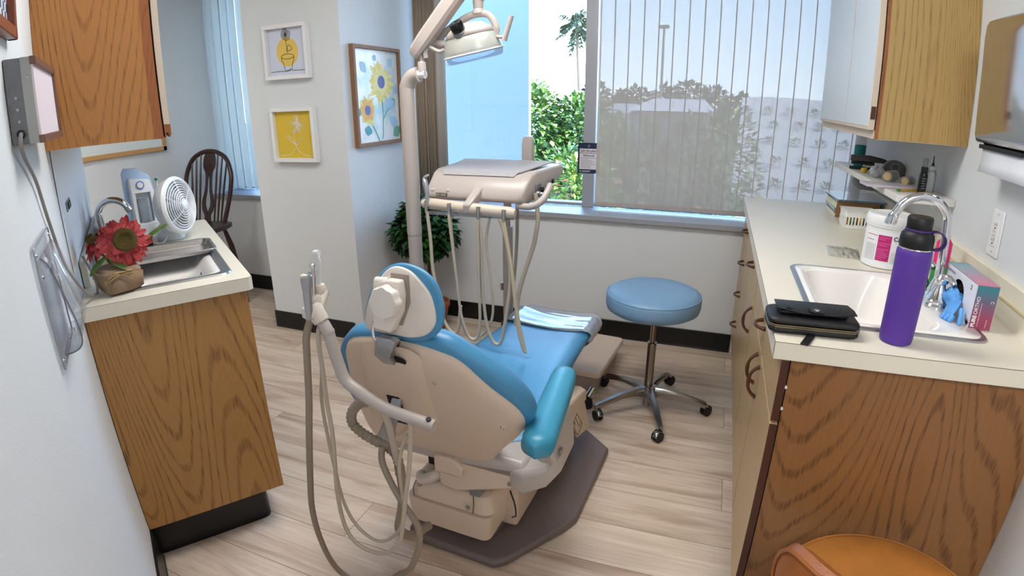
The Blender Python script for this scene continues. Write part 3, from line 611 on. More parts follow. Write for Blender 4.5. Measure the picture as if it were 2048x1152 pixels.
m = LB(t); m.tube(sm([(a, 1.204, b) for a, b in prof], 3), 0.0016, 6); m.build('pocket_edge', mat('acrylic_edge', (120, 124, 136), 0.2, alpha=0.8), t)
for k, z in ((1.18, 1.175), (1.385, 1.178), (1.18, 0.97), (1.20, 1.13)):
    LB(t).lathe([(0.004, 0), (0.003, 0.002), (0.001, 0.003)], 12, (-0.1925, k, z), (1, 0, 0)).build('screw', M_chrome, t)

# board framed in oak on the far left wall
t = thing('framed_board', 'white board in an oak frame on the far left wall above the wooden chair', 'board', (-3.66, 2.2, 1.14))
f = MB(t); f.bm((-3.67, 1.35, 1.142), (-3.648, 2.742, 1.172)); f.bm((-3.67, 2.712, 1.142), (-3.648, 2.742, 1.95)); f.bm((-3.67, 1.35, 1.92), (-3.648, 2.742, 1.95)); f.bm((-3.67, 1.35, 1.142), (-3.648, 1.38, 1.95)); f.build('frame', mat('pale_oak_frame', (196, 150, 96), 0.45), t, bevel=0.002)
MB(t).bm((-3.67, 1.37, 1.165), (-3.658, 2.72, 1.93)).build('panel', mat('board_white', (222, 230, 228), 0.35), t, smooth=False)

# windsor style chair
t = thing('wooden_chair', 'dark brown wooden chair with a slatted arched back beyond the left worktop', 'chair', (-3.36, 2.60, 0), math.radians(190))
M_mahog = mat('dark_mahogany', (50, 24, 22), 0.28, coat=0.2)
m = MB(); m.loft([[(p[0], p[1], z) for p in sm2([(-0.21, -0.2), (-0.23, 0.05), (-0.19, 0.22), (0, 0.26), (0.19, 0.22), (0.23, 0.05), (0.21, -0.2), (0, -0.21)], 3)] for z in (0.585, 0.60, 0.62)]); m.build('seat', M_mahog, t, bevel=0.006)
def bk(x, z): return (x, -0.19 - (z - 0.62) * 0.28, z)
hoop = [(-0.155, 0.62), (-0.185, 0.75), (-0.2, 0.86), (-0.195, 0.96), (-0.15, 1.055), (-0.075, 1.10), (0, 1.112), (0.075, 1.10), (0.15, 1.055), (0.195, 0.96), (0.2, 0.86), (0.185, 0.75), (0.155, 0.62)]
m = MB(); m.tube(sm([bk(*p) for p in hoop], 4), 0.0165, 10); m.build('back_hoop', M_mahog, t)
for i, (x0, x1, zt) in enumerate(((-0.125, -0.155, 1.03), (-0.095, -0.115, 1.07), (-0.065, -0.075, 1.09), (0.065, 0.075, 1.09), (0.095, 0.115, 1.07), (0.125, 0.155, 1.03))):
    m = MB(); m.tube([bk(x0, 0.62), bk((x0 + x1) / 2, 0.84), bk(x1, zt)], [0.006, 0.008, 0.006], 8); m.build('spindle', M_mahog, t)
sp = [(0.028, 0.62), (0.024, 0.66), (0.045, 0.7), (0.05, 0.76), (0.032, 0.83), (0.026, 0.9), (0.03, 0.96), (0.05, 1.0), (0.05, 1.06), (0.036, 1.1)]
m = MB()
inner = [(0.0005, 0.66), (0.006, 0.69), (0.022, 0.73), (0.024, 0.765), (0.012, 0.83), (0.008, 0.92), (0.0005, 0.96)]
for sgn in (-1, 1):
    L1 = sm2(sp, 4, False); rows = []
    for x, z in L1:
        xi = 0.0
        for (a, b) in zip(inner[:-1], inner[1:]):
            if a[1] <= z <= b[1]: xi = a[0] + (b[0] - a[0]) * (z - a[1]) / (b[1] - a[1])
        pi_, po = bk(sgn * xi, z), bk(sgn * x, z)
        rows.append([pi_, po, (po[0], po[1] - 0.012, po[2]), (pi_[0], pi_[1] - 0.012, pi_[2])])
    m.loft(rows)
m.build('back_splat', M_mahog, t)
for sx in (-1, 1):
    for sy in (-1, 1):
        m = MB(); m.tube([(sx * 0.17, sy * 0.15, 0.59), (sx * 0.19, sy * 0.18, 0.45), (sx * 0.21, sy * 0.2, 0.25), (sx * 0.225, sy * 0.22, 0.0)], [0.014, 0.02, 0.016, 0.012], 10); m.build('leg', M_mahog, t)
m = MB(); m.tube([(-0.2, 0, 0.28), (0.2, 0, 0.28)], 0.01, 8); m.tube([(-0.205, -0.19, 0.28), (-0.205, 0.19, 0.28)], 0.01, 8); m.tube([(0.205, -0.19, 0.28), (0.205, 0.19, 0.28)], 0.01, 8); m.build('stretcher', M_mahog, t)

# pictures on the column
def shadow_box(z0, z1, x0, x1, label, bg):
    t = thing('picture_frame', label, 'picture', ((x0 + x1) / 2, 2.577, z0), 0, 'white framed flower drawings on the column')
    w = 0.022; y0, y1 = 2.541, 2.576
    f = MB(t); f.bm((x0, y0, z0), (x1, y1, z0 + w)); f.bm((x0, y0, z1 - w), (x1, y1, z1)); f.bm((x0, y0, z0 + w), (x0 + w, y1, z1 - w)); f.bm((x1 - w, y0, z0 + w), (x1, y1, z1 - w)); f.build('frame', M_white, t, bevel=0.001)
    MB(t).bm((x0 + w, 2.566, z0 + w), (x1 - w, 2.575, z1 - w)).build('print', bg, t, smooth=False)
    return t
M_ink = mat('ink_line', (70, 58, 30), 0.7); M_whline = mat('white_line', (236, 232, 216), 0.7)
def line(m, pts, y, r=0.0013, k=4): m.tube(sm([(a, y, b) for a, b in pts], k), r, 5)
t = shadow_box(1.548, 1.846, -2.434, -2.118, 'white frame with a potted flower drawing on a yellow oval, upper of two', mat('pale_lilac_print', (206, 212, 228), 0.7))
cx, cz = -2.276, 1.70
m = MB(t); m.lathe([(0.078, 0), (0.078, 0.0008)], 40, (cx, 2.566, cz - 0.004), (0, -1, 0)); 
for q in range(len(m.v)): pass
m.v = [(v[0], v[1], v[2] if True else 0) for v in m.v]; o = m.build('yellow_oval', mat('mustard', (226, 192, 98), 0.7), t, smooth=False)
m = MB(t); rnd = random.Random(2)
for i in range(18):
    a = 2 * pi * i / 18; r = 0.03 * rnd.uniform(0.8, 1.1); c0 = (cx - 0.004, 1.79)
    line(m, [c0, (c0[0] + math.cos(a - 0.15) * r, c0[1] + math.sin(a - 0.15) * r), (c0[0] + math.cos(a + 0.12) * r * 1.05, c0[1] + math.sin(a + 0.12) * r * 1.05), c0], 2.5645, 0.0008, 3)
line(m, [(cx - 0.004, 1.76), (cx - 0.002, 1.72), (cx + 0.002, 1.69)], 2.5645); line(m, [(cx, 1.705), (cx + 0.012, 1.735), (cx + 0.036, 1.712), (cx + 0.01, 1.70), (cx, 1.705)], 2.5645)
line(m, [(cx + 0.045 * math.cos(a), 1.672 + 0.014 * math.sin(a)) for a in [i * 2 * pi / 14 for i in range(15)]], 2.5645, 0.0013, 2)
line(m, [(cx - 0.045, 1.67), (cx - 0.043, 1.65), (cx - 0.034, 1.642), (cx - 0.024, 1.60), (cx - 0.0, 1.592), (cx + 0.02, 1.602), (cx - 0.01, 1.596), (cx - 0.02, 1.592), (cx - 0.06, 1.594), (cx - 0.13, 1.592)], 2.5645)
line(m, [(cx + 0.045, 1.67), (cx + 0.044, 1.65), (cx + 0.035, 1.642), (cx + 0.026, 1.60), (cx + 0.05, 1.594), (cx + 0.13, 1.595)], 2.5645); m.build('drawing', M_ink, t)
t = shadow_box(1.084, 1.392, -2.432, -2.114, 'white frame with a white flower drawing on mustard, lower of two', mat('mustard_print', (218, 186, 62), 0.7))
cx = -2.27
m = MB(t)
for i in range(22):
    a = 2 * pi * i / 22; r = 0.045 * rnd.uniform(0.6, 1.15); c0 = (cx + 0.01 + rnd.uniform(-0.01, 0.02), 1.30 + rnd.uniform(-0.02, 0.01))
    line(m, [c0, (c0[0] + math.cos(a - 0.2) * r, c0[1] + math.sin(a - 0.2) * r), (c0[0] + math.cos(a + 0.1) * r * 1.05, c0[1] + math.sin(a + 0.1) * r * 1.05), c0], 2.5645, 0.0009, 3)
line(m, [(cx - 0.01, 1.27), (cx - 0.008, 1.22), (cx, 1.17), (cx + 0.03, 1.135), (cx + 0.08, 1.118), (cx + 0.13, 1.118)], 2.5645); line(m, [(cx + 0.0, 1.17), (cx - 0.04, 1.13), (cx - 0.1, 1.118), (cx - 0.13, 1.12)], 2.5645)
line(m, [(cx - 0.002, 1.175), (cx + 0.03, 1.2), (cx + 0.04, 1.215), (cx + 0.015, 1.205), (cx - 0.002, 1.175)], 2.5645); line(m, [(cx - 0.006, 1.18), (cx - 0.05, 1.215), (cx - 0.06, 1.235), (cx - 0.03, 1.22), (cx - 0.006, 1.18)], 2.5645)
m.build('drawing', M_whline, t)

# watercolour sunflowers on the column side
t = thing('sunflower_painting', 'watercolour of yellow sunflowers in a brown wooden frame by the window', 'picture', (-1.91, 2.88, 1.157))
x0, x1 = -1.919, -1.890; y0, y1, z0, z1, w = 2.648, 3.135, 1.157, 1.72, 0.02
f = MB(t); f.bm((x0, y0, z0), (x1, y1, z0 + w)); f.bm((x0, y0, z1 - w), (x1, y1, z1)); f.bm((x0, y0, z0 + w), (x1, y0 + w, z1 - w)); f.bm((x0, y1 - w, z0 + w), (x1, y1, z1 - w)); f.build('frame', mat('weathered_wood_frame', (140, 102, 76), 0.6, var=(20, 0.25)), t, bevel=0.001)
def paint_mat():
    m = bpy.data.materials.new('watercolour_paper'); m.use_nodes = True; nt = m.node_tree; N = nt.nodes.new; L = nt.links.new
    tc = N('ShaderNodeTexCoord'); n = N('ShaderNodeTexNoise'); n.inputs['Scale'].default_value = 7; n.inputs['Detail'].default_value = 5; L(tc.outputs['Object'], n.inputs['Vector'])
    r = N('ShaderNodeValToRGB'); r.color_ramp.elements[0].position = 0.35; r.color_ramp.elements[0].color = lin(176, 212, 226); r.color_ramp.elements[1].position = 0.55; r.color_ramp.elements[1].color = lin(236, 238, 236)
    L(n.outputs['Fac'], r.inputs[0]); L(r.outputs[0], nt.nodes['Principled BSDF'].inputs['Base Color']); nt.nodes['Principled BSDF'].inputs['Roughness'].default_value = 0.25; return m
MB(t).bm((x0, y0 + w, z0 + w), (x0 + 0.012, y1 - w, z1 - w)).build('paper', paint_mat(), t, smooth=False)
yl = [mat('paint_yellow', (240, 216, 110), 0.5, var=(40, 0.12)), mat('paint_pale_yellow', (244, 232, 160), 0.5, var=(40, 0.1)), mat('paint_orange', (236, 180, 100), 0.5)]
gr = [mat('paint_green', (116, 178, 150), 0.5, var=(30, 0.2)), mat('paint_teal', (80, 160, 170), 0.5, var=(30, 0.2)), mat('paint_pale_blue', (170, 206, 230), 0.5)]
rnd = random.Random(8)
def pet(mb, c, a, L_, w_, x):
    d = (math.cos(a), math.sin(a)); s = (-d[1], d[0])
    pts = [(c[0] + d[0] * L_ * u + s[0] * w_ * v, c[1] + d[1] * L_ * u + s[1] * w_ * v) for u, v in ((0.25, -0.3), (0.6, -1), (0.85, -0.6), (1, 0), (0.85, 0.6), (0.6, 1), (0.25, 0.3))]
    mb.prism(pts, (x, 0, 0), (0, 1, 0), (0, 0, 1), (1, 0, 0), 0, 0.0004)
X_ = x0 + 0.0123
for ci, (c, R) in enumerate((((2.93, 1.52), 0.135), ((2.775, 1.36), 0.10))):
    for layer in range(3):
        mb = MB(t)
        for i in range(15): pet(mb, c, 2 * pi * i / 15 + rnd.uniform(-0.15, 0.15) + layer * 0.2, R * rnd.uniform(0.75, 1.1) * (1 - layer * 0.15), R * 0.14, X_ + layer * 0.0006 + i * 0.00002)
        mb.build('painted_petals', yl[(1, 0, 2 if ci else 1)[layer]], t, smooth=False)
    mb = MB(t); mb.lathe([(R * 0.28, 0), (R * 0.28, 0.0006)], 14, (X_ + 0.0022, c[0], c[1]), (1, 0, 0)); mb.build('painted_centre', mat('paint_violet', (98, 106, 168), 0.5, var=(90, 0.3)), t, smooth=False)
mb = MB(t)
for p in ([(2.93, 1.42), (2.935, 1.33), (2.92, 1.19)], [(2.82, 1.27), (2.85, 1.23), (2.88, 1.18)], [(2.93, 1.30), (2.98, 1.35), (3.01, 1.37)]): mb.tube(sm([(X_, a, b) for a, b in p], 4), 0.003, 5)
mb.build('painted_stems', gr[0], t)
for i, (c, a, L_, w_, gi) in enumerate((((3.0, 1.37), 0.6, 0.09, 0.03, 0), ((2.83, 1.23), 2.9, 0.1, 0.03, 1), ((3.05, 1.28), 5.2, 0.1, 0.05, 0), ((3.02, 1.24), 1.0, 0.09, 0.05, 2), ((2.72, 1.36), 3.4, 0.05, 0.025, 1), ((3.0, 1.60), 0.8, 0.08, 0.03, 2), ((2.8, 1.56), 2.4, 0.10, 0.03, 2), ((3.05, 1.5), 5.6, 0.07, 0.025, 2), ((2.9, 1.64), 2.6, 0.05, 0.02, 2), ((3.0, 1.45), 5.0, 0.1, 0.05, 2))):
    mb = MB(t); pet(mb, c, a, L_, w_, X_ + 0.0002 + i * 0.0001); mb.build('painted_leaf', gr[gi], t, smooth=False)
# ------------------------------------------------------------------ right unit
def pull(root, x, y, z, horizontal=True, L_=0.075, parent=None):
    pts = []
    for i in range(11):
        u = -1 + 2 * i / 10; d = 0.026 * (1 - abs(u) ** 3)
        pts.append((x - d, y + (u * L_ / 2 if horizontal else 0), z + (0 if horizontal else u * L_ / 2)))
    m = MB(root); m.tube(pts, [0.007, 0.0055, 0.005, 0.005, 0.0055, 0.006, 0.0055, 0.005, 0.005, 0.0055, 0.007], 8)
    return m.build('handle', M_pull, parent or root)
def front(root, name, y0, y1, z0, z1):
    m = MB(root); m.bm((0.1865, y0, z0), (0.2045, y1, z1)); o = m.build(name, M_oak_face, root, bevel=0.0008)
    m = MB(root); m.bm((0.1869, y0 - 0.0007, z0 + 0.0008), (0.2042, y0 + 0.0002, z1 - 0.0008)); m.bm((0.1869, y0 + 0.001, z0 - 0.0007), (0.2042, y1 - 0.001, z0 + 0.0002)); m.build('dark_edge', M_brown_edge, o, smooth=False); return o
def carcass(label, y0, y1, hollow=False, near=False):
    t = thing('base_cabinet', label, 'cabinet', (0.5, y0, 0), 0, 'base cabinets under the right worktop')
    m = MB(t); m.bm((0.2085, y0 + (0.001 if near else 0.001), 0.135), (0.793, y1 - 0.001, 0.74 if hollow else 0.874)); m.bm((0.26, y0 + 0.02, 0.0), (0.793, y1 - 0.001, 0.135)); m.build('body', M_oak_r, t, smooth=False)
    m = MB(t); m.bm((0.2046, y0 + 0.004, 0.14), (0.2084, y1 - 0.004, 0.872)); m.build('shadow_gap', M_darkgap, t, smooth=False)
    m = MB(t); m.bm((0.252, y0 + 0.002, 0.0), (0.26, y1 - 0.001, 0.134)); m.build('toe_kick', M_black_base, t, smooth=False)
    return t
t = carcass('oak base cabinet under the right sink, nearest of the three', 1.203, 1.999, True)
m = MB(t); m.bm((0.2085, 1.199, 0.0), (0.793, 1.2032, 0.875)); m.build('end_panel', M_oak_r, t, smooth=False)
d = front(t, 'drawer', 1.192, 1.996, 0.714, 0.868); pull(t, 0.186, 1.6, 0.79, parent=d)
d = front(t, 'door', 1.192, 1.577, 0.138, 0.706); pull(t, 0.186, 1.535, 0.635, False, 0.1, d)
d = front(t, 'door', 1.583, 1.996, 0.138, 0.706); pull(t, 0.186, 1.625, 0.635, False, 0.1, d)
for z in (0.80, 0.745): MB(t).lathe([(0.004, 0), (0.004, 0.003)], 8, (0.2068, 1.2, z), (0, -1, 0)).build('bumper', M_white, t)
t = carcass('oak base cabinet with one drawer and one door, middle of the three', 2.0, 2.488)
d = front(t, 'drawer', 2.003, 2.485, 0.714, 0.868); pull(t, 0.186, 2.244, 0.79, parent=d)
d = front(t, 'door', 2.003, 2.485, 0.138, 0.706); pull(t, 0.186, 2.05, 0.63, False, 0.1, d)
t = carcass('oak base cabinet with four drawers beside the window wall', 2.489, 3.147)
for z0, z1 in ((0.714, 0.868), (0.549, 0.706), (0.385, 0.541), (0.138, 0.377)):
    d = front(t, 'drawer', 2.492, 3.144, z0, z1); pull(t, 0.186, 2.82, z1 - 0.07, parent=d)

t = thing('countertop', 'cream laminate worktop around the right sink', 'countertop', (0.48, 2.15, 0.876))
sx0, sx1, sy0, sy1 = 0.275, 0.655, 1.325, 1.81
m = MB(t)
for a, b in (((0.165, 1.176), (0.794, sy0)), ((0.165, sy1), (0.794, 3.148)), ((0.165, sy0), (sx0, sy1)), ((sx1, sy0), (0.794, sy1))): m.bm((a[0], a[1], 0.876), (b[0], b[1], 0.916))
m.build('slab', M_lam, t, smooth=False)
m = MB(t); m.tube([(0.1647, 3.14, 0.9158), (0.1647, 1.1757, 0.9158), (0.794, 1.1757, 0.9158)], 0.0007, 6); m.tube([(0.1647, 1.1757, 0.9158), (0.1647, 1.1757, 0.8765)], 0.0007, 6); m.build('seam', bpy.data.materials['seam_brown'], t)
m = MB(t); m.loft([[(0.7945, y, 0.916), (0.762, y, 0.9162), (0.770, y, 0.922), (0.775, y, 0.932), (0.775, y, 1.012), (0.779, y, 1.016), (0.7945, y, 1.016)] for y in (1.176, 3.147)]); m.build('backsplash', M_lam, t)
m = MB(t); m.bm((0.7715, 1.18, 0.963), (0.7755, 3.1, 0.968)); m.build('backsplash_strip', mat('aged_cream_strip', (214, 198, 150), 0.5), t, smooth=False)

t = thing('sink', 'white enamel sink in a steel rim set into the right worktop', 'sink', (0.45, 1.57, 0.9))
def R3(x0, y0, x1, y1, r, z): return [(p[0], p[1], z) for p in rrect(x0, y0, x1, y1, r)]
m = MB(t); m.loft([R3(0.258, 1.305, 0.672, 1.832, 0.04, 0.9165), R3(0.261, 1.308, 0.669, 1.829, 0.038, 0.920), R3(0.273, 1.321, 0.657, 1.816, 0.032, 0.9205), R3(0.275, 1.323, 0.655, 1.814, 0.032, 0.917)], caps=False); m.build('rim', M_steel, t)
m = MB(t)
m.loft([R3(0.272, 1.32, 0.658, 1.817, 0.034, 0.9185), R3(0.285, 1.334, 0.575, 1.802, 0.05, 0.9195), R3(0.294, 1.345, 0.560, 1.792, 0.06, 0.913), R3(0.306, 1.36, 0.548, 1.775, 0.07, 0.86), R3(0.325, 1.385, 0.53, 1.75, 0.07, 0.79), R3(0.36, 1.44, 0.49, 1.70, 0.06, 0.772)], caps=False)
m.add(R3(0.36, 1.44, 0.49, 1.70, 0.06, 0.772), [tuple(range(24))])
m.build('basin', M_biscuit, t, solid=0.003, offset=1)

t = thing('faucet', 'chrome gooseneck faucet with bell handles at the right sink', 'faucet', (0.618, 1.585, 0.92))
m = MB(t); m.lathe([(0.03, 0), (0.03, 0.008), (0.024, 0.016), (0.02, 0.04), (0.014, 0.055), (0.012, 0.06)], 24, (0.625, 1.60, 0.92)); m.build('spout_base', M_chrome, t)
cpts = [(0.625, 1.60, 0.96), (0.622, 1.60, 1.06)] + [(0.548 + 0.07 * math.cos(a), 1.60, 1.125 + 0.068 * math.sin(a)) for a in [i * pi / 10 for i in range(0, 10)]] + [(0.474, 1.60, 1.135)]
m = MB(t); m.tube(sm(cpts, 4), 0.0115, 16); m.build('spout', M_chrome, t)
m = MB(t); m.lathe([(0.012, -0.002), (0.0155, 0.002), (0.0155, 0.022), (0.013, 0.025)], 18, (0.474, 1.60, 1.138), (-0.12, 0, -1)); m.build('aerator', M_chrome, t)
for yy, nm in ((1.525, 'near'), (1.69, 'far')):
    m = MB(t); m.lathe([(0.033, 0), (0.034, 0.01), (0.030, 0.016), (0.031, 0.022), (0.027, 0.028), (0.02, 0.045), (0.013, 0.058), (0.012, 0.064), (0.017, 0.070), (0.018, 0.080), (0.012, 0.088), (0.001, 0.09)], 26, (0.606, yy, 0.92)); o = m.build('handle_base', M_chrome, t)
    m = MB(t); m.tube(sm([(0.606, yy, 1.0), (0.618, yy - 0.008, 1.004), (0.629, yy - 0.020, 0.996), (0.631, yy - 0.028, 0.990)], 4), 0.0085, 14); m.build('lever', M_chrome, o)

# purple bottle
t = thing('water_bottle', 'purple water bottle with a black lid at the front of the right worktop', 'bottle', (0.432, 1.262, 0.9162))
M_purple = mat('purple_powder_coat', (84, 48, 146), 0.5, bump=(900, 0.3))
m = MB(); m.lathe([(0.030, 0), (0.034, 0.003), (0.0355, 0.012), (0.0365, 0.12), (0.0365, 0.2), (0.0362, 0.207), (0.034, 0.211), (0.033, 0.211)], 40); m.build('body', M_purple, t, sub=0)
m = MB(); m.lathe([(0.0335, 0.210), (0.0345, 0.212), (0.034, 0.214)], 40); m.build('steel_ring', M_chrome, t)
m = MB(); m.lathe([(0.032, 0.213), (0.0345, 0.217), (0.035, 0.232), (0.033, 0.243), (0.028, 0.248), (0.0245, 0.25), (0.0245, 0.252), (0.026, 0.254), (0.0265, 0.275), (0.024, 0.279), (0.001, 0.2795)], 40); m.build('lid', M_black, t)
m = MB(); m.lathe([(0.0262, 0.2485), (0.0275, 0.2495), (0.0275, 0.2525), (0.0262, 0.2535)], 36)
P = []
for q in sm([(0.026, -0.004, 0.251), (0.040, -0.006, 0.252), (0.053, -0.006, 0.244), (0.058, -0.006, 0.23), (0.053, -0.005, 0.216), (0.042, -0.004, 0.211), (0.034, -0.003, 0.211)], 4): P.append([(q.x, q.y - 0.0085, q.z), (q.x, q.y + 0.0085, q.z)])
m.build('strap_ring', mat('purple_silicone', (70, 40, 110), 0.5), t)
m = MB(); m.grid(P); m.build('strap', bpy.data.materials['purple_silicone'], t, solid=0.003)

# wallet
M_leather = mat('black_leather', (16, 16, 20), 0.42, bump=(500, 0.5)); M_zip = mat('zip_metal', (150, 138, 110), 0.3, 0.9)
t = thing('wallet', 'black zip around wallet lying on the front corner of the right worktop', 'wallet', (0.248, 1.275, 0.917), math.radians(3))
def slab(m, x0, y0, x1, y1, r, z0, z1, b=0.006):
    m.loft([[(p[0], p[1], z) for p in rrect(x0 + i, y0 + i, x1 - i, y1 - i, r)] for z, i in ((z0, b), (z0 + b * 0.4, b * 0.35), (z0 + b, 0), (z1 - b, 0), (z1 - b * 0.4, b * 0.35), (z1, b))])
m = MB(); slab(m, -0.098, -0.05, 0.098, 0.05, 0.018, 0.0, 0.017); m.build('lower_half', M_leather, t)
m = MB(); slab(m, -0.098, -0.05, 0.098, 0.05, 0.018, 0.0195, 0.0365); m.build('upper_half', M_leather, t)
m = MB(); slab(m, -0.092, -0.045, 0.092, 0.045, 0.016, 0.012, 0.024, 0.002); m.build('lining', M_black, t)
m = MB()
for z in (0.0165, 0.0205):
    path = [(p[0], p[1], z) for p in rrect(-0.098, -0.0505, 0.098, 0.0505, 0.018, 4)]
    m.tube(path, 0.0011, 6, closed=True)
m.build('zip', M_zip, t)
zt = MB()
for z in (0.0165, 0.0205):
    for i in range(60):
        x = -0.085 + 0.17 * i / 59; zt.box((x, -0.0515, z), (0.0014, 0.0012, 0.0026))
zt.build('zip_teeth', M_zip, t, smooth=False)
m = MB(); slab(m, -0.075, -0.022, 0.075, 0.044, 0.006, 0.0368, 0.047, 0.003); pk = m.build('coin_pocket', M_leather, t)
m = MB(); m.grid([[(-0.083, -0.026, 0.0535), (-0.03, -0.034, 0.0475), (0.04, -0.034, 0.0475), (0.09, -0.028, 0.051)], [(-0.083, 0.0, 0.0535), (-0.03, 0.0, 0.05), (0.04, 0.0, 0.05), (0.09, 0.0, 0.0525)], [(-0.08, 0.042, 0.0495), (-0.03, 0.044, 0.049), (0.04, 0.044, 0.049), (0.086, 0.042, 0.0495)]]); m.build('flap', M_leather, t, solid=0.0025, bevel=0.0008)
m = MB(); m.loft([[(p[0], p[1], z) for p in rrect(-0.012, -0.038, 0.018, -0.002, 0.008)] for z in (0.0505, 0.0535)]); m.build('snap_tab', M_leather, t, bevel=0.0006)
for x, y in ((0.003, -0.024), (-0.055, -0.02)): MB().lathe([(0.0065, 0), (0.006, 0.0012), (0.001, 0.0016)], 16, (x, y, 0.0535)).build('snap', M_steel if x > 0 else M_black, t)
m = MB(); m.box((-0.018, -0.076, 0.0022), (0.017, 0.06, 0.004), R=Matrix.Rotation(-0.42, 3, 'Z')); m.build('pull_tab', M_leather, t, bevel=0.001)

# wipes tub
t = thing('wipes_tub', 'white round tub of disinfecting wipes with a magenta label behind the purple bottle', 'tub', (0.577, 1.945, 0.9165))
m = MB(); m.lathe([(0.070, 0), (0.0755, 0.003), (0.076, 0.014), (0.0745, 0.018), (0.0745, 0.128), (0.0775, 0.131), (0.0775, 0.137)], 56); m.build('tub', M_white, t)
m = MB(); m.lathe([(0.0785, 0.137), (0.079, 0.142), (0.079, 0.158), (0.074, 0.168), (0.062, 0.1705), (0.058, 0.169), (0.001, 0.169)], 56); l_ = m.build('lid', M_white, t)
m = MB(); m.box((0.012, 0.01, 0.1708), (0.045, 0.05, 0.003)); m.build('flip_cap', M_white, l_, bevel=0.001)
ca = math.atan2(-1.945, -0.577)   # towards the room
def lab(a0, a1, z0, z1, m_, name, dr=0.0004, par=t):
    n = 14; G = [[(math.cos(a0 + (a1 - a0) * i / n) * (0.0745 + dr), math.sin(a0 + (a1 - a0) * i / n) * (0.0745 + dr), z) for z in (z0, z1)] for i in range(n + 1)]
    return MB().grid(G).build(name, m_, par)
M_mag = mat('magenta_label', (186, 30, 110), 0.45); M_lab = mat('label_white', (236, 236, 238), 0.45)
lb = lab(ca - 1.35, ca + 1.35, 0.02, 0.118, M_lab, 'label', 0.0003)
mg = lab(ca - 0.42, ca + 0.13, 0.026, 0.108, M_mag, 'magenta_panel', 0.0008, lb)
for i in range(12):
    if i in (2, 5): continue
    z = 0.101 - i * 0.0062; w = (0.44, 0.3, 0.0, 0.5, 0.38, 0, 0.46, 0.3, 0.42, 0.47, 0.4, 0.25)[i]
    lab(ca - 0.39, ca - 0.39 + w, z - 0.0007, z + 0.0005, mat('pink_print', (226, 140, 180), 0.5) if i == 0 else bpy.data.materials['pink_print'], 'print_line', 0.0011, lb)
for i in range(14):
    z = 0.075 - i * 0.0038; lab(ca - 1.0, ca - 0.48, z - 0.0005, z + 0.0004, mat('grey_print', (150, 156, 164), 0.5) if i == 0 else bpy.data.materials['grey_print'], 'print_line', 0.0009, lb)
    if i > 4: lab(ca + 0.2, ca + 0.9, z - 0.0005, z + 0.0004, bpy.data.materials['grey_print'], 'print_line', 0.0009, lb)
lab(ca - 1.0, ca - 0.46, 0.104, 0.1055, M_mag, 'magenta_rule', 0.001, lb); lab(ca - 1.0, ca - 0.6, 0.088, 0.0895, M_mag, 'magenta_rule', 0.001, lb)
M_txt = mat('text_black', (20, 20, 24), 0.5)
def curved_text(s, a0, z, size, m_, par, R_=0.0753):
    o = text_mesh('lettering', s, m_, size, (0, 0, 0), (1, 0, 0), (0, 0, 1), None, depth=0.0001, bold=0.0004)
    for v in o.data.vertices:
        a = a0 + v.co.x / R_; r = R_ + 0.0002 - v.co.y; zz = v.co.z + z; v.co = (math.cos(a) * r, math.sin(a) * r, zz)
    o.parent = par; return o
curved_text('Ca', ca + 0.2, 0.094, 0.019, M_txt, lb)

# glove box
t = thing('glove_box', 'white and pink box of disposable gloves at the right end of the right sink', 'glove box', (0.668, 1.495, 0.9175))
gx0, gx1, gy0, gy1, gz0, gz1 = 0.642, 0.697, 1.392, 1.602, 0.9175, 1.028
def box_end_mat():
    m = bpy.data.materials.new('glove_box_print'); m.use_nodes = True; nt = m.node_tree; N = nt.nodes.new; L = nt.links.new
    tc = N('ShaderNodeTexCoord'); sp_ = N('ShaderNodeSeparateXYZ'); L(tc.outputs['Object'], sp_.inputs[0]); ma = N('ShaderNodeMath'); ma.operation = 'MULTIPLY_ADD'; ma.inputs[1].default_value = 9.0; ma.inputs[2].default_value = 0.0
    L(sp_.outputs['Z'], ma.inputs[0]); r = N('ShaderNodeValToRGB'); r.color_ramp.elements[0].position = 0.25; r.color_ramp.elements[0].color = lin(160, 66, 96); r.color_ramp.elements[1].position = 0.92; r.color_ramp.elements[1].color = lin(56, 128, 140)
    e = r.color_ramp.elements.new(0.65); e.color = lin(104, 96, 128)
    L(ma.outputs[0], r.inputs[0]); L(r.outputs[0], nt.nodes['Principled BSDF'].inputs['Base Color']); nt.nodes['Principled BSDF'].inputs['Roughness'].default_value = 0.4; return m
def box_top_mat():
    m = bpy.data.materials.new('glove_box_top'); m.use_nodes = True; nt = m.node_tree; N = nt.nodes.new; L = nt.links.new
    tc = N('ShaderNodeTexCoord'); sp_ = N('ShaderNodeSeparateXYZ'); L(tc.outputs['Object'], sp_.inputs[0]); ma = N('ShaderNodeMath'); ma.operation = 'MULTIPLY_ADD'; ma.inputs[1].default_value = 5.0; ma.inputs[2].default_value = 0.5
    L(sp_.outputs['Y'], ma.inputs[0]); r = N('ShaderNodeValToRGB'); r.color_ramp.elements[0].position = 0.0; r.color_ramp.elements[0].color = lin(206, 120, 150); r.color_ramp.elements[1].position = 1.0; r.color_ramp.elements[1].color = lin(120, 172, 186)
    L(ma.outputs[0], r.inputs[0]); L(r.outputs[0], nt.nodes['Principled BSDF'].inputs['Base Color']); nt.nodes['Principled BSDF'].inputs['Roughness'].default_value = 0.4; return m
M_card = mat('white_card', (226, 228, 238), 0.5)
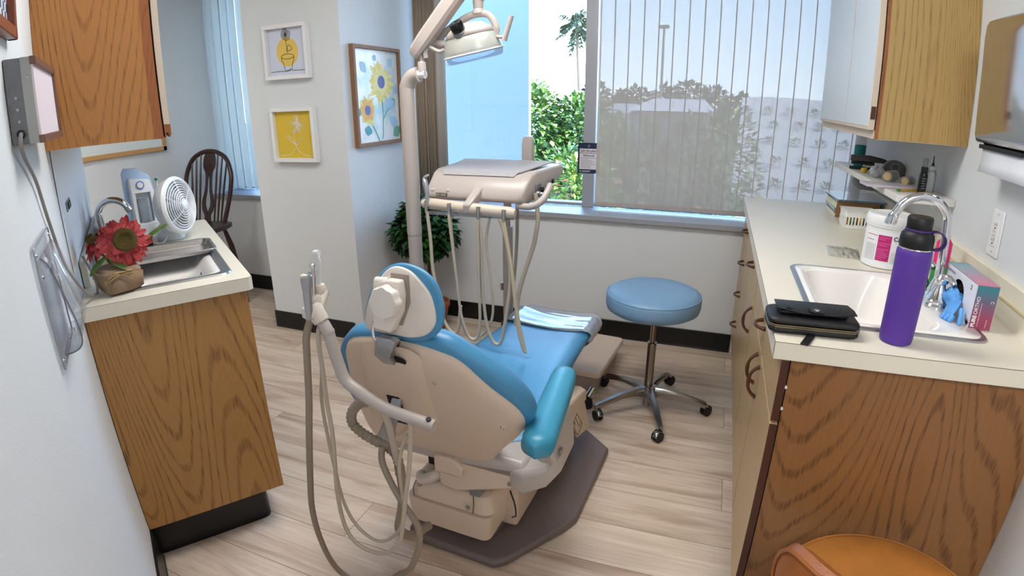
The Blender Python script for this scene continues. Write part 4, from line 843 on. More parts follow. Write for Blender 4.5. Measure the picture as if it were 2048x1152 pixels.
# carton faces; the front has a D shaped opening
hole = [(1.455 + 0.0, 0.93)] 
hc = (1.50, 0.972); hole = [(hc[0] + 0.04 * math.cos(a), hc[1] + 0.036 * math.sin(a)) for a in [i * 2 * pi / 24 for i in range(24)]]
m = MB(t)
outer = [(gy0, gz0), (gy1, gz0), (gy1, gz1), (gy0, gz1)]
def ring_pts():
    out = []
    for i in range(24):
        a = i * 2 * pi / 24; dx, dz = math.cos(a), math.sin(a); s = 1e9
        for lim, c_, dd in ((gy1, hc[0], dx), (gy0, hc[0], dx), (gz1, hc[1], dz), (gz0, hc[1], dz)):
            if abs(dd) > 1e-6 and (lim - c_) / dd > 0: s = min(s, (lim - c_) / dd)
        out.append((hc[0] + dx * s, hc[1] + dz * s))
    return out
ro = ring_pts(); vs = [(gx0, p[0], p[1]) for p in hole] + [(gx0, p[0], p[1]) for p in ro]
m.add(vs, [(i, (i + 1) % 24, (i + 1) % 24 + 24, i + 24) for i in range(24)])
corner = [(gx0, gy1, gz1), (gx0, gy0, gz1), (gx0, gy0, gz0), (gx0, gy1, gz0)]
for cx_, cy_, cz_ in corner:
    best = sorted(range(24), key=lambda i: (ro[i][0] - cy_) ** 2 + (ro[i][1] - cz_) ** 2)[:2]
    m.add([(gx0, *ro[best[0]]), (cx_, cy_, cz_), (gx0, *ro[best[1]])], [(0, 1, 2)])
m.build('front_panel', M_card, t, smooth=False)
MB(t).bm((gx0, gy0, gz0), (gx1, gy0 + 0.0008, gz1)).build('end_panel', box_end_mat(), t, smooth=False)
m = MB(t); m.bm((gx0, gy0, gz1 - 0.0008), (gx1, gy1, gz1)); m.build('top_panel', box_top_mat(), t, smooth=False)
m = MB(t); m.bm((gx1 - 0.0008, gy0, gz0), (gx1, gy1, gz1)); m.bm((gx0, gy1 - 0.0008, gz0), (gx1, gy1, gz1)); m.bm((gx0, gy0, gz0), (gx1, gy1, gz0 + 0.0008)); m.build('back_panel', M_card, t, smooth=False)
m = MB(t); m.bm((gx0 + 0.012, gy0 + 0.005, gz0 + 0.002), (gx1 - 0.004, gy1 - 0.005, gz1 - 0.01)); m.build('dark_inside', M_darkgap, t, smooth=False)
M_glove = mat('blue_nitrile', (92, 158, 224), 0.5, bump=(120, 0.8), var=(60, 0.12))
g = MB(t); rnd = random.Random(4)
blob(g, (0.632, 1.495, 0.958), (0.022, 0.036, 0.026), 9, 0.35, 26, 16)
g.build('glove', M_glove, t)
g = MB(t)
g.loft([[(0.645 - 0.01 + 0.007 * math.cos(a), 1.47 + 0.020 * math.sin(a) , 0.965) for a in [i * pi / 5 for i in range(10)]], [(0.618 + 0.008 * math.cos(a), 1.455 + 0.028 * math.sin(a), 0.95) for a in [i * pi / 5 for i in range(10)]], [(0.605 + 0.006 * math.cos(a), 1.44 + 0.024 * math.sin(a), 0.935) for a in [i * pi / 5 for i in range(10)]], [(0.602 + 0.003 * math.cos(a), 1.43 + 0.012 * math.sin(a), 0.926) for a in [i * pi / 5 for i in range(10)]]])
for j, (dx, dy, L_) in enumerate(((0.0, 0.02, 0.02), (-0.004, 0.008, 0.024), (0.0, -0.006, 0.022), (0.006, -0.02, 0.018))):
    p = Vector((0.606 + dx, 1.437 + dy * 0.8, 0.936)); g.tube(sm([p, p + Vector((-0.006, -0.004, -0.006)), p + Vector((-0.012, -0.008, -0.013))], 3), [0.006] * 6 + [0.004], 8)
g.tube(sm([(0.63, 1.425, 0.955), (0.626, 1.41, 0.94), (0.622, 1.40, 0.922)], 3), [0.006] * 6 + [0.0045], 8)
g.build('hanging_glove', M_glove, t)
wt = mat('print_white', (240, 236, 240), 0.5); gt = mat('print_grey', (150, 152, 166), 0.5)
text_mesh('lettering', 'PURE', wt, 0.0125, (gx0 + 0.0125, gy0 - 0.0004, gz0 + 0.007), (0, 0, 1), (-1, 0, 0), t, bold=0.0005)
text_mesh('lettering', 'ORTHO', wt, 0.0125, (gx0 + 0.0125, gy0 - 0.0004, gz0 + 0.0385), (0, 0, 1), (-1, 0, 0), t)
for q, (dx, L_) in enumerate(((0.019, 0.06), (0.040, 0.02))):
    MB(t).bm((gx0 + dx, gy0 - 0.0006, gz0 + 0.008), (gx0 + dx + 0.0008, gy0, gz0 + 0.008 + L_)).build('fine_print', wt, t, smooth=False)
text_mesh('lettering', '2', M_txt, 0.016, (gx0 - 0.0004, 1.43, gz1 - 0.022), (0, -1, 0), (0, 0, 1), t)
text_mesh('lettering', 'PUREORTHO', gt, 0.0095, (gx0 - 0.0004, 1.592, gz1 - 0.018), (0, -1, 0), (0, 0, 1), t, bold=0.0003)
m = MB(t)
for a in (-0.9, -0.45, 0, 0.45, 0.9):
    m.prism([(0, 0), (0.004, 0.008), (0, 0.018), (-0.004, 0.008)], (gx0 - 0.0003, 1.408, gz0 + 0.006), (0, math.cos(a), math.sin(a)), (0, -math.sin(a), math.cos(a)), (1, 0, 0), 0, 0.0002)
m.build('leaf_mark', gt, t, smooth=False)
m = MB(t)
for a in (-0.9, -0.45, 0, 0.45, 0.9):
    m.prism([(0, 0), (0.0015, 0.003), (0, 0.007), (-0.0015, 0.003)], (gx0 + 0.044, gy0 - 0.0003, gz0 + 0.068), (math.cos(a), 0, math.sin(a)), (-math.sin(a), 0, math.cos(a)), (0, 1, 0), 0, 0.0002)
m.build('leaf_mark', wt, t, smooth=False)

# things behind the faucet
t = thing('marker_bottle', 'small bottle with a pink label behind the faucet and glove box', 'bottle', (0.70, 1.80, 0.9165))
m = MB(); m.lathe([(0.022, 0), (0.023, 0.004), (0.023, 0.12), (0.012, 0.135), (0.012, 0.145), (0.001, 0.146)], 24); m.build('bottle', mat('pink_label', (222, 40, 120), 0.45), t)
m = MB(); m.lathe([(0.0235, 0.0), (0.0235, 0.05)], 24, caps=False); m.build('green_band', mat('green_band', (60, 150, 90), 0.45), t)
m = MB(); m.bm((0.665, 1.65, 0.917), (0.72, 1.73, 0.965)); single('sponge_box', m, mat('green_top_black', (46, 140, 84), 0.5), 'green box behind the glove box on the right worktop', 'box', bevel=0.004)

# clear bag on the worktop
m = MB(); rnd = random.Random(6); G = []
for i in range(15):
    row = []
    for j in range(11):
        u, v = i / 14, j / 10; e = math.sin(pi * u) * math.sin(pi * v)
        row.append((0.405 + 0.105 * u + 0.02 * v + rnd.uniform(-0.002, 0.002), 1.985 + 0.16 * v - 0.02 * u + rnd.uniform(-0.003, 0.003), 0.9175 + e * rnd.uniform(0.003, 0.02)))
    G.append(row)
m.grid(G); single('clear_plastic_bag', m, glassy('crinkled_film', (0.99, 0.99, 0.995), 0.03, 0.08, 0.4), 'crumpled clear plastic bag lying beside the wipes tub', 'bag', ang=15)

# books
bt = []
cols = [(232, 226, 196), (88, 110, 130), (70, 150, 210), (240, 232, 160), (226, 236, 230), (60, 96, 130)]
z = 0.917; rnd = random.Random(12)
lbls = ['cream book with a tan spine, lowest of the book stack', 'grey blue book, second from the bottom of the book stack', 'sky blue book in the middle of the book stack', 'yellow book above the sky blue one in the book stack', 'pale green book near the top of the book stack', 'dark blue book under the topmost plastic covered book']
for i in range(6):
    h = (0.016, 0.011, 0.012, 0.014, 0.012, 0.010)[i]; dx = rnd.uniform(-0.004, 0.004)
    t = thing('book', lbls[i], 'book', (0.655 + dx, 2.875, z), rnd.uniform(-0.03, 0.03), 'books stacked under the wall shelf')
    cm = mat('book_cover', cols[i], 0.45)
    m = MB(); m.bm((-0.095, -0.125, 0), (0.095, 0.125, 0.0012)); m.bm((-0.095, -0.125, h - 0.0012), (0.095, 0.125, h)); m.build('cover', cm, t, smooth=False)
    m = MB(); m.bm((-0.095, -0.1265, 0), (0.095, -0.1245, h)); m.build('spine', mat('tan_spine', (150, 112, 76), 0.6) if i == 0 else bpy.data.materials['tan_spine'], t, smooth=False)
    m = MB(); m.bm((-0.092, -0.1245, 0.0012), (0.092, 0.122, h - 0.0012)); m.build('pages', mat('paper', (232, 228, 214), 0.8) if i == 0 else bpy.data.materials['paper'], t, smooth=False)
    z += h + 0.0003
t = thing('book', 'blue book in a clear plastic sleeve on top of the book stack', 'book', (0.665, 2.865, z), 0.05, 'books stacked under the wall shelf')
m = MB(); m.bm((-0.11, -0.135, 0), (0.10, 0.135, 0.008)); m.build('cover', mat('blue_cover', (110, 150, 186), 0.4, var=(14, 0.3)), t, smooth=False)
m = MB(); m.bm((-0.118, -0.15, 0.0085), (0.104, 0.14, 0.0095)); m.build('sleeve', M_plasticfilm, t, bevel=0.0004)

# basket with crayons
t = thing('basket', 'small white slotted plastic basket in front of the book stack', 'basket', (0.612, 2.54, 0.917), 0.05)
def hshell(m, x, y, z0, z1, t_=0.002, taper=0.006):
    m.loft([[(p[0], p[1], z) for p in rrect(-a, -b, a, b, 0.01)] for z, a, b in ((z0, x - taper, y - taper), (z1, x, y), (z1, x - t_, y - t_), (z0 + t_, x - taper - t_, y - taper - t_))], caps=False)
bw = mat('basket_white', (236, 236, 232), 0.4)
m = MB(); hshell(m, 0.062, 0.045, 0.0, 0.016, taper=0.002); m.add([(-0.06, -0.043, 0.001), (0.06, -0.043, 0.001), (0.06, 0.043, 0.001), (-0.06, 0.043, 0.001)], [(0, 1, 2, 3)])
m.v = [(v[0], v[1], v[2]) for v in m.v]
for i in range(10):
    x = -0.058 + 0.116 * i / 9
    for s in (-1, 1): m.box((x * 1.03, s * 0.0455, 0.032), (0.006, 0.002, 0.036))
for i in range(7):
    y = -0.04 + 0.08 * i / 6
    for s in (-1, 1): m.box((s * 0.0625, y, 0.032), (0.002, 0.006, 0.036))
m.loft([[(p[0], p[1], z) for p in rrect(-a, -b, a, b, 0.01)] for z, a, b in ((0.048, 0.063, 0.046), (0.075, 0.066, 0.049), (0.0765, 0.070, 0.053), (0.0775, 0.070, 0.053), (0.0775, 0.064, 0.047), (0.048, 0.061, 0.044))], caps=False)
m.build('basket_shell', bw, t)
for i, (c_, nm) in enumerate((((230, 150, 50), 'orange'), ((70, 170, 60), 'green'), ((150, 70, 50), 'brown'), ((220, 190, 60), 'yellow'), ((60, 60, 70), 'dark grey'), ((200, 80, 60), 'red'))):
    m = MB(); x = -0.045 + 0.018 * i; m.cyl((x, -0.03 + 0.003 * i, 0.012 + 0.004 * (i % 3)), (x + 0.012, 0.03, 0.05), 0.007, 12)
    o = m.build('crayon', mat('crayon_' + nm.replace(' ', '_'), c_, 0.5), None, loc=(0, 0, 0)); o.location = (0.612, 2.54, 0.917); tag(o, nm + ' crayon in the white slotted basket', 'crayon', 'crayons in the basket')

# wall shelf and its things
t = thing('wall_shelf', 'white shelf on the right wall above the book stack', 'shelf', (0.70, 2.6, 1.112))
MB(t).bm((0.602, 2.02, 1.112), (0.794, 3.145, 1.135)).build('board', mat('shelf_white', (226, 222, 216), 0.45), t, bevel=0.0015)
for y in (2.12, 2.74):
    m = MB(t); m.prism([(0.794, 1.111), (0.62, 1.111), (0.612, 1.09), (0.62, 1.07), (0.65, 1.052), (0.794, 1.045)] if y > 2.5 else [(0.794, 1.111), (0.73, 1.111), (0.794, 1.06)], (0, y, 0), (1, 0, 0), (0, 0, 1), (0, 1, 0), 0, 0.012); m.build('bracket', M_grey if y > 2.5 else M_white, t, bevel=0.001)
t = thing('cup', 'teal cup on the wall shelf by the window', 'cup', (0.672, 2.94, 1.136))
m = MB(); m.lathe([(0.02, 0), (0.0215, 0.003), (0.026, 0.05), (0.0268, 0.098), (0.0252, 0.1), (0.024, 0.096), (0.022, 0.01), (0.001, 0.008)], 26); m.build('shell', mat('teal_plastic', (14, 124, 126), 0.4), t)
t = thing('stapler', 'dark grey stapler on the wall shelf in front of the teal cup', 'stapler', (0.69, 2.80, 1.136), -0.15)
m = MB(); m.bm((-0.085, -0.02, 0.0), (0.075, 0.02, 0.012)); m.bm((-0.08, -0.014, 0.022), (0.02, 0.014, 0.034)); m.build('base', M_black, t, bevel=0.003)
m = MB(); m.loft([[(x, y, z) for y, z in ((-0.017, z0), (0.017, z0), (0.017, z1 - 0.004), (0.012, z1), (-0.012, z1), (-0.017, z1 - 0.004))] for x, z0, z1 in ((-0.085, 0.036, 0.062), (0.0, 0.036, 0.064), (0.06, 0.034, 0.054), (0.085, 0.012, 0.042))]); m.build('top_arm', mat('dark_taupe', (64, 58, 56), 0.4), t, bevel=0.003)
m = MB(); m.bm((-0.02, -0.021, 0.012), (0.05, 0.021, 0.02)); m.build('metal_rail', M_steel, t)
t = thing('tape_dispenser', 'grey tape dispenser on the wall shelf behind the stapler', 'tape dispenser', (0.745, 2.62, 1.136))
m = MB(); m.prism(sm2([(-0.055, 0), (0.05, 0), (0.055, 0.02), (0.035, 0.055), (0.0, 0.066), (-0.03, 0.055), (-0.05, 0.025)], 4), (0, -0.012, 0), (1, 0, 0), (0, 0, 1), (0, 1, 0), 0, 0.024); m.build('housing', mat('dispenser_grey', (100, 98, 98), 0.45), t, bevel=0.002)
m = MB(); m.lathe([(0.022, -0.001), (0.022, 0.026), (0.012, 0.026), (0.012, -0.001)], 24, (0.005, -0.013, 0.036), (0, 1, 0)); m.build('tape_roll', M_plasticfilm, t)
def vial(x, y, r, L_, label, rz):
    t = thing('clear_vial', label, 'vial', (x, y, 1.1365), rz, 'clear vials lying on the wall shelf')
    m = MB(); m.lathe([(r, 0), (r, L_), (r - 0.002, L_), (r - 0.002, 0.002), (0.001, 0.002)], 22, (-L_ / 2, 0, r), (1, 0, 0)); m.build('tube', glassy('vial_clear', (0.93, 0.9, 0.86), 0.18, 0.05, 0.8), t)
    m = MB(); m.lathe([(r * 0.7, 0), (r * 0.75, 0.03), (0.001, 0.03)], 16, (-L_ / 2 - 0.001, 0, r), (1, 0, 0)); m.build('sand_plug', mat('sand_plug', (204, 176, 130), 0.7), t)
vial(0.678, 2.40, 0.021, 0.07, 'clear vial with a sandy plug lying beside the crumpled film', 0.9); vial(0.715, 2.30, 0.018, 0.06, 'smaller clear vial lying nearest the black spray bottle', 0.9)
m = MB(); blob(m, (0.655, 2.52, 1.158), (0.03, 0.045, 0.021), 21, 0.4, nofloor=1.1365); single('crumpled_film', m, glassy('film_ball', (0.95, 0.97, 0.98), 0.3, 0.1, 1.2), 'crumpled ball of clear film on the wall shelf by the stapler', 'film', ang=20)
m = MB(); m.lathe([(0.012, 0), (0.013, 0.004), (0.013, 0.016), (0.01, 0.02), (0.001, 0.02)], 18, (0.636, 2.66, 1.1365)); single('yellow_cap', m, mat('yellow_cap', (206, 168, 40), 0.45), 'small yellow cap on the wall shelf beside the stapler', 'cap')
t = thing('notebook', 'thin white tablet overhanging the front of the wall shelf', 'notebook', (0.64, 2.23, 1.136), math.radians(4))
m = MB(); m.prism(rrect(-0.105, -0.05, 0.105, 0.05, 0.008), (0, 0, 0.0), (1, 0, 0), (0, 1, 0), (0, 0, 1), 0, 0.009); m.build('cover', mat('pale_mauve', (196, 190, 200), 0.4), t, bevel=0.001)
t = thing('pencil', 'short yellow pencil with a green end on the wall shelf', 'pencil', (0.66, 2.13, 1.1365), 0.6)
m = MB(); m.lathe([(0.004, 0), (0.004, 0.075), (0.001, 0.088)], 6, (-0.03, 0, 0.004), (1, 0, 0)); m.build('shaft', mat('pencil_yellow', (214, 164, 50), 0.5), t, smooth=False)
m = MB(); m.lathe([(0.0042, -0.014), (0.0042, 0.0)], 8, (-0.03, 0, 0.004), (1, 0, 0)); m.build('end', mat('pencil_green', (70, 140, 60), 0.5), t)
def spray(x, y, m_body, m_cap, label, s=1.0, nozzle=False):
    t = thing('spray_bottle', label, 'spray bottle', (x, y, 1.1362))
    m = MB(); m.lathe([(0.0135 * s, 0), (0.0145 * s, 0.003), (0.0145 * s, 0.062), (0.012 * s, 0.072), (0.009 * s, 0.078)], 24); m.build('bottle', m_body, t)
    m = MB(); m.lathe([(0.0115 * s, 0.076), (0.0115 * s, 0.09), (0.009 * s, 0.092)], 20); m.build('collar', m_cap if nozzle else M_black, t)
    if nozzle:
        m = MB(); m.lathe([(0.006, 0.09), (0.004, 0.1), (0.0022, 0.104), (0.0015, 0.125), (0.001, 0.126)], 14); m.build('nozzle', M_black, t)
    else:
        m = MB(); m.lathe([(0.0085 * s, 0.092), (0.009 * s, 0.116), (0.007 * s, 0.121), (0.001, 0.122)], 20); m.build('overcap', M_grey, t)
    return t
t = spray(0.702, 2.10, M_blackgl, M_black, 'small black spray bottle near the front end of the wall shelf', 1.0)
m = MB()
for i in range(5): m.bm((-0.008, -0.0152, 0.02 + i * 0.008), (0.006 - 0.003 * (i % 2), -0.0142, 0.0212 + i * 0.008))
m.build('label_print', mat('label_grey', (150, 146, 150), 0.5), t, smooth=False)
spray(0.752, 2.17, glassy('clear_bottle', (0.9, 0.93, 0.93), 0.2, 0.05, 0.9), glassy('clear_cap', (0.85, 0.88, 0.88), 0.35, 0.1, 0.9), 'clear dropper bottle standing behind the black spray bottle', 1.2, True)

# wall cabinet on the right
t = thing('wall_cabinet', 'oak wall cabinet above the wall shelf with pale doors', 'cabinet', (0.64, 2.5, 1.31))
MB(t).bm((0.506, 2.0, 1.311), (0.794, 2.98, 2.3)).build('body', M_oak_ur, t, smooth=False)
MB(t).bm((0.5, 2.002, 1.309), (0.793, 2.978, 1.312)).build('underside', M_almond, t, smooth=False)
MB(t).bm((0.4945, 1.9993, 1.311), (0.5065, 2.98, 2.3)).build('front_edge', M_oak_strip, t, smooth=False)
MB(t).bm((0.4905, 2.003, 1.339), (0.4945, 2.975, 2.3)).build('gap', M_darkgap, t, smooth=False)
MB(t).bm((0.489, 2.0, 1.3112), (0.4945, 2.98, 1.3375)).build('bottom_rail', M_almond, t, smooth=False)
for a, b in ((1.995, 2.368), (2.374, 2.935)):
    d = MB(t).bm((0.4715, a, 1.338), (0.4905, b, 2.3)).build('door', M_almond, t, bevel=0.0015)
    MB(t).bm((0.470, a + 0.006, 1.350), (0.4716, b - 0.004, 2.3)).build('face_laminate', M_lam_white, d, smooth=False)
MB(t).bm((0.4735, 1.9925, 1.372), (0.4885, 1.9955, 1.412)).build('hinge', M_brown_edge, t, bevel=0.001)

# towel dispenser, paper towel, outlet
t = thing('towel_dispenser', 'chrome paper towel dispenser on the right wall', 'dispenser', (0.75, 1.59, 1.335))
def curve_front(y): return 0.708 + 0.01 * ((y - 1.59) / 0.165) ** 2
prof = [(0.7945, 1.335), (0.728, 1.335), (0.712, 1.343), (0.706, 1.36), (0.703, 1.45), (0.704, 1.62), (0.708, 1.655), (0.716, 1.668), (0.7945, 1.676)]
m = MB(t); m.loft([[(x + 0.006 * (abs((y - 1.5875) / 0.1675) ** 3), y, z) for x, z in prof] for y in [1.42 + 0.335 * i / 12 for i in range(13)]]); m.build('cover', mat('mirror_chrome', (206, 208, 214), 0.12, 1.0), t, ang=60)
m = MB(t); m.bm((0.715, 1.46, 1.325), (0.76, 1.72, 1.336)); m.build('slot', M_black, t)
m = MB(t); G = [[(0.722 + 0.004 * math.sin(u * 3) - 0.006 * u, y, 1.333 - 0.07 * u) for u in (0, 0.3, 0.6, 1.0)] for y in (1.40 + 0.0, 1.5, 1.6, 1.71)]; m.grid(G); m.build('paper_towel', mat('paper_towel', (228, 230, 236), 0.85), t, solid=0.0008)
t = thing('wall_outlet', 'white wall outlet beside the glove box', 'outlet', (0.793, 1.684, 1.04))
m = MB(t); m.prism(rrect(1.648, 1.038, 1.720, 1.166, 0.004), (0.7945, 0, 0), (0, 1, 0), (0, 0, 1), (-1, 0, 0), 0, 0.005); m.build('cover_plate', M_white, t, bevel=0.002)
m = MB(t); m.bm((0.787, 1.666, 1.066), (0.790, 1.702, 1.138)); r_ = m.build('receptacle', M_white, t, bevel=0.001)
for z in (1.08, 1.122):
    m = MB(t); m.bm((0.7865, 1.677, z), (0.7875, 1.679, z + 0.009)); m.bm((0.7865, 1.689, z), (0.7875, 1.691, z + 0.007)); m.lathe([(0.003, 0), (0.003, 0.0008)], 10, (0.7872, 1.684, z - 0.006), (-1, 0, 0)); m.build('slots', M_black, r_, smooth=False)
m = MB(t); m.bm((0.785, 1.675, 1.094), (0.788, 1.693, 1.099)); m.bm((0.785, 1.675, 1.105), (0.788, 1.693, 1.110)); m.build('test_button', M_beige2, r_, bevel=0.0005)
for z in (1.05, 1.154): MB(t).lathe([(0.003, 0), (0.001, 0.001)], 10, (0.7895, 1.684, z), (-1, 0, 0)).build('screw', M_steel, t)

# tan stool in front
M_tan = mat('tan_leather', (166, 106, 46), 0.42, bump=(350, 0.5), var=(22, 0.22)); M_tan2 = mat('tan_leather_back', (150, 88, 44), 0.30, bump=(350, 0.4), var=(22, 0.15))
t = thing('stool', 'tan leather stool with a low back in front of the right cabinet end', 'stool', (0.455, 0.922, 0))
m = MB(); m.lathe([(0.19, 0.40), (0.212, 0.405), (0.219, 0.42), (0.220, 0.462), (0.214, 0.476), (0.2, 0.484), (0.12, 0.489), (0.001, 0.49)], 64); m.build('seat', M_tan, t)
m = MB(); m.tube([(0.2175 * math.cos(a), 0.2175 * math.sin(a), 0.472) for a in [i * 2 * pi / 64 for i in range(64)]], 0.0035, 8, closed=True); m.build('welt', M_tan, t)
m = MB(); m.lathe([(0.03, 0.25), (0.03, 0.39), (0.09, 0.4), (0.001, 0.401)], 24); m.cyl((0, 0, 0.07), (0, 0, 0.3), 0.022, 20); m.build('column', M_polished, t)
for i in range(5):
    a = 2 * pi * i / 5 + 0.3; d = Vector((math.cos(a), math.sin(a), 0))
    m = MB(); m.tube([d * 0.01 + Vector((0, 0, 0.1)), d * 0.12 + Vector((0, 0, 0.09)), d * 0.22 + Vector((0, 0, 0.06))], [0.02, 0.016, 0.011], 10); lg = m.build('leg', M_polished, t)
    m = MB(); p = d * 0.225; s = Vector((-d.y, d.x, 0)); m.cyl(p - s * 0.012 + Vector((0, 0, 0.024)), p + s * 0.012 + Vector((0, 0, 0.024)), 0.024, 18); m.build('caster', M_black, lg)
# back pad: curved around the near left edge of the seat
bd = Vector((-0.56, -0.83, 0)); ba = math.atan2(bd.y, bd.x)
m = MB(); rings = []
def pad_pt(u, v, w):   # u angle along the curve, v height, w depth
    r = 0.238 + w; return Vector((r * math.cos(ba + u), r * math.sin(ba + u), v))
outline = sm2([(-0.62, 0.0), (-0.5, 0.075), (-0.2, 0.098), (0.2, 0.098), (0.5, 0.075), (0.62, 0.0), (0.5, -0.07), (0.2, -0.09), (-0.2, -0.09), (-0.5, -0.07)], 5)
for w, k in ((-0.012, 0.8), (-0.016, 0.93), (0.0, 1.0), (0.016, 0.95), (0.022, 0.85), (0.024, 0.6)):
    rings.append([pad_pt(p[0] * k * 1.38, 0.590 + p[1] * k, w) for p in outline])
m.loft(rings); pd = m.build('back_pad', M_tan2, t)
m = MB(); m.tube([pad_pt(p[0] * 0.93 * 1.38, 0.590 + p[1] * 0.93, 0.0195) for p in outline], 0.004, 8, closed=True); m.build('welt', M_tan2, pd)
pp = pad_pt(-0.42, 0.612, 0.024); m = MB(); m.lathe([(0.011, 0), (0.012, 0.003), (0.008, 0.007), (0.001, 0.008)], 18, pp, (math.cos(ba), math.sin(ba), 0.1)); m.build('bolt', M_chrome, t)
m = MB(); m.tube(sm([pad_pt(0, 0.5, 0.026), pad_pt(0, 0.42, 0.0), pad_pt(0, 0.39, -0.03), Vector((-0.05, -0.03, 0.392))], 5), 0.009, 10); m.build('back_bar', M_polished, t)
# ------------------------------------------------------------------ dental chair: local axes x = right of the chair, y = towards the foot end
ch = thing('dental_chair', 'blue and beige dental chair seen from behind in the middle of the room', 'dental chair', (-0.67, 1.01, 0.0), math.radians(-3))
BT = Vector((0, 0.455, -0.89)); BN = Vector((0, 0.89, 0.455)); BO = Vector((0, 0, 0.845))
def bp(s, t, n=0.0): return BO + Vector((s, 0, 0)) + BT * t + BN * n
# base plate
m = MB(); poly = [(0.324, 0.954), (0.323, 0.507), (0.30, 0.45), (0.175, 0.235), (0.14, 0.208), (-0.122, 0.213), (-0.19, 0.24), (-0.20, 0.30), (-0.20, 1.02), (-0.12, 1.15), (0.05, 1.18), (0.203, 1.055)]
m.loft([[(p[0] * k, 0.75 + (p[1] - 0.75) * k, z) for p in poly] for z, k in ((0.0, 0.99), (0.008, 1.0), (0.024, 1.0), (0.032, 0.985))]); m.build('base_plate', M_plate, ch, bevel=0.004)
m = MB(); m.loft([[(-0.19, 0.30, z), (0.10, 0.30, z), (0.17, 0.90, z), (0.13, 1.05, z), (-0.17, 1.02, z)] for z in (0.03, 0.07)]); m.build('base_riser', M_plate, ch, bevel=0.012)
# pump box: lower tray and upper cover
def slab3(x0, y0, x1, y1, r, zs): return [[(p[0], p[1], z) for p in rrect(x0 + i, y0 + i, x1 - i, y1 - i, r)] for z, i in zs]
m = MB(); m.loft(slab3(-0.165, 0.215, 0.125, 0.85, 0.025, ((0.095, 0.012), (0.10, 0.002), (0.115, 0.0), (0.185, -0.004), (0.195, -0.004)))); m.build('pump_tray', M_beige, ch)
m = MB(); m.loft(slab3(-0.155, 0.215, 0.135, 0.84, 0.03, ((0.196, 0.006), (0.204, 0.0), (0.235, 0.004), (0.262, 0.012), (0.272, 0.026)))); cv = m.build('pump_cover', M_beige, ch)
m = MB()
m.tube(sm([(-0.138, 0.212, 0.205), (-0.136, 0.212, 0.24), (-0.128, 0.225, 0.268)], 4), 0.0018, 6); m.build('cover_seam', mat('seam_dark', (110, 96, 82), 0.7), cv); m = MB(); m.tube(sm([(0.075, 0.212, 0.205), (0.078, 0.214, 0.24), (0.07, 0.228, 0.268)], 4), 0.0018, 6); m.build('cover_seam', bpy.data.materials['seam_dark'], cv)
for x, z in ((-0.118, 0.248), (0.06, 0.225)): MB().lathe([(0.007, 0), (0.0075, 0.003), (0.003, 0.004), (0.001, 0.002)], 14, (x, 0.222 - 0.012 * (z < 0.24), z), (0, -1, 0.1)).build('screw', M_steel, cv)
m = MB(); m.tube(sm([(-0.13, 0.25, 0.262), (-0.105, 0.22, 0.275), (-0.06, 0.22, 0.30), (-0.015, 0.24, 0.335), (0.02, 0.28, 0.34)], 5), 0.017, 14); m.build('drain_pipe', M_beige2, ch)
# lift body under the seat
m = MB(); m.loft([[(-0.15, 0.36, z), (0.16, 0.36, z), (0.16, 0.95, z), (-0.15, 0.95, z)] for z in (0.05, 0.40)]); m.build('lift_body', M_beige, ch, bevel=0.015)
m = MB(); m.box((-0.1, 0.33, 0.31), (0.05, 0.08, 0.06)); m.box((0.02, 0.33, 0.30), (0.09, 0.06, 0.05)); m.cyl((-0.12, 0.30, 0.33), (0.14, 0.30, 0.33), 0.02, 14); m.build('mechanism', M_black, ch, bevel=0.003)
m = MB(); m.box((0.085, 0.26, 0.30), (0.035, 0.10, 0.05)); m.build('bracket_foot', M_grey, ch, bevel=0.004)
# side covers
m = MB(); m.prism([(0.545, 0.345), (0.66, 0.34), (0.765, 0.165), (0.60, 0.165), (0.50, 0.22), (0.42, 0.33)], (0.205, 0, 0), (0, 1, 0), (0, 0, 1), (1, 0, 0), 0, 0.015); m.build('side_cover', M_beige, ch, bevel=0.003)
m = MB(); m.prism([(0.675, 0.345), (0.895, 0.285), (1.02, 0.072), (0.825, 0.136)], (0.207, 0, 0), (0, 1, 0), (0, 0, 1), (1, 0, 0), 0, 0.016); sc = m.build('side_cover', M_beige, ch, bevel=0.003)
m = MB()
q = [(0.79, 0.262), (0.85, 0.262), (0.925, 0.165), (0.875, 0.165)]
m.tube([(0.2235, a, b) for a, b in [(0.735, 0.235), (0.80, 0.262), (0.885, 0.168), (0.83, 0.148)]], 0.0012, 6, closed=True)
m.tube(sm([(0.2235, 0.755, 0.235), (0.2235, 0.775, 0.240), (0.2235, 0.78, 0.225), (0.2235, 0.765, 0.215), (0.2235, 0.755, 0.23)], 3), 0.001, 6)
m.tube(sm([(0.2235, 0.79, 0.248), (0.2235, 0.815, 0.215), (0.2235, 0.835, 0.185), (0.2235, 0.85, 0.18), (0.2235, 0.845, 0.20)], 3), 0.001, 6)
m.tube(sm([(0.2235, 0.775, 0.205), (0.2235, 0.79, 0.198), (0.2235, 0.80, 0.178), (0.2235, 0.815, 0.16)], 3), 0.001, 6)
m.build('logo', mat('logo_line', (60, 50, 44), 0.7), sc)
m = MB(); m.prism([(0.64, 0.335), (0.675, 0.335), (0.83, 0.13), (0.78, 0.13), (0.765, 0.165)], (0.19, 0, 0), (0, 1, 0), (0, 0, 1), (1, 0, 0), 0, 0.018); m.build('cover_gap', M_darkgap, ch, smooth=False)
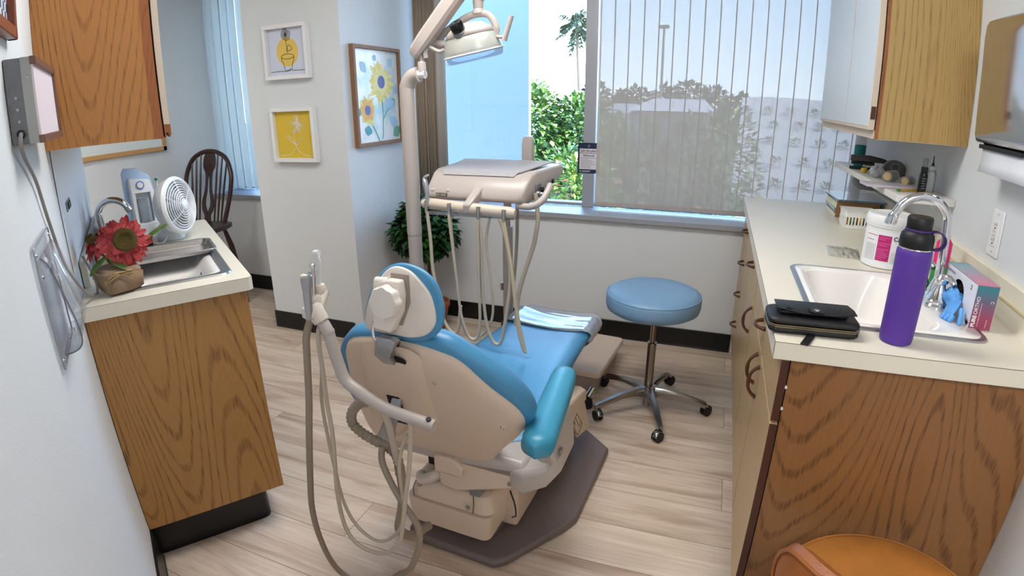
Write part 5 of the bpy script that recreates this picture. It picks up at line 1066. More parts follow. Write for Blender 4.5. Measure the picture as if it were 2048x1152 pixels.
m = MB(); m.loft(slab3(-0.16, 0.56, 0.235, 0.93, 0.03, ((0.345, 0.004), (0.352, 0.0), (0.375, 0.0), (0.385, 0.01))) if False else [[(-0.16, 0.58, z - 0.0), (0.232 - i, 0.56 + i, z + 0.02), (0.232 - i, 0.90 - i, z - 0.06), (0.20, 0.93 - i, z - 0.068), (-0.16, 0.93, z - 0.068)] for z, i in ((0.325, 0.006), (0.335, 0.0), (0.372, 0.0), (0.382, 0.008))]); m.build('top_cover', M_beige, ch, bevel=0.006)
# seat frame with bracket and arm carrier
m = MB(); m.prism([(-0.028, 0.39), (0.035, 0.402), (0.215, 0.42), (0.214, 0.352), (0.03, 0.285), (-0.03, 0.292)], (0, 0.20, 0), (1, 0, 0), (0, 0, 1), (0, 1, 0), 0, 0.10); m.build('seat_bracket', M_beige, ch, bevel=0.006)
m = MB(); m.loft([rr for rr in [[(x, 0.185, z) for x, z in ((-0.036, 0.352), (0.055, 0.352), (0.06, 0.385), (0.03, 0.41), (-0.036, 0.41))], [(x, 0.26, z) for x, z in ((-0.036, 0.352), (0.055, 0.352), (0.06, 0.385), (0.03, 0.41), (-0.036, 0.41))]]]); m.build('bracket_hub', M_beige, ch, bevel=0.006)
m = MB()
m.loft([[(0.200, 0.20, 0.422), (0.200, 0.20, 0.352), (0.200, 0.32, 0.352), (0.200, 0.32, 0.43)],
        [(0.250, 0.185, 0.428), (0.250, 0.185, 0.352), (0.250, 0.33, 0.355), (0.250, 0.33, 0.45)],
        [(0.318, 0.20, 0.452), (0.312, 0.20, 0.385), (0.312, 0.34, 0.40), (0.318, 0.34, 0.50)],
        [(0.345, 0.22, 0.53), (0.352, 0.22, 0.44), (0.352, 0.34, 0.46), (0.345, 0.34, 0.56)]])
m.build('arm_carrier', M_greybeige, ch, bevel=0.012, seg=3)
m = MB(); m.loft([[(0.30, 0.16, 0.50), (0.355, 0.16, 0.50), (0.355, 0.30, 0.50), (0.30, 0.30, 0.50)], [(0.30, 0.12, 0.60), (0.345, 0.12, 0.60), (0.345, 0.32, 0.60), (0.30, 0.32, 0.60)]]); m.build('arm_post', M_greybeige, ch, bevel=0.01)
for z, x, y in ((0.37, 0.205, 0.198),): MB().lathe([(0.006, 0), (0.006, 0.003), (0.001, 0.004)], 12, (x, y, z), (0, -1, 0)).build('screw', M_steel, ch)
MB().lathe([(0.012, 0), (0.012, 0.005), (0.004, 0.006)], 16, (0.356, 0.19, 0.53), (1, 0, 0)).build('screw', M_steel, ch)
m = MB(); m.tube(sm([(0.206, 0.2, 0.345), (0.22, 0.2, 0.30), (0.215, 0.22, 0.24), (0.19, 0.25, 0.20)], 5), 0.0025, 6); m.build('wire', M_black, ch)
# lower shell under the back cushion
m = MB(); m.loft([[(-0.235, 0.20, z0), (0.25, 0.20, z0), (0.27, 0.42, z0 + 0.03), (-0.25, 0.42, z0 + 0.03)] for z0 in (0.375, 0.44)]); m.build('seat_shell', M_greybeige, ch, bevel=0.02, seg=3)
# backrest shell (beige) traced outline, crowned
shell = [(-0.125, -0.004), (-0.031, -0.027), (0.057, -0.030), (0.111, -0.025), (0.155, -0.010), (0.193, 0.025), (0.233, 0.085), (0.275, 0.135), (0.292, 0.17), (0.294, 0.214), (0.262, 0.29), (0.205, 0.374), (0.15, 0.465), (0.11, 0.497), (0.06, 0.515), (-0.017, 0.531), (-0.116, 0.546), (-0.207, 0.551), (-0.26, 0.545), (-0.283, 0.515), (-0.285, 0.442), (-0.268, 0.349), (-0.252, 0.254), (-0.212, 0.148), (-0.175, 0.05)]
so = sm2(shell, 3); cx, cy = 0.01, 0.27
def ring(out, k, n, c=(0.01, 0.27)): return [bp(c[0] + (p[0] - c[0]) * k, c[1] + (p[1] - c[1]) * k, n) for p in out]
m = MB(); m.loft([ring(so, 0.985, 0.035), ring(so, 1.0, 0.025), ring(so, 0.998, 0.008), ring(so, 0.985, -0.002), ring(so, 0.95, -0.010), ring(so, 0.85, -0.017), ring(so, 0.6, -0.022), ring(so, 0.3, -0.024), ring(so, 0.02, -0.024)]); bs = m.build('back_shell', M_beige, ch, ang=60)
# raised centre panel
cp_ = sm2([(-0.085, 0.035), (-0.02, 0.02), (0.05, 0.03), (0.045, 0.16), (0.03, 0.28), (0.0, 0.30), (-0.05, 0.30), (-0.095, 0.36), (-0.16, 0.42), (-0.19, 0.36), (-0.17, 0.26), (-0.13, 0.15)], 4)
m = MB(); m.loft([ring(cp_, 1.25, -0.014, (-0.06, 0.2)), ring(cp_, 1.08, -0.026, (-0.06, 0.2)), ring(cp_, 0.96, -0.036, (-0.06, 0.2)), ring(cp_, 0.8, -0.039, (-0.06, 0.2)), ring(cp_, 0.3, -0.039, (-0.06, 0.2))]); m.build('centre_panel', M_beige, bs, ang=60)
for s, tt in ((-0.108, 0.082), (0.092, 0.080), (-0.211, 0.223), (0.237, 0.222)):
    c0 = bp(s, tt, -0.016); m = MB(); m.lathe([(0.012, 0), (0.009, 0.0035), (0.006, 0.004)], 18, c0, -BN, caps=False); m.build('screw_cup', M_beige, bs)
    m = MB(); m.lathe([(0.0065, 0.003), (0.006, 0.0065), (0.003, 0.008), (0.001, 0.0065)], 14, c0, -BN); m.build('screw', M_chrome, bs)
# recess and grey bracket
m = MB(); m.prism([(-0.068, 0.160), (-0.03, 0.160), (-0.048, 0.30), (-0.10, 0.30)], tuple(BO), (1, 0, 0), tuple(BT), tuple(BN), -0.0405, -0.038); m.build('recess', M_darkgap, bs, smooth=False)
m = MB(); m.loft([[bp(s, t0, n) for s, n in ((-0.052, -0.03), (-0.024, -0.03), (-0.024, -0.045), (-0.052, -0.045))] for t0 in (0.165,)] + [[bp(s, 0.195, n) for s, n in ((-0.064, -0.045), (-0.032, -0.045), (-0.032, -0.066), (-0.064, -0.066))], [bp(s, 0.275, n) for s, n in ((-0.108, -0.075), (-0.066, -0.075), (-0.066, -0.108), (-0.108, -0.108))], [bp(s, 0.292, n) for s, n in ((-0.108, -0.080), (-0.066, -0.080), (-0.066, -0.105), (-0.108, -0.105))]])
m.build('arm_bracket', M_silver, ch, bevel=0.003)
# blue back cushion
bl = [(-0.290, 0.30), (-0.283, 0.227), (-0.250, 0.14), (-0.215, 0.075), (-0.171, 0.020), (-0.115, -0.020), (-0.02, -0.038), (0.119, -0.044), (0.178, -0.012), (0.243, 0.046), (0.291, 0.108), (0.315, 0.18), (0.300, 0.235), (0.255, 0.30), (0.20, 0.37), (0.14, 0.45), (0.04, 0.50), (-0.15, 0.53), (-0.25, 0.51), (-0.285, 0.42)]
bo = sm2(bl, 4)
m = MB(); m.loft([ring(bo, 0.92, 0.002), ring(bo, 0.98, 0.008), ring(bo, 1.0, 0.022), ring(bo, 0.995, 0.042), ring(bo, 0.96, 0.058), ring(bo, 0.90, 0.066), ring(bo, 0.75, 0.070), ring(bo, 0.4, 0.066), ring(bo, 0.02, 0.064)]); m.build('back_cushion', M_blue, ch, ang=60)
# headrest
HO = Vector((0.044, -0.010, 0.976)); HT = Vector((0, -0.1, -1)).normalized(); HN = Vector((0, 1, -0.1)).normalized()
def hp(s, t, n=0): return HO + Vector((s * 0.95, 0, 0)) + HT * (t * 0.95) + HN * n
hb = sm2([(-0.117, 0.070), (-0.109, 0.02), (-0.086, -0.031), (-0.056, -0.068), (-0.018, -0.088), (0.024, -0.088), (0.062, -0.074), (0.090, -0.048), (0.106, -0.008), (0.109, 0.023), (0.103, 0.052), (0.080, 0.080), (0.040, 0.096), (-0.01, 0.099), (-0.055, 0.096), (-0.098, 0.092)], 4)
def hr(out, k, n, c=(0, 0.01)): return [hp(c[0] + (p[0] - c[0]) * k, c[1] + (p[1] - c[1]) * k, n) for p in out]
m = MB(); m.loft([hr(hb, 0.93, -0.006), hr(hb, 0.99, -0.001), hr(hb, 0.985, 0.004), hr(hb, 0.95, 0.012), hr(hb, 0.90, 0.018), hr(hb, 0.8, 0.022), hr(hb, 0.4, 0.026), hr(hb, 0.02, 0.026)]); m.build('headrest_cushion', M_blue, ch, ang=60)
hw = sm2([(-0.110, 0.078), (-0.081, 0.087), (-0.010, 0.088), (0.029, 0.086), (0.068, 0.071), (0.088, 0.046), (0.091, 0.021), (0.079, -0.022), (0.054, -0.052), (0.022, -0.075), (-0.017, -0.081), (-0.049, -0.063), (-0.079, -0.023), (-0.101, 0.023)], 4)
M_hwhite = mat('headrest_white', (228, 218, 208), 0.38)
m = MB(); m.loft([hr(hw, 1.0, 0.0), hr(hw, 1.0, -0.008), hr(hw, 0.96, -0.012), hr(hw, 0.5, -0.013), hr(hw, 0.02, -0.013)]); hs = m.build('headrest_shell', M_hwhite, ch, ang=50)
m = MB(); m.prism([(-0.025, -0.062), (0.022, -0.062), (0.026, 0.0), (0.004, 0.055), (-0.025, 0.055)], tuple(HO), (1, 0, 0), tuple(HT), tuple(HN), -0.0145, -0.0125); m.build('shell_recess', mat('recess_taupe', (160, 146, 134), 0.6), hs)
m = MB(); arm = [(-0.058, -0.045), (-0.02, -0.055), (0.012, -0.055), (0.018, -0.02), (0.014, 0.02), (-0.012, 0.072), (-0.06, 0.068), (-0.062, 0.03)]
m.loft([[hp(p[0], p[1], n) for p in arm] for n in (-0.013, -0.036, -0.042)]); m.build('headrest_hinge', M_hwhite, ch, bevel=0.005, seg=3)
m = MB(); m.cyl(hp(-0.055, -0.045, -0.03), hp(-0.02, -0.047, -0.03), 0.011, 16); m.build('hinge_pin', M_hwhite, ch)
kn = []
for i in range(48):
    a = 2 * pi * i / 48; r = 0.038 * (1 + 0.05 * math.cos(8 * a)); kn.append((-0.014 + r * math.cos(a), -0.006 + r * math.sin(a)))
m = MB(); m.loft([hr(kn, 1.0, -0.042, (-0.014, -0.006)), hr(kn, 1.02, -0.048, (-0.014, -0.006)), hr(kn, 1.0, -0.060, (-0.014, -0.006)), hr(kn, 0.93, -0.065, (-0.014, -0.006)), hr(kn, 0.3, -0.066, (-0.014, -0.006)), hr(kn, 0.02, -0.066, (-0.014, -0.006))]); m.build('headrest_knob', M_hwhite, ch, ang=50)
# chrome latch and mount
m = MB(); m.tube(sm([hp(-0.062, 0.045, -0.03), hp(-0.066, 0.07, -0.034), hp(-0.062, 0.092, -0.036), hp(-0.045, 0.098, -0.036)], 4), 0.004, 10); m.build('latch', M_chrome, ch)
m = MB(); m.loft([[hp(s, 0.086, n) for s, n in ((-0.05, -0.045), (-0.008, -0.045), (-0.008, -0.02), (-0.05, -0.02))], [hp(s, 0.093, n) for s, n in ((-0.05, -0.045), (0.002, -0.045), (0.002, -0.02), (-0.05, -0.02))], [bp(s, -0.022, n) for s, n in ((-0.024, -0.045), (0.018, -0.045), (0.018, -0.015), (-0.024, -0.015))], [bp(s, 0.012, n) for s, n in ((-0.016, -0.04), (0.016, -0.04), (0.016, -0.01), (-0.016, -0.01))]]); m.build('headrest_mount', M_silver, ch, bevel=0.002)
m = MB(); m.prism(sm2([(-0.04, 0.0), (-0.02, -0.01), (0.03, -0.01), (0.045, 0.002), (0.036, 0.018), (0.016, 0.02), (0.004, 0.036), (-0.014, 0.034), (-0.026, 0.018)], 3), tuple(BO), (1, 0, 0), tuple(BT), tuple(BN), -0.030, -0.0275); m.build('mount_slot', M_darkgap, ch, smooth=False)
m = MB(); m.box(bp(0, -0.04, 0.02), (0.05, 0.03, 0.10)); m.build('mount_stem', M_steel, ch, bevel=0.004)
# seat and leg cushion
def seat_ring(y, hw_l, hw_r, zt, th, rr=0.03, cup=0.012):
    zb = zt - th
    return [(-hw_l * 0.78, y, zb), (-hw_l, y, zb + th * 0.45), (-hw_l * 0.985, y, zt - rr * 0.5), (-hw_l * 0.86, y, zt + 0.002), (-hw_l * 0.5, y, zt - cup * 0.6), (0, y, zt - cup), (hw_r * 0.5, y, zt - cup * 0.6), (hw_r * 0.86, y, zt + 0.002), (hw_r * 0.985, y, zt - rr * 0.5), (hw_r, y, zb + th * 0.45), (hw_r * 0.78, y, zb)]
st_ = [(0.26, 0.24, 0.26, 0.46, 0.10), (0.36, 0.245, 0.265, 0.475, 0.13), (0.50, 0.24, 0.235, 0.485, 0.14), (0.65, 0.225, 0.205, 0.492, 0.13), (0.80, 0.215, 0.195, 0.492, 0.11), (0.90, 0.21, 0.19, 0.488, 0.09), (1.00, 0.205, 0.188, 0.484, 0.07), (1.10, 0.20, 0.186, 0.482, 0.065), (1.20, 0.19, 0.182, 0.481, 0.06), (1.27, 0.17, 0.165, 0.478, 0.055), (1.31, 0.12, 0.12, 0.470, 0.035)]
m = MB(); m.loft([seat_ring(y, l_, r_, z, th) for y, l_, r_, z, th in st_]); m.build('seat_cushion', M_blue, ch, sub=1, ang=80)
m = MB(); fs_ = []
rndp = random.Random(5)
for i in range(15):
    y = 1.065 + 0.265 * i / 14; sc_ = 1.0 if y < 1.2 else 1 - 0.16 * ((y - 1.2) / 0.12) ** 2
    base_ = seat_ring(y, 0.209 * sc_, 0.197 * sc_, 0.489 - 0.018 * max(0, (y - 1.24) / 0.08), 0.078, cup=0.010); r2 = []
    fine = sm([(b[0], 0, b[2]) for b in base_], 4)
    for j, b in enumerate(fine): r2.append((b.x * (1 + 0.008 * math.sin(i * 2.4 + j)), y, b.z + 0.0016 * math.sin(j * 0.45 + i * 1.7) + 0.001 * math.sin(j * 0.22 - i * 2.1) + rndp.uniform(-0.0005, 0.0005)))
    fs_.append(r2)
m.loft(fs_, closed=False, caps=False); m.build('plastic_foot_cover', glassy('crinkled_cover', (0.66, 0.68, 0.74), 0.42, 0.12, 1.5), ch, ang=30, solid=0.0006)
m = MB(); m.loft([[(-0.14, 0.5, z), (0.14, 0.5, z), (0.12, 1.22, z + 0.05), (-0.12, 1.22, z + 0.05)] for z in (0.345, 0.375)]); m.build('leg_support', M_black, ch, bevel=0.01)
# armrest
m = MB(); rings = []
A0, A1 = Vector((0.336, 0.075, 0.0)), Vector((0.287, 0.415, 0.0)); d = (A1 - A0); L_ = d.length; d.normalize(); sd = Vector((d.y, -d.x, 0))
for u in [i / 16 for i in range(17)]:
    e = 1.0
    r_end = 0.045
    x = -r_end + (L_ + 2 * r_end) * u
    if x < 0: e = math.sqrt(max(0.0, 1 - (x / r_end) ** 2))
    elif x > L_: e = math.sqrt(max(0.0, 1 - ((x - L_) / r_end) ** 2))
    e = max(e, 0.08); w = (0.043 - 0.006 * u) * e; h = 0.030 * (0.5 + 0.5 * e); c = A0 + d * x
    rings.append([c + sd * (w * math.copysign(abs(math.cos(a)) ** 0.75, math.cos(a))) + Vector((0, 0, 0.622 + 0.005 * (1 - u) + h * math.copysign(abs(math.sin(a)) ** 0.8, math.sin(a)) * (1 if math.sin(a) > 0 else 1.15))) for a in [2 * pi * k / 20 for k in range(20)]])
m.loft(rings); m.build('armrest', M_blue_d, ch, ang=70)

# assistant arm with its instruments and hoses
ap = [(0.172, -0.118, 0.746), (0.086, -0.12, 0.755), (0.034, -0.12, 0.764), (-0.018, -0.12, 0.786), (-0.055, -0.12, 0.806), (-0.070, -0.12, 0.843), (-0.082, -0.12, 0.890), (-0.091, -0.12, 0.924), (-0.106, -0.12, 0.946), (-0.118, -0.12, 0.960)]
aa = thing('assistant_arm', 'curved beige instrument arm hung behind the dental chair backrest', 'instrument arm', (-0.67, 1.01, 0.0), math.radians(-3))
m = MB(); m.tube(sm(ap, 6), 0.0135, 16); tb = m.build('tube', M_greybeige, aa)
m = MB(); m.lathe([(0.0137, 0), (0.0145, 0.002), (0.0145, 0.008), (0.0137, 0.01)], 20, (-0.088, -0.12, 0.915), (-0.2, 0, 0.97), caps=False); m.build('tube_collar', M_greybeige, tb)
m = MB(); m.cyl((0.160, -0.1205, 0.7585), (0.160, -0.122, 0.763), 0.006, 14); m.build('end_hole', M_black, tb)
m = MB(); m.lathe([(0.0175, -0.012), (0.019, 0.0), (0.019, 0.022), (0.016, 0.030)], 20, (-0.110, -0.12, 0.952), (-0.55, 0.0, 0.85)); hd = m.build('holder_joint', M_beige2, aa)
hold = [(-0.122, -0.135, 0.965), (-0.129, -0.11, 0.985), (-0.135, -0.085, 1.002)]
for i, (x, y, z) in enumerate(hold):
    m = MB(); m.lathe([(0.0105, -0.012), (0.0165, -0.008), (0.0175, 0.004), (0.0145, 0.012), (0.009, 0.0125)], 20, (x, y, z), (-0.1, 0.1, 1)); m.build('holder_cup', M_beige2, hd)
m = MB(); m.tube([(-0.114, -0.125, 0.955), (-0.120, -0.105, 0.972), (-0.128, -0.075, 0.995)], 0.012, 12); m.build('holder_bar', M_beige2, hd)
def tip(i, kind):
    x, y, z = hold[i]; m = MB()
    if kind == 'suction':
        m.lathe([(0.0085, -0.01), (0.009, 0.03), (0.0095, 0.055), (0.012, 0.075), (0.0125, 0.088), (0.0095, 0.092), (0.006, 0.088)], 20, (x + 0.006, y - 0.008, z), (0.07, 0, 1)); o = m.build('suction_handpiece', M_silver, aa)
        MB().ell((x + 0.009, y - 0.012, z + 0.088), (0.009, 0.008, 0.006)).build('suction_tip', M_beige2, o)
        MB().tube([(x + 0.016, y - 0.008, z + 0.085), (x + 0.024, y - 0.008, z + 0.098)], 0.0035, 8).build('lever', M_chrome, o)
    elif kind == 'syringe':
        m.tube(sm([(x, y, z), (x + 0.004, y, z + 0.04), (x + 0.008, y, z + 0.07), (x + 0.004, y - 0.004, z + 0.085), (x + 0.018, y - 0.004, z + 0.088)], 4), 0.0065, 12); o = m.build('air_water_syringe', M_white, aa)
        MB().cyl((x + 0.004, y - 0.007, z + 0.05), (x + 0.004, y - 0.013, z + 0.052), 0.005, 12).build('button', M_white, o)
    else:
        m.lathe([(0.006, -0.01), (0.0065, 0.05), (0.005, 0.07), (0.0065, 0.085), (0.001, 0.088)], 16, (x, y, z), (0.1, 0, 1)); m.build('saliva_ejector', M_chrome, aa)
tip(0, 'suction'); tip(1, 'ejector'); tip(2, 'syringe')
hA = [(-0.132, -0.118, 0.955), (-0.156, -0.12, 0.90), (-0.165, -0.12, 0.84), (-0.18, -0.12, 0.726), (-0.197, -0.12, 0.634), (-0.234, -0.11, 0.473), (-0.272, -0.09, 0.34), (-0.289, -0.07, 0.216), (-0.284, -0.05, 0.10), (-0.263, -0.03, 0.03), (-0.21, -0.025, 0.016), (-0.12, -0.03, 0.05), (-0.03, -0.05, 0.155), (0.03, -0.07, 0.225), (0.072, -0.08, 0.33), (0.078, -0.08, 0.391), (0.062, -0.08, 0.427), (0.03, -0.08, 0.474), (-0.007, -0.07, 0.523), (-0.028, -0.06, 0.558), (-0.03, -0.05, 0.592)]
m = MB(); m.tube(sm(hA, 6), 0.0085, 10); m.build('suction_hose', M_hose_d, aa)
hB = [(-0.122, -0.10, 0.95), (-0.15, -0.085, 0.90), (-0.164, -0.08, 0.791), (-0.179, -0.08, 0.705), (-0.177, -0.08, 0.594), (-0.169, -0.08, 0.485), (-0.159, -0.08, 0.397), (-0.133, -0.08, 0.334), (-0.091, -0.08, 0.301), (-0.047, -0.08, 0.300), (-0.003, -0.08, 0.337), (0.026, -0.08, 0.384), (0.038, -0.08, 0.430), (0.038, -0.08, 0.516), (0.039, -0.08, 0.577), (0.055, -0.08, 0.637), (0.068, -0.075, 0.669)]
m = MB(); m.tube(sm(hB, 6), 0.0045, 10); m.build('thin_hose', M_hose, aa)
hC = [(-0.118, -0.10, 0.945), (-0.13, -0.11, 0.90), (-0.131, -0.11, 0.812), (-0.133, -0.11, 0.732), (-0.130, -0.11, 0.647), (-0.137, -0.11, 0.555), (-0.146, -0.11, 0.446), (-0.139, -0.11, 0.344), (-0.107, -0.11, 0.294), (-0.047, -0.11, 0.287), (0.0, -0.11, 0.309), (0.039, -0.11, 0.365), (0.055, -0.11, 0.432), (0.07, -0.11, 0.514), (0.089, -0.11, 0.604), (0.107, -0.115, 0.715), (0.108, -0.118, 0.738)]
m = MB(); m.tube(sm(hC, 6), 0.0055, 10); m.build('air_hose', M_hose, aa)
hD = sm([(-0.07, -0.04, 0.705), (-0.1, -0.03, 0.689), (-0.13, -0.03, 0.655), (-0.134, -0.03, 0.621), (-0.106, -0.03, 0.599), (-0.065, -0.03, 0.586), (-0.023, -0.03, 0.575), (-0.003, -0.03, 0.555), (0.002, -0.03, 0.50)], 10)
m = MB(); m.tube(hD, [0.0125 + 0.0016 * math.sin(i * 2.1) for i in range(len(hD))], 14); m.build('corrugated_hose', M_hose_d, aa)
m = MB(); m.tube(sm([(0.002, -0.03, 0.53), (0.008, -0.035, 0.46), (0.0, -0.04, 0.39), (-0.01, -0.045, 0.33), (-0.005, 0.0, 0.27), (0.0, 0.08, 0.24)], 6), 0.0125, 12); m.build('bundle_hose', M_hose_d, aa)
m = MB(); m.tube(sm([(0.018, -0.105, 0.755), (0.018, -0.08, 0.70), (0.014, -0.06, 0.61), (0.01, -0.045, 0.55)], 6), 0.0085, 10); m.build('inner_hose', M_hose, aa)

# ------------------------------------------------------------------ junction box on the floor
t = thing('junction_box', 'low beige utility box on the floor at the right foot end of the dental chair', 'utility box', (-0.508, 2.62, 0.0), math.radians(-5))
m = MB(); m.loft(slab3(-0.08, -0.22, 0.075, 0.22, 0.02, ((0.0, 0.006), (0.11, 0.0)))); m.build('body', mat('mauve_beige', (168, 150, 142), 0.45), t)
m = MB(); m.loft(slab3(-0.10, -0.24, 0.098, 0.24, 0.025, ((0.108, 0.004), (0.112, 0.0), (0.128, 0.0), (0.136, 0.006)))); m.build('lid', M_beige, t)
t = thing('foot_pedal', 'small chrome capped foot control between the utility box and the chair side', 'foot pedal', (-0.468, 2.29, 0.0), 0.4)
m = MB(); m.lathe([(0.026, 0), (0.028, 0.01), (0.022, 0.05), (0.001, 0.055)], 24); m.build('body', M_black, t); m = MB(); m.tube([(0, 0, 0.05), (0.03, 0.03, 0.08)], 0.02, 14); m.build('cap', M_chrome, t)

# ------------------------------------------------------------------ blue stool
t = thing('stool', 'round dusty blue stool on a five star chrome base with casters by the window wall', 'stool', (-0.195, 2.37, 0))
m = MB(); m.lathe([(0.12, 0.508), (0.185, 0.512), (0.204, 0.524), (0.209, 0.545), (0.209, 0.578), (0.206, 0.588), (0.203, 0.590), (0.199, 0.596), (0.18, 0.606), (0.10, 0.612), (0.001, 0.613)], 72, (-0.01, -0.02, 0)); m.build('seat', M_stoolblue, t, ang=60)
m = MB(); m.tube([(-0.01 + 0.2065 * math.cos(a), -0.02 + 0.2065 * math.sin(a), 0.589) for a in [2 * pi * i / 72 for i in range(72)]], 0.0018, 6, closed=True); m.build('seam', M_stoolblue, t)
m = MB(); m.lathe([(0.0135, 0.28), (0.0135, 0.51)], 20); m.lathe([(0.0195, 0.11), (0.0195, 0.335), (0.021, 0.337), (0.021, 0.347), (0.014, 0.349)], 24); m.build('column', mat('column_chrome', (150, 140, 132), 0.2, 1.0), t)
m = MB(); m.lathe([(0.018, 0.02), (0.018, 0.06), (0.03, 0.065), (0.034, 0.08), (0.04, 0.118), (0.03, 0.124), (0.022, 0.125)], 24); m.build('hub', M_polished, t)
for i in range(5):
    a = math.radians(2 + 72 * i); d = Vector((math.cos(a), math.sin(a), 0)); s = Vector((-d.y, d.x, 0))
    R_ = []
    for r, zt_, h, w in ((0.025, 0.122, 0.05, 0.025), (0.07, 0.12, 0.035, 0.02), (0.14, 0.108, 0.026, 0.016), (0.22, 0.088, 0.026, 0.013), (0.262, 0.076, 0.03, 0.012), (0.275, 0.070, 0.026, 0.010)):
        R_.append([d * r + s * (w * x) + Vector((0, 0, zt_ - h * y)) for x, y in ((-0.55, 0), (0.55, 0), (1, 0.35), (0.8, 1), (-0.8, 1), (-1, 0.35))])
    m = MB(); m.loft(R_); lg = m.build('leg', M_polished, t, ang=45)
    c0 = d * 0.268; ca_ = a + (0.9, -0.4, 0.5, 1.6, -0.9)[i]; w_ = Vector((math.cos(ca_), math.sin(ca_), 0)); n_ = Vector((-w_.y, w_.x, 0)); cc = c0 + w_ * 0.016 + Vector((0, 0, 0.024))
    m = MB(); m.cyl(cc - n_ * 0.017, cc - n_ * 0.004, 0.024, 20); m.cyl(cc + n_ * 0.004, cc + n_ * 0.017, 0.024, 20); cs = m.build('caster', M_black, lg)
    m = MB(); m.cyl(c0 + Vector((0, 0, 0.04)), c0 + Vector((0, 0, 0.062)), 0.006, 10)
    P = [[cc + w_ * (0.028 * math.cos(q)) + Vector((0, 0, 0.028 * math.sin(q))) + n_ * e for e in (-0.015, 0.015)] for q in [0.2 + 1.7 * k / 8 for k in range(9)]]
    m.grid(P); m.build('caster_hood', M_polished, cs, solid=0.002)

# ------------------------------------------------------------------ potted tree
t = thing('potted_tree', 'small potted tree with a twisted trunk in the corner by the brown blind slats', 'plant', (-1.62, 2.92, 0))
m = MB(); m.lathe([(0.07, 0), (0.075, 0.005), (0.10, 0.15), (0.108, 0.155), (0.108, 0.18), (0.098, 0.182), (0.09, 0.16), (0.001, 0.158)], 32); m.build('pot', mat('terracotta', (158, 92, 66), 0.7, var=(15, 0.2)), t)
m = MB()
for ph in (0, 2.1, 4.2): m.tube([(0.012 * math.cos(ph + z * 16) - 0.05 * max(0, z - 0.2), 0.012 * math.sin(ph + z * 16), 0.155 + z) for z in [0.30 * i / 24 for i in range(25)]], 0.011, 8)
m.build('trunk', mat('bark', (98, 74, 58), 0.8, bump=(60, 0.8), var=(40, 0.2)), t)
M_lf = [mat('foliage_deep', (30, 66, 28), 0.45, var=(25, 0.3)), mat('foliage_mid', (52, 104, 44), 0.42, var=(25, 0.3)), mat('foliage_dark', (18, 44, 22), 0.5, var=(25, 0.3))]
def leaves(mb, c, r, n, size, rnd, shell_=0.6, drop=0.4, aspect=0.5):
    for _ in range(n):
        while True:
            p = Vector((rnd.uniform(-1, 1), rnd.uniform(-1, 1), rnd.uniform(-1, 1)))
            if p.length <= 1 and p.length > shell_ * rnd.random(): break
        pos = Vector((c[0] + p.x * r[0], c[1] + p.y * r[1], c[2] + p.z * r[2]))
        out = Vector((p.x, p.y, p.z * 0.6 + rnd.uniform(-0.3, 0.3) - drop)).normalized(); d = (out + Vector((rnd.uniform(-.6, .6), rnd.uniform(-.6, .6), rnd.uniform(-.5, .3)))).normalized()
        s = d.cross(Vector((rnd.uniform(-.4, .4), rnd.uniform(-.4, .4), 1))).normalized(); u = s.cross(d); L_ = size * rnd.uniform(0.7, 1.25); w = L_ * aspect
        mb.add([pos, pos + d * L_ * 0.5 + s * w * 0.5 + u * w * 0.12, pos + d * L_ - u * L_ * 0.1, pos + d * L_ * 0.5 - s * w * 0.5 + u * w * 0.12, pos + d * L_ * 0.45], [(0, 1, 4), (1, 2, 4), (2, 3, 4), (3, 0, 4)])
rnd = random.Random(17)
for k_, n in ((0, 420), (1, 380), (2, 260)):
    m = MB(); leaves(m, (-0.035, -0.0, 0.625), (0.195, 0.17, 0.15), n, 0.062, rnd, 0.75, 0.3, 0.8); leaves(m, (-0.075, 0.02, 0.765), (0.085, 0.085, 0.08), n // 7, 0.05, rnd, 0.6, 0.2, 0.8)
    m.build('foliage', M_lf[k_], t, smooth=False)

# ------------------------------------------------------------------ blinds
def vslat(m, x, y, w, z0, z1, ang, bow=0.006, th=0.0):
    ca_, sa = math.cos(ang), math.sin(ang); G = []
    for z in (z0, z1):
        G.append([(x + u * w / 2 * ca_ - (bow * (1 - u * u)) * sa, y + u * w / 2 * sa + (bow * (1 - u * u)) * ca_ * -1, z) for u in (-1, -0.5, 0, 0.5, 1)])
    m.grid(G)
t = thing('vertical_blind', 'closed translucent grey vertical blind across the right part of the window', 'blind', (0.05, 3.34, 2.3))
MB(t).bm((-0.69, 3.32, 2.29), (0.79, 3.36, 2.33)).build('headrail', M_white, t, bevel=0.002)
M_scr = screen_fabric('screen_fabric', (190, 184, 178), 0.075, 0.06); M_hem = screen_fabric('screen_hem', (196, 182, 174), 0.02, 0.12)
for i in range(18):
    x = -0.648 + 0.0826 * i
    m = MB(t); vslat(m, x, 3.345, 0.089, 0.775, 2.29, 0.07, 0.004); o = m.build('slat', M_scr, t)
    m = MB(t); m.tube([(x + 0.0435, 3.347, 0.775), (x + 0.0435, 3.347, 2.29)], 0.0016, 6); m.build('slat_edge', M_hem, o)
    if i % 1 == 0: m = MB(t); vslat(m, x, 3.3445, 0.089, 0.775, 0.80, 0.07, 0.004); m.build('slat_hem', M_hem, o)
t = thing('vertical_blind', 'brown vertical blind slats drawn together at the left jamb of the window', 'blind', (-1.78, 3.3, 2.3))
MB(t).bm((-1.88, 3.28, 2.29), (-0.8, 3.32, 2.33)).build('headrail', M_white, t, bevel=0.002)
M_brn = mat('taupe_slat', (176, 158, 140), 0.7, bump=(300, 0.3))
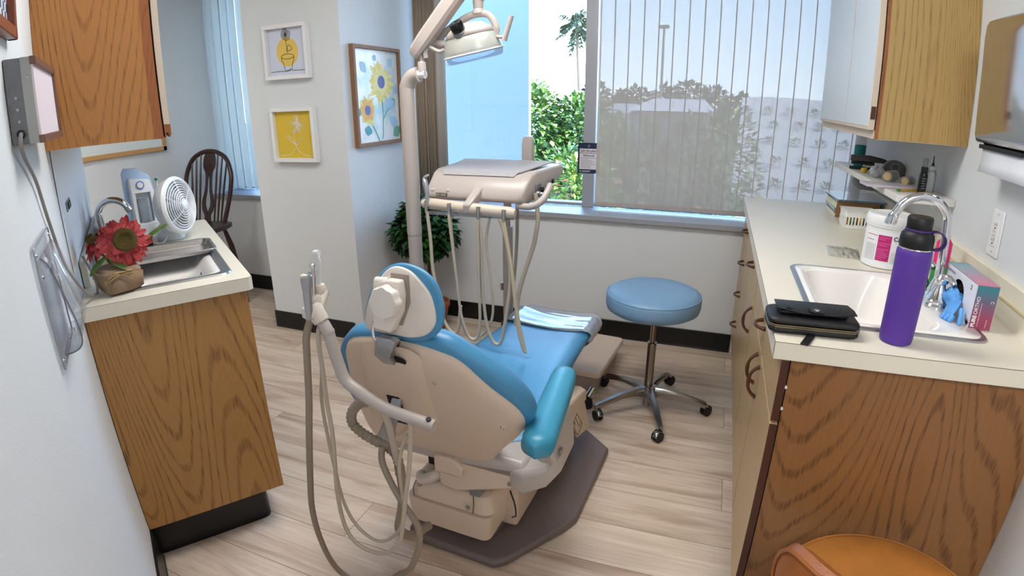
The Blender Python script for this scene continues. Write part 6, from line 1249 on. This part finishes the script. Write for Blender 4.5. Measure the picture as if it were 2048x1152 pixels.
for i in range(13):
    m = MB(t); vslat(m, -1.838 + 0.0125 * i, 3.28 + 0.004 * (i % 2), 0.085, 0.79, 2.29, 1.22 + 0.05 * (i % 3), 0.006); m.build('slat', M_brn, t, solid=0.0012)
t = thing('vertical_blind', 'white vertical blind slats in the far left window', 'blind', (-3.2, 3.2, 2.3))
MB(t).bm((-3.66, 3.2, 2.29), (-2.62, 3.24, 2.33)).build('headrail', M_white, t, bevel=0.002)
M_wsl = screen_fabric('white_slat_fabric', (230, 238, 236), 0.03, 0.3)
for i in range(13):
    m = MB(t); vslat(m, -3.62 + 0.081 * i, 3.225, 0.089, 0.79, 2.29, -0.20, 0.006); m.build('slat', M_wsl, t)
m = MB(t); m.tube([(-3.62, 3.225, 0.80), (-2.66, 3.225, 0.80)], 0.001, 5); m.build('bottom_chain', M_black, t)

# sign on the window mullion
t = thing('sign', 'dark blue sign hung on the window mullion', 'sign', (-0.733, 3.36, 1.0))
# placed from the sill plane: centre of the card stands just in front of the mullion
sg = dict(x0=-0.812, x1=-0.676, z0=0.968, z1=1.152)
M_navys = mat('navy_card', (20, 38, 66), 0.45); M_pale = mat('sign_pale', (224, 218, 222), 0.6)
MB(t).bm((sg['x0'], 3.3635, sg['z0']), (sg['x1'], 3.3675, sg['z1'])).build('board', M_navys, t, bevel=0.001)
W_ = sg['x1'] - sg['x0']; H_ = sg['z1'] - sg['z0']
def sp_(u0, v0, u1, v1, nm='panel'): return MB(t).bm((sg['x0'] + u0 * W_, 3.3628, sg['z1'] - v0 * H_), (sg['x0'] + u1 * W_, 3.3636, sg['z1'] - v1 * H_)).build(nm, M_pale, t, smooth=False)
sp_(0.08, 0.19, 0.92, 0.33); sp_(0.08, 0.345, 0.92, 0.49); sp_(0.08, 0.50, 0.92, 0.87)
def stx(s, u, v, size, m_, align='CENTER', bold=0.0003): return text_mesh('lettering', s, m_, size, (sg['x0'] + u * W_, 3.3622, sg['z1'] - v * H_), (1, 0, 0), (0, 0, 1), t, align, 0.0001, bold)
stx('Join the plan!', 0.5, 0.29, 0.0185, M_txt); stx('$42/month', 0.5, 0.445, 0.0165, M_txt)
m = MB(t)
for i, w in enumerate((0.34, 0.5, 0.66, 0.54, 0.70, 0.64, 0.48, 0.48, 0.46)):
    v = 0.535 + i * 0.036; m.bm((sg['x0'] + 0.14 * W_, 3.3622, sg['z1'] - v * H_), (sg['x0'] + (0.14 + w) * W_, 3.3627, sg['z1'] - (v + 0.009) * H_))
m.build('fine_print', mat('print_grey_blue', (120, 124, 146), 0.6), t, smooth=False)
m = MB(t); m.tube([(sg['x0'] + 0.5 * W_ + 0.006 * math.cos(a), 3.3625, sg['z1'] - 0.10 * H_ + 0.006 * math.sin(a)) for a in [2 * pi * i / 16 for i in range(16)]], 0.0008, 5, closed=True); m.build('round_mark', M_pale, t)
m = MB(t); m.bm((sg['x0'] + 0.2 * W_, 3.3625, sg['z1'] - 0.915 * H_), (sg['x0'] + 0.6 * W_, 3.363, sg['z1'] - 0.925 * H_)); m.bm((sg['x0'] + 0.2 * W_, 3.3625, sg['z1'] - 0.945 * H_), (sg['x0'] + 0.55 * W_, 3.363, sg['z1'] - 0.96 * H_)); m.bm((sg['x0'] + 0.1 * W_, 3.3625, sg['z1'] - 0.915 * H_), (sg['x0'] + 0.16 * W_, 3.363, sg['z1'] - 0.955 * H_)); m.build('footer_print', M_pale, t, smooth=False)

# ------------------------------------------------------------------ light pole, lamp
lt = thing('dental_light', 'beige dental examination light on a tall bent pole', 'dental light', (-1.09, 1.85, 0.0))
m = MB(lt); m.tube([(-1.092, 1.85, 0.0), (-1.092, 1.85, 0.90)], 0.027, 24); m.build('lower_pole', M_greybeige, lt)
m = MB(lt); m.lathe([(0.10, 0), (0.10, 0.02), (0.06, 0.03), (0.03, 0.035)], 28, (-1.092, 1.85, 0)); m.build('pole_foot', M_plate, lt)
m = MB(lt); m.tube([(-1.092, 1.85, 0.90)] + sm([(-1.092, 1.85, 1.0), (-1.092, 1.85, 1.40), (-1.088, 1.85, 1.462), (-1.066, 1.85, 1.490), (-1.04, 1.85, 1.497)], 5), 0.0285, 24); m.build('upper_pole', M_greybeige, lt)
m = MB(lt); m.tube([(-1.05, 1.85, 1.497), (-1.014, 1.85, 1.497)], 0.0155, 18); m.build('pole_stub', M_white, lt)
m = MB(lt); m.lathe([(0.0145, -0.02), (0.0145, 0.028), (0.012, 0.032), (0.007, 0.033), (0.007, 0.06)], 20, (-1.027, 1.85, 1.510)); m.build('swivel', M_greybeige, lt)
# balance arm
Aa, Ab = Vector((-1.045, 1.85, 1.577)), Vector((-0.80, 1.87, 1.862)); d = (Ab - Aa).normalized(); s = Vector((0, 1, 0)); n = d.cross(s).normalized()
m = MB(lt); R_ = []
for q, w in ((-0.02, 0.014), (0.0, 0.024), (0.06, 0.027), ((Ab - Aa).length, 0.027)):
    c = Aa + d * q; R_.append([c + s * (w * x) + n * (w * y) for x, y in ((-0.7, -1), (0.7, -1), (1, -0.6), (1, 0.6), (0.7, 1), (-0.7, 1), (-1, 0.6), (-1, -0.6))])
m.loft(R_); m.build('balance_arm', M_greybeige, lt, ang=25)
m = MB(lt); m.lathe([(0.03, -0.032), (0.034, -0.026), (0.034, 0.026), (0.03, 0.032)], 24, (Ab.x, Ab.y, Ab.z), (0, 1, 0)); m.tube(sm([(Ab.x, Ab.y, Ab.z), (-0.80, 1.89, 1.83), (-0.815, 1.90, 1.78), (-0.818, 1.90, 1.745)], 5), 0.020, 16); m.build('elbow', M_greybeige, lt)
m = MB(lt); m.lathe([(0.0195, 0.055), (0.0195, 0.02), (0.017, 0.0), (0.021, -0.006), (0.022, -0.016), (0.016, -0.02)], 24, (-0.823, 1.90, 1.715)); m.build('neck', M_greybeige, lt)
# yoke
yk = [(-0.972, 1.90, 1.600), (-0.975, 1.90, 1.622), (-0.95, 1.90, 1.645), (-0.91, 1.90, 1.668), (-0.865, 1.90, 1.690), (-0.826, 1.90, 1.698), (-0.79, 1.90, 1.695), (-0.768, 1.90, 1.675), (-0.757, 1.90, 1.650), (-0.756, 1.90, 1.632)]
m = MB(lt); m.tube(sm(yk, 5), 0.0125, 14); m.build('yoke', M_greybeige, lt)
m = MB(lt); m.lathe([(0.015, 0), (0.015, 0.035), (0.011, 0.045)], 18, (-0.985, 1.885, 1.603), (1, -0.1, -0.12)); m.build('yoke_pivot', M_greybeige, lt)
m = MB(lt); m.lathe([(0.0145, -0.03), (0.0165, 0.0), (0.0165, 0.022)], 18, (-0.765, 1.875, 1.625), (0.92, -0.2, 0.28)); m.lathe([(0.0105, 0), (0.0105, 0.001)], 16, (-0.744, 1.870, 1.631), (0.92, -0.2, 0.28)); m.build('yoke_pivot', M_greybeige, lt)
# reflector head: shallow oval dish looking down and a little towards the patient
hc = Vector((-0.834, 1.86, 1.600)); up_ = Vector((-0.16, -0.16, 0.97)).normalized(); X_ = Vector((1, 0, 0.17)); X_ = (X_ - up_ * X_.dot(up_)).normalized(); Y_ = up_.cross(X_)
def oval(k, z, n=48, a=0.105, b=0.085): return [hc + X_ * (a * k * math.cos(2 * pi * i / n)) + Y_ * (b * k * math.sin(2 * pi * i / n)) + up_ * z for i in range(n)]
m = MB(lt); m.loft([oval(1.0, -0.040), oval(0.985, -0.022), oval(0.93, 0.004), oval(0.83, 0.026), oval(0.66, 0.044), oval(0.45, 0.054), oval(0.02, 0.058)], caps=False); m.build('reflector', mat('dichroic_reflector', (206, 208, 200), 0.30, 0.45, var=(8, 0.06)), lt, ang=70, solid=0.003)
m = MB(lt); m.loft([oval(1.02, -0.036), oval(1.02, -0.048), oval(0.97, -0.058), oval(0.85, -0.062), oval(0.02, -0.064)], caps=False); m.build('front_shield', glassy('light_shield', (0.95, 0.96, 0.98), 0.10, 0.12, 0.25), lt, ang=70)
m = MB(lt); m.tube(oval(1.03, -0.036), 0.0025, 8, closed=True); m.build('shield_rim', M_white, lt)
rim = [oval(0.98, 0.0)[i] + up_ * (0.012) for i in range(48)]
m = MB(lt); m.loft([oval(0.86, 0.024), oval(0.74, 0.042), oval(0.5, 0.060), oval(0.02, 0.068)], caps=False); m.build('head_cover', M_greybeige, lt, ang=70, solid=0.002)
kb = Vector((-0.850, 1.795, 1.632)); kd = Vector((-0.22, -0.55, 0.80)).normalized()
m = MB(lt); m.lathe([(0.024, -0.025), (0.024, -0.005), (0.018, 0.0)], 24, kb, kd); m.build('knob_base', M_grey, lt)
m = MB(lt); m.lathe([(0.0215, 0.0), (0.0235, 0.003), (0.0235, 0.026), (0.021, 0.030), (0.012, 0.031), (0.011, 0.0295), (0.001, 0.0295)], 28, kb, kd); m.build('knob', M_blackgl, lt)
m = MB(lt); m.tube(sm([(-0.735, 1.85, 1.613), (-0.722, 1.85, 1.610), (-0.712, 1.85, 1.612)], 3), 0.006, 10); m.tube([(-0.709, 1.85, 1.598), (-0.700, 1.85, 1.625), (-0.682, 1.85, 1.678)], [0.0095, 0.009, 0.0085], 14); m.build('grip', M_greybeige, lt)
m = MB(lt); m.tube(sm([(-0.935, 1.85, 1.578), (-0.955, 1.85, 1.572), (-0.992, 1.85, 1.590)], 3), 0.007, 10); m.tube(sm([(-1.010, 1.85, 1.552), (-1.013, 1.85, 1.585), (-1.0, 1.85, 1.608), (-0.975, 1.85, 1.622)], 4), [0.009] * 13, 14); m.build('grip', M_greybeige, lt)

# ------------------------------------------------------------------ instrument delivery unit
du = thing('delivery_unit', 'beige instrument delivery unit with hanging hoses over the chair leg rest', 'delivery unit', (-0.80, 2.0, 0.0))
m = MB(du)
# body: wedge; front lower lip at y 1.83, top at y 1.90, back 2.16
prof = [(1.835, 1.045), (1.828, 1.056), (1.832, 1.082), (1.895, 1.138), (1.935, 1.150), (2.15, 1.156), (2.175, 1.148), (2.17, 1.12), (2.02, 1.06), (1.88, 1.038)]
cs_ = []
for x, k in ((-1.022, 0.9), (-1.018, 0.97), (-1.008, 1.0), (-0.655, 1.0), (-0.640, 0.97), (-0.634, 0.9)):
    cyy, czz = 1.98, 1.10
    cs_.append([(x + (p[0] - 1.83) * 0.16 * (1 if x > -0.8 else -0.10), cyy + (p[0] - cyy) * k, czz + (p[1] - czz) * k) for p in prof])
m.loft(cs_); m.build('tray_body', M_greybeige, du, bevel=0.006, seg=3, ang=50)
m = MB(du); m.loft([[(-0.985, 1.905, 1.1445), (-0.672, 1.905, 1.1445), (-0.636, 1.95, 1.1565), (-0.612, 2.14, 1.1625), (-1.00, 2.14, 1.1625)], [(-0.985, 1.905, 1.1485), (-0.672, 1.905, 1.1485), (-0.636, 1.95, 1.1605), (-0.612, 2.14, 1.1665), (-1.00, 2.14, 1.1665)]])
m.add([(-0.985, 1.905, 1.1485), (-0.675, 1.905, 1.1485), (-0.69, 1.884, 1.133), (-0.972, 1.884, 1.133)], [(0, 1, 2, 3)])
m.build('tray_mat', mat('perforated_mat', (176, 172, 174), 0.7, bump=(330, 1.0), var=(330, 0.35)), du, smooth=False)
m = MB(du); m.bm((-0.977, 1.8265, 1.058), (-0.932, 1.832, 1.071)); m.build('name_plate', mat('plate_dark', (84, 76, 66), 0.4), du, bevel=0.0008)
m = MB(du); m.bm((-0.974, 1.8258, 1.060), (-0.962, 1.8267, 1.069)); m.bm((-0.958, 1.8258, 1.060), (-0.936, 1.8267, 1.069)); m.build('plate_print', mat('plate_grey', (150, 146, 136), 0.5), du, smooth=False)
for x in (-0.995, -0.93):
    m = MB(du); m.ell((x, 1.842, 1.078), (0.022, 0.012, 0.010)); m.build('switch', M_greybeige, du)
# right side valves
m = MB(du); m.box((-0.622, 2.00, 1.085), (0.02, 0.16, 0.04)); m.build('side_panel', M_grey, du, bevel=0.003)
for i, (y, z) in enumerate(((1.92, 1.07), (1.96, 1.078), (2.02, 1.092), (2.06, 1.10))):
    m = MB(du); m.lathe([(0.011, 0), (0.012, 0.01), (0.008, 0.014), (0.008, 0.022), (0.001, 0.023)], 14, (-0.612, y, z), (1, 0, 0)); m.build('valve', M_black if i % 2 else M_steel, du)
m = MB(du); m.tube(sm([(-0.556, 1.90, 1.108), (-0.560, 1.875, 1.085), (-0.575, 1.85, 1.055), (-0.61, 1.84, 1.037), (-0.665, 1.85, 1.035)], 6), 0.0125, 14); m.build('side_grip', M_greybeige, du)
# instrument bar
m = MB(du); m.tube([(-1.012, 1.785, 1.036), (-0.995, 1.785, 1.038), (-0.83, 1.785, 1.028), (-0.665, 1.785, 1.021), (-0.648, 1.785, 1.020)], [0.014, 0.021, 0.021, 0.021, 0.014], 18); br_ = m.build('holder_bar', mat('bar_beige', (206, 190, 172), 0.4), du)
m = MB(du); m.loft([[(-0.842, 1.765, 1.012), (-0.812, 1.765, 1.012), (-0.812, 1.805, 1.006), (-0.842, 1.805, 1.006)], [(-0.84, 1.762, 1.045), (-0.81, 1.762, 1.045), (-0.81, 1.80, 1.03), (-0.84, 1.80, 1.03)], [(-0.828, 1.83, 1.092), (-0.794, 1.83, 1.092), (-0.794, 1.85, 1.05), (-0.828, 1.85, 1.05)], [(-0.826, 1.86, 1.10), (-0.79, 1.86, 1.10), (-0.79, 1.88, 1.05), (-0.826, 1.88, 1.05)]]); m.build('bar_bracket', M_greybeige, du, bevel=0.006, seg=3)
m = MB(du); m.bm((-0.99, 1.79, 0.995), (-0.655, 1.80, 1.008)); m.build('rail', M_silver, du, bevel=0.001)
slots = [(-0.985, 1.036), (-0.893, 1.031), (-0.779, 1.025), (-0.683, 1.02)]
for x, z in slots:
    m = MB(du); m.tube([(x, 1.762, z + 0.015), (x, 1.760, z - 0.028)], 0.0055, 12); m.box((x, 1.766, z), (0.014, 0.008, 0.03)); m.build('instrument_holder', M_steel, br_)
m = MB(du); m.tube(sm([(-0.982, 1.765, 1.03), (-0.984, 1.77, 1.08), (-0.992, 1.775, 1.115), (-0.998, 1.78, 1.13), (-0.985, 1.78, 1.141)], 4), [0.0055, 0.006, 0.007, 0.0075, 0.008, 0.0095, 0.010, 0.0105, 0.010, 0.009, 0.008, 0.007, 0.0065, 0.006, 0.006, 0.005, 0.005], 14); sy_ = m.build('syringe', M_silver, du)
m = MB(du); m.tube([(-0.990, 1.772, 1.138), (-0.975, 1.772, 1.145)], 0.004, 8); m.build('syringe_tip', M_chrome, sy_)
# support: post, joint
m = MB(du); m.tube([(-0.872, 2.30, 0.0), (-0.872, 2.30, 0.849)], 0.0235, 20); m.build('post', M_greybeige, du)
m = MB(du); m.lathe([(0.07, 0), (0.07, 0.02), (0.03, 0.03)], 24, (-0.872, 2.30, 0)); m.build('post_foot', M_plate, du)
m = MB(du); m.bm((-0.905, 2.285, 0.545), (-0.895, 2.315, 0.58)); m.build('latch', M_steel, du)
m = MB(du); m.lathe([(0.012, 0.845), (0.012, 0.88), (0.022, 0.885), (0.022, 0.91), (0.012, 0.915), (0.012, 1.0)], 20, (-0.872, 2.30, 0)); m.build('swivel', M_steel, du)
m = MB(du); m.tube(sm([(-0.872, 2.30, 0.93), (-0.86, 2.27, 1.0), (-0.80, 2.12, 1.07)], 4), 0.018, 14); m.build('support_arm', M_greybeige, du)
m = MB(du); m.loft([[(-0.748 + x * k, 2.22 + y, z) for x, y in ((-0.022, -0.02), (0.022, -0.02), (0.026, 0.0), (0.022, 0.02), (-0.022, 0.02), (-0.026, 0.0))] for z, k in ((1.150, 0.9), (1.175, 1.0), (1.23, 0.95), (1.250, 0.8), (1.258, 0.5))]); jt = m.build('joint_cap', M_greybeige, du, bevel=0.004, seg=3)
m = MB(du); m.bm((-0.768, 2.21, 1.06), (-0.730, 2.235, 1.155)); m.build('joint_link', M_grey, du, bevel=0.002)
def hose(name, pts, y, r, m_=M_hose, par=du):
    P_ = [(p[0], (y if not callable(y) else y(p[1])), p[1]) for p in pts]
    mm_ = MB(du); mm_.tube(sm(P_, 6), r, 10); return mm_.build(name, m_, par)
Y1 = 1.762
hose('hose', [(-0.983, 1.012), (-0.974, 0.906), (-0.971, 0.797), (-0.958, 0.713), (-0.937, 0.60), (-0.904, 0.545), (-0.875, 0.56), (-0.86, 0.66)], lambda z: Y1 + (0.0 if z > 0.6 else (0.6 - z) * 0.0), 0.0065)
hose('hose', [(-0.892, 1.008), (-0.881, 0.889), (-0.869, 0.762), (-0.857, 0.632), (-0.833, 0.550), (-0.809, 0.530), (-0.788, 0.55), (-0.779, 0.615), (-0.779, 0.734), (-0.780, 0.903), (-0.777, 0.995)], Y1 - 0.006, 0.0055)
hose('hose', [(-0.779, 1.0), (-0.771, 0.904), (-0.772, 0.76), (-0.759, 0.605), (-0.737, 0.535), (-0.714, 0.520), (-0.696, 0.546), (-0.679, 0.642), (-0.664, 0.747), (-0.663, 0.83), (-0.675, 0.93), (-0.70, 1.0)], Y1 + 0.006, 0.0065)
hose('hose', [(-0.744, 1.0), (-0.759, 0.905), (-0.742, 0.763), (-0.738, 0.641), (-0.760, 0.571), (-0.799, 0.532), (-0.835, 0.522), (-0.86, 0.56), (-0.88, 0.70), (-0.90, 1.0)], Y1 + 0.022, 0.0048)
hose('hose', [(-0.683, 0.995), (-0.670, 0.92), (-0.655, 0.823), (-0.637, 0.674), (-0.606, 0.525), (-0.600, 0.512), (-0.608, 0.518), (-0.628, 0.59), (-0.64, 0.70), (-0.66, 0.86), (-0.69, 1.0)], Y1, 0.0065, mat('hose_cream', (200, 184, 154), 0.45))
hose('supply_hose', [(-0.612, 1.075), (-0.606, 1.03), (-0.602, 0.978), (-0.610, 0.92), (-0.621, 0.87), (-0.660, 0.748), (-0.680, 0.665), (-0.685, 0.60), (-0.69, 0.55)], 1.90, 0.0085)
hose('supply_hose', [(-0.686, 1.04), (-0.686, 0.96), (-0.688, 0.88), (-0.697, 0.765), (-0.715, 0.63), (-0.737, 0.56)], 1.91, 0.0065, M_hose_d)
# ------------------------------------------------------------------ outside
M_ground = mat('dry_ground', (104, 112, 78), 0.9, var=(0.8, 0.15))
struct(MB().bm((-60, 3.9, -0.75), (60, 90, -0.6)).build('ground', M_ground, smooth=False))
# pale slope on the right
m = MB(); G = []; rnd = random.Random(30)
for i in range(22):
    row = []
    for j in range(18):
        x = 0.12 + 9 * j / 17 + 0.06 * i * (0 if j else 1) * 0.2; y = 4.6 + 6.0 * i / 21
        row.append((x, y, 0.28 + (y - 6) * 0.27 + rnd.uniform(-0.02, 0.02)))
    G.append(row)
m.grid(G); b_ = [(p[0], p[1], -0.62) for p in G[0]]; 
m.grid([G[0], b_]); m.grid([[r[0] for r in G], [(r[0][0], r[0][1], -0.62) for r in G]])
struct(m.build('hillside', mat('pale_slope', (206, 198, 186), 0.9, var=(1.5, 0.1)), ang=60))
# building wall beside the window
struct(MB().bm((-3.3, 5.0, -0.6), (-1.68, 5.07, 4.2)).build('wall_exterior', mat('exterior_blue_grey', (112, 130, 140), 0.7), smooth=False))
G_ = [mat('shrub_green', (88, 128, 52), 0.55, var=(6, 0.2)), mat('shrub_bright', (150, 178, 84), 0.5, var=(6, 0.2)), mat('shrub_deep', (46, 80, 36), 0.6, var=(6, 0.2)), mat('shrub_red', (190, 112, 92), 0.55), mat('distant_green', (70, 88, 66), 0.8), mat('distant_dark', (48, 62, 48), 0.8)]
M_trunk = mat('grey_trunk', (104, 92, 82), 0.9)
def shrub(name, label, cat, c, r, n, size, mats, group, trunk=True, asp=0.5, seed=1):
    rnd = random.Random(seed); t = thing(name, label, cat, (c[0], c[1], -0.6), 0, group); z0 = c[2] + 0.6
    for k_, (mm_, fr_) in enumerate(mats):
        m = MB(); leaves(m, (0, 0, z0), r, int(n * fr_), size, rnd, 0.7, 0.1, asp); m.build('foliage', mm_, t, smooth=False)
    if trunk:
        m = MB(); m.tube([(0, 0, 0), (0.03, 0, z0 * 0.5), (0, 0.02, z0)], [max(0.02, r[0] * 0.08), max(0.015, r[0] * 0.06), 0.01], 7); m.build('trunk', M_trunk, t)
    return t
gs = 'shrubs outside the window'
shrub('shrub', 'leafy shrub with yellow and pink tips low in the clear window pane', 'shrub', (-1.55, 5.9, 0.30), (0.36, 0.4, 0.60), 2000, 0.10, ((G_[0], 0.3), (G_[1], 0.4), (G_[3], 0.12), (G_[2], 0.18)), gs, asp=0.4, seed=1)
shrub('shrub', 'pale green shrub between the sign and the pink tipped shrub', 'shrub', (-1.15, 5.0, 0.40), (0.36, 0.45, 0.50), 2000, 0.10, ((G_[0], 0.35), (G_[1], 0.4), (G_[3], 0.1), (G_[2], 0.15)), gs, asp=0.4, seed=2)
shrub('bush', 'tall bright green bush behind the shrubs in the clear window pane', 'bush', (-3.1, 9.0, 0.75), (0.75, 0.7, 0.98), 4800, 0.125, ((G_[0], 0.5), (G_[1], 0.25), (G_[2], 0.25)), gs, asp=0.55, seed=3)
shrub('bush', 'broad green bush below the palm tree', 'bush', (-2.2, 9.4, 0.62), (0.8, 0.7, 0.88), 4800, 0.125, ((G_[0], 0.5), (G_[1], 0.2), (G_[2], 0.3)), gs, asp=0.55, seed=4)
for i, (x, z, rz_, lb) in enumerate(((-1.15, 0.45, 0.72, 'dark shrub seen through the blind next to the mullion'), (-0.72, 0.42, 0.78, 'dark shrub seen through the blind under the distant house'), (-0.28, 0.45, 0.80, 'reddish shrub seen through the middle of the blind'), (0.10, 0.50, 0.90, 'tallest shrub seen through the blind, beside the pale slope'))):
    shrub('shrub', lb, 'shrub', (x, 6.0 + 0.15 * (i % 2), z), (0.36, 0.4, rz_), 1500, 0.11, ((G_[2], 0.5), (G_[0], 0.35), (G_[3 if i == 2 else 1], 0.15)), gs, asp=0.38, seed=10 + i)
for i, (x, z, r1, r2, lb) in enumerate(((-6.3, 1.2, 0.8, 1.1, 'distant dark tree right beside the window mullion'), (-5.1, 0.9, 0.5, 0.9, 'small distant pointed tree second from the mullion'), (-4.15, 1.0, 0.8, 1.05, 'distant round tree left of the street lamp'), (-2.7, 1.0, 1.1, 1.15, 'distant broad tree behind the street lamp'), (-1.5, 1.1, 1.2, 1.25, 'tallest of the distant trees above the house roof'), (-0.35, 1.0, 1.0, 1.1, 'distant tree at the right end of the house roof'), (0.9, 0.8, 1.0, 1.0, 'distant low tree above the top of the pale slope'))):
    shrub('tree', lb, 'tree', (x, 30 + i % 2, z), (r1, r1, r2), 700, 0.34, ((G_[4], 0.5), (G_[5], 0.5)), 'distant trees on the skyline', asp=0.7, seed=30 + i)
# palm
t = thing('palm_tree', 'tall thin palm tree standing above the bushes in the clear window pane', 'palm tree', (-5.35, 22.0, -0.6))
m = MB(); m.tube([(0.12, 0, 0), (0.05, 0, 2.2), (-0.03, 0, 3.4), (-0.12, 0, 4.75)], [0.10, 0.075, 0.06, 0.055], 10); m.build('trunk', mat('palm_trunk', (120, 104, 92), 0.9), t)
M_palm = mat('palm_frond', (74, 100, 76), 0.7, var=(4, 0.2)); rnd = random.Random(44)
def frond(m, O, a, el, L_):
    prev = None; d = Vector((math.cos(a) * math.cos(el), math.sin(a) * math.cos(el), math.sin(el))); pts = []
    for i in range(8):
        u = i / 7; pts.append(O + Vector((d.x * L_ * u, d.y * L_ * u, d.z * L_ * u - 0.35 * L_ * u * u)))
    m.tube(pts, 0.012, 5)
    for i in range(3, 8):
        p = pts[i]
        for k in range(9):
            b_ = rnd.uniform(-1.0, 1.0); dd = Vector((math.cos(a + b_), math.sin(a + b_), rnd.uniform(-0.9, 0.1))).normalized(); L2 = L_ * 0.42 * rnd.uniform(0.6, 1.1); s = dd.cross(Vector((0, 0, 1))).normalized() * 0.045
            m.add([p - s, p + s, p + dd * L2], [(0, 1, 2)])
for i in range(42):
    m = MB(); frond(m, Vector((-0.12, 0, 4.8)), rnd.uniform(0, 6.28), rnd.uniform(-0.9, 1.25), rnd.uniform(0.6, 0.95)); m.build('frond', M_palm, t, smooth=False)
# houses, street lamp
def house(label, x0, x1, y, z1, zr, wall, roof):
    t = thing('house', label, 'house', ((x0 + x1) / 2, y, -0.6), 0, 'distant houses'); hw_ = (x1 - x0) / 2
    m = MB(); m.bm((-hw_, 0, 0), (hw_, 4, z1 + 0.6)); m.build('wall', wall, t, smooth=False)
    m = MB(); m.loft([[(-hw_ - 0.2, -0.3, z1 + 0.58), (hw_ + 0.2, -0.3, z1 + 0.58), (hw_ + 0.2, 4.3, z1 + 0.58), (-hw_ - 0.2, 4.3, z1 + 0.58)], [(-hw_ * 0.6, 1.6, zr + 0.6), (hw_ * 0.85, 1.6, zr + 0.6), (hw_ * 0.85, 2.2, zr + 0.6), (-hw_ * 0.6, 2.2, zr + 0.6)]]); m.build('roof', roof, t, smooth=False)
    for k in (-0.4, 0.3):
        m = MB(); m.bm((hw_ * k - 0.25, -0.02, 0.35 + 0.3), (hw_ * k + 0.25, 0.0, 0.95 + 0.3)); m.build('window', mat('far_window', (70, 76, 84), 0.3) if 'far_window' not in bpy.data.materials else bpy.data.materials['far_window'], t, smooth=False)
house('long distant house with a pale roof seen through the blind', -3.2, -0.4, 22, 1.08, 1.52, mat('house_wall', (150, 140, 136), 0.8), mat('house_roof', (206, 196, 190), 0.8))
house('small white distant house left of the long house', -4.6, -3.4, 23, 0.95, 1.30, mat('house_wall_white', (226, 226, 224), 0.8), mat('house_roof_grey', (170, 166, 166), 0.8))
t = thing('street_lamp', 'tall street lamp seen through the blind above the distant trees', 'street lamp', (-2.47, 25.0, -0.6))
m = MB(); m.tube([(0, 0, 0), (0, 0, 5.0)], [0.07, 0.045], 10); m.build('pole', mat('lamp_pole', (110, 112, 116), 0.5), t)
m = MB(); m.box((0, 0, 5.06), (0.42, 0.3, 0.12)); m.build('lamp_head', mat('lamp_head', (90, 92, 98), 0.5), t, bevel=0.03)
# low tufts planted in rows on the slope
t0 = None; rnd = random.Random(77); cnt = 0
for i in range(7):
    for j in range(8):
        x = 0.38 + 0.26 * j * (1 + 0.06 * i) + 0.06 * (i % 2); y = 5.3 + 0.72 * i; z = 0.28 + (y - 6) * 0.27
        if t0 is None:
            t0 = thing('low_shrub', 'small dark tuft planted in rows on the pale slope seen through the blind', 'shrub', (x, y, z), 0, 'tufts planted on the slope')
            m = MB(); r2 = random.Random(5); leaves(m, (0, 0, 0.05), (0.05, 0.05, 0.045), 60, 0.06, r2, 0.4, -0.4, 0.25); m.build('foliage', G_[2], t0, smooth=False)
        else:
            copy_tree(t0, (x + rnd.uniform(-0.03, 0.03), y + rnd.uniform(-0.05, 0.05), z), rnd.uniform(0, 6))
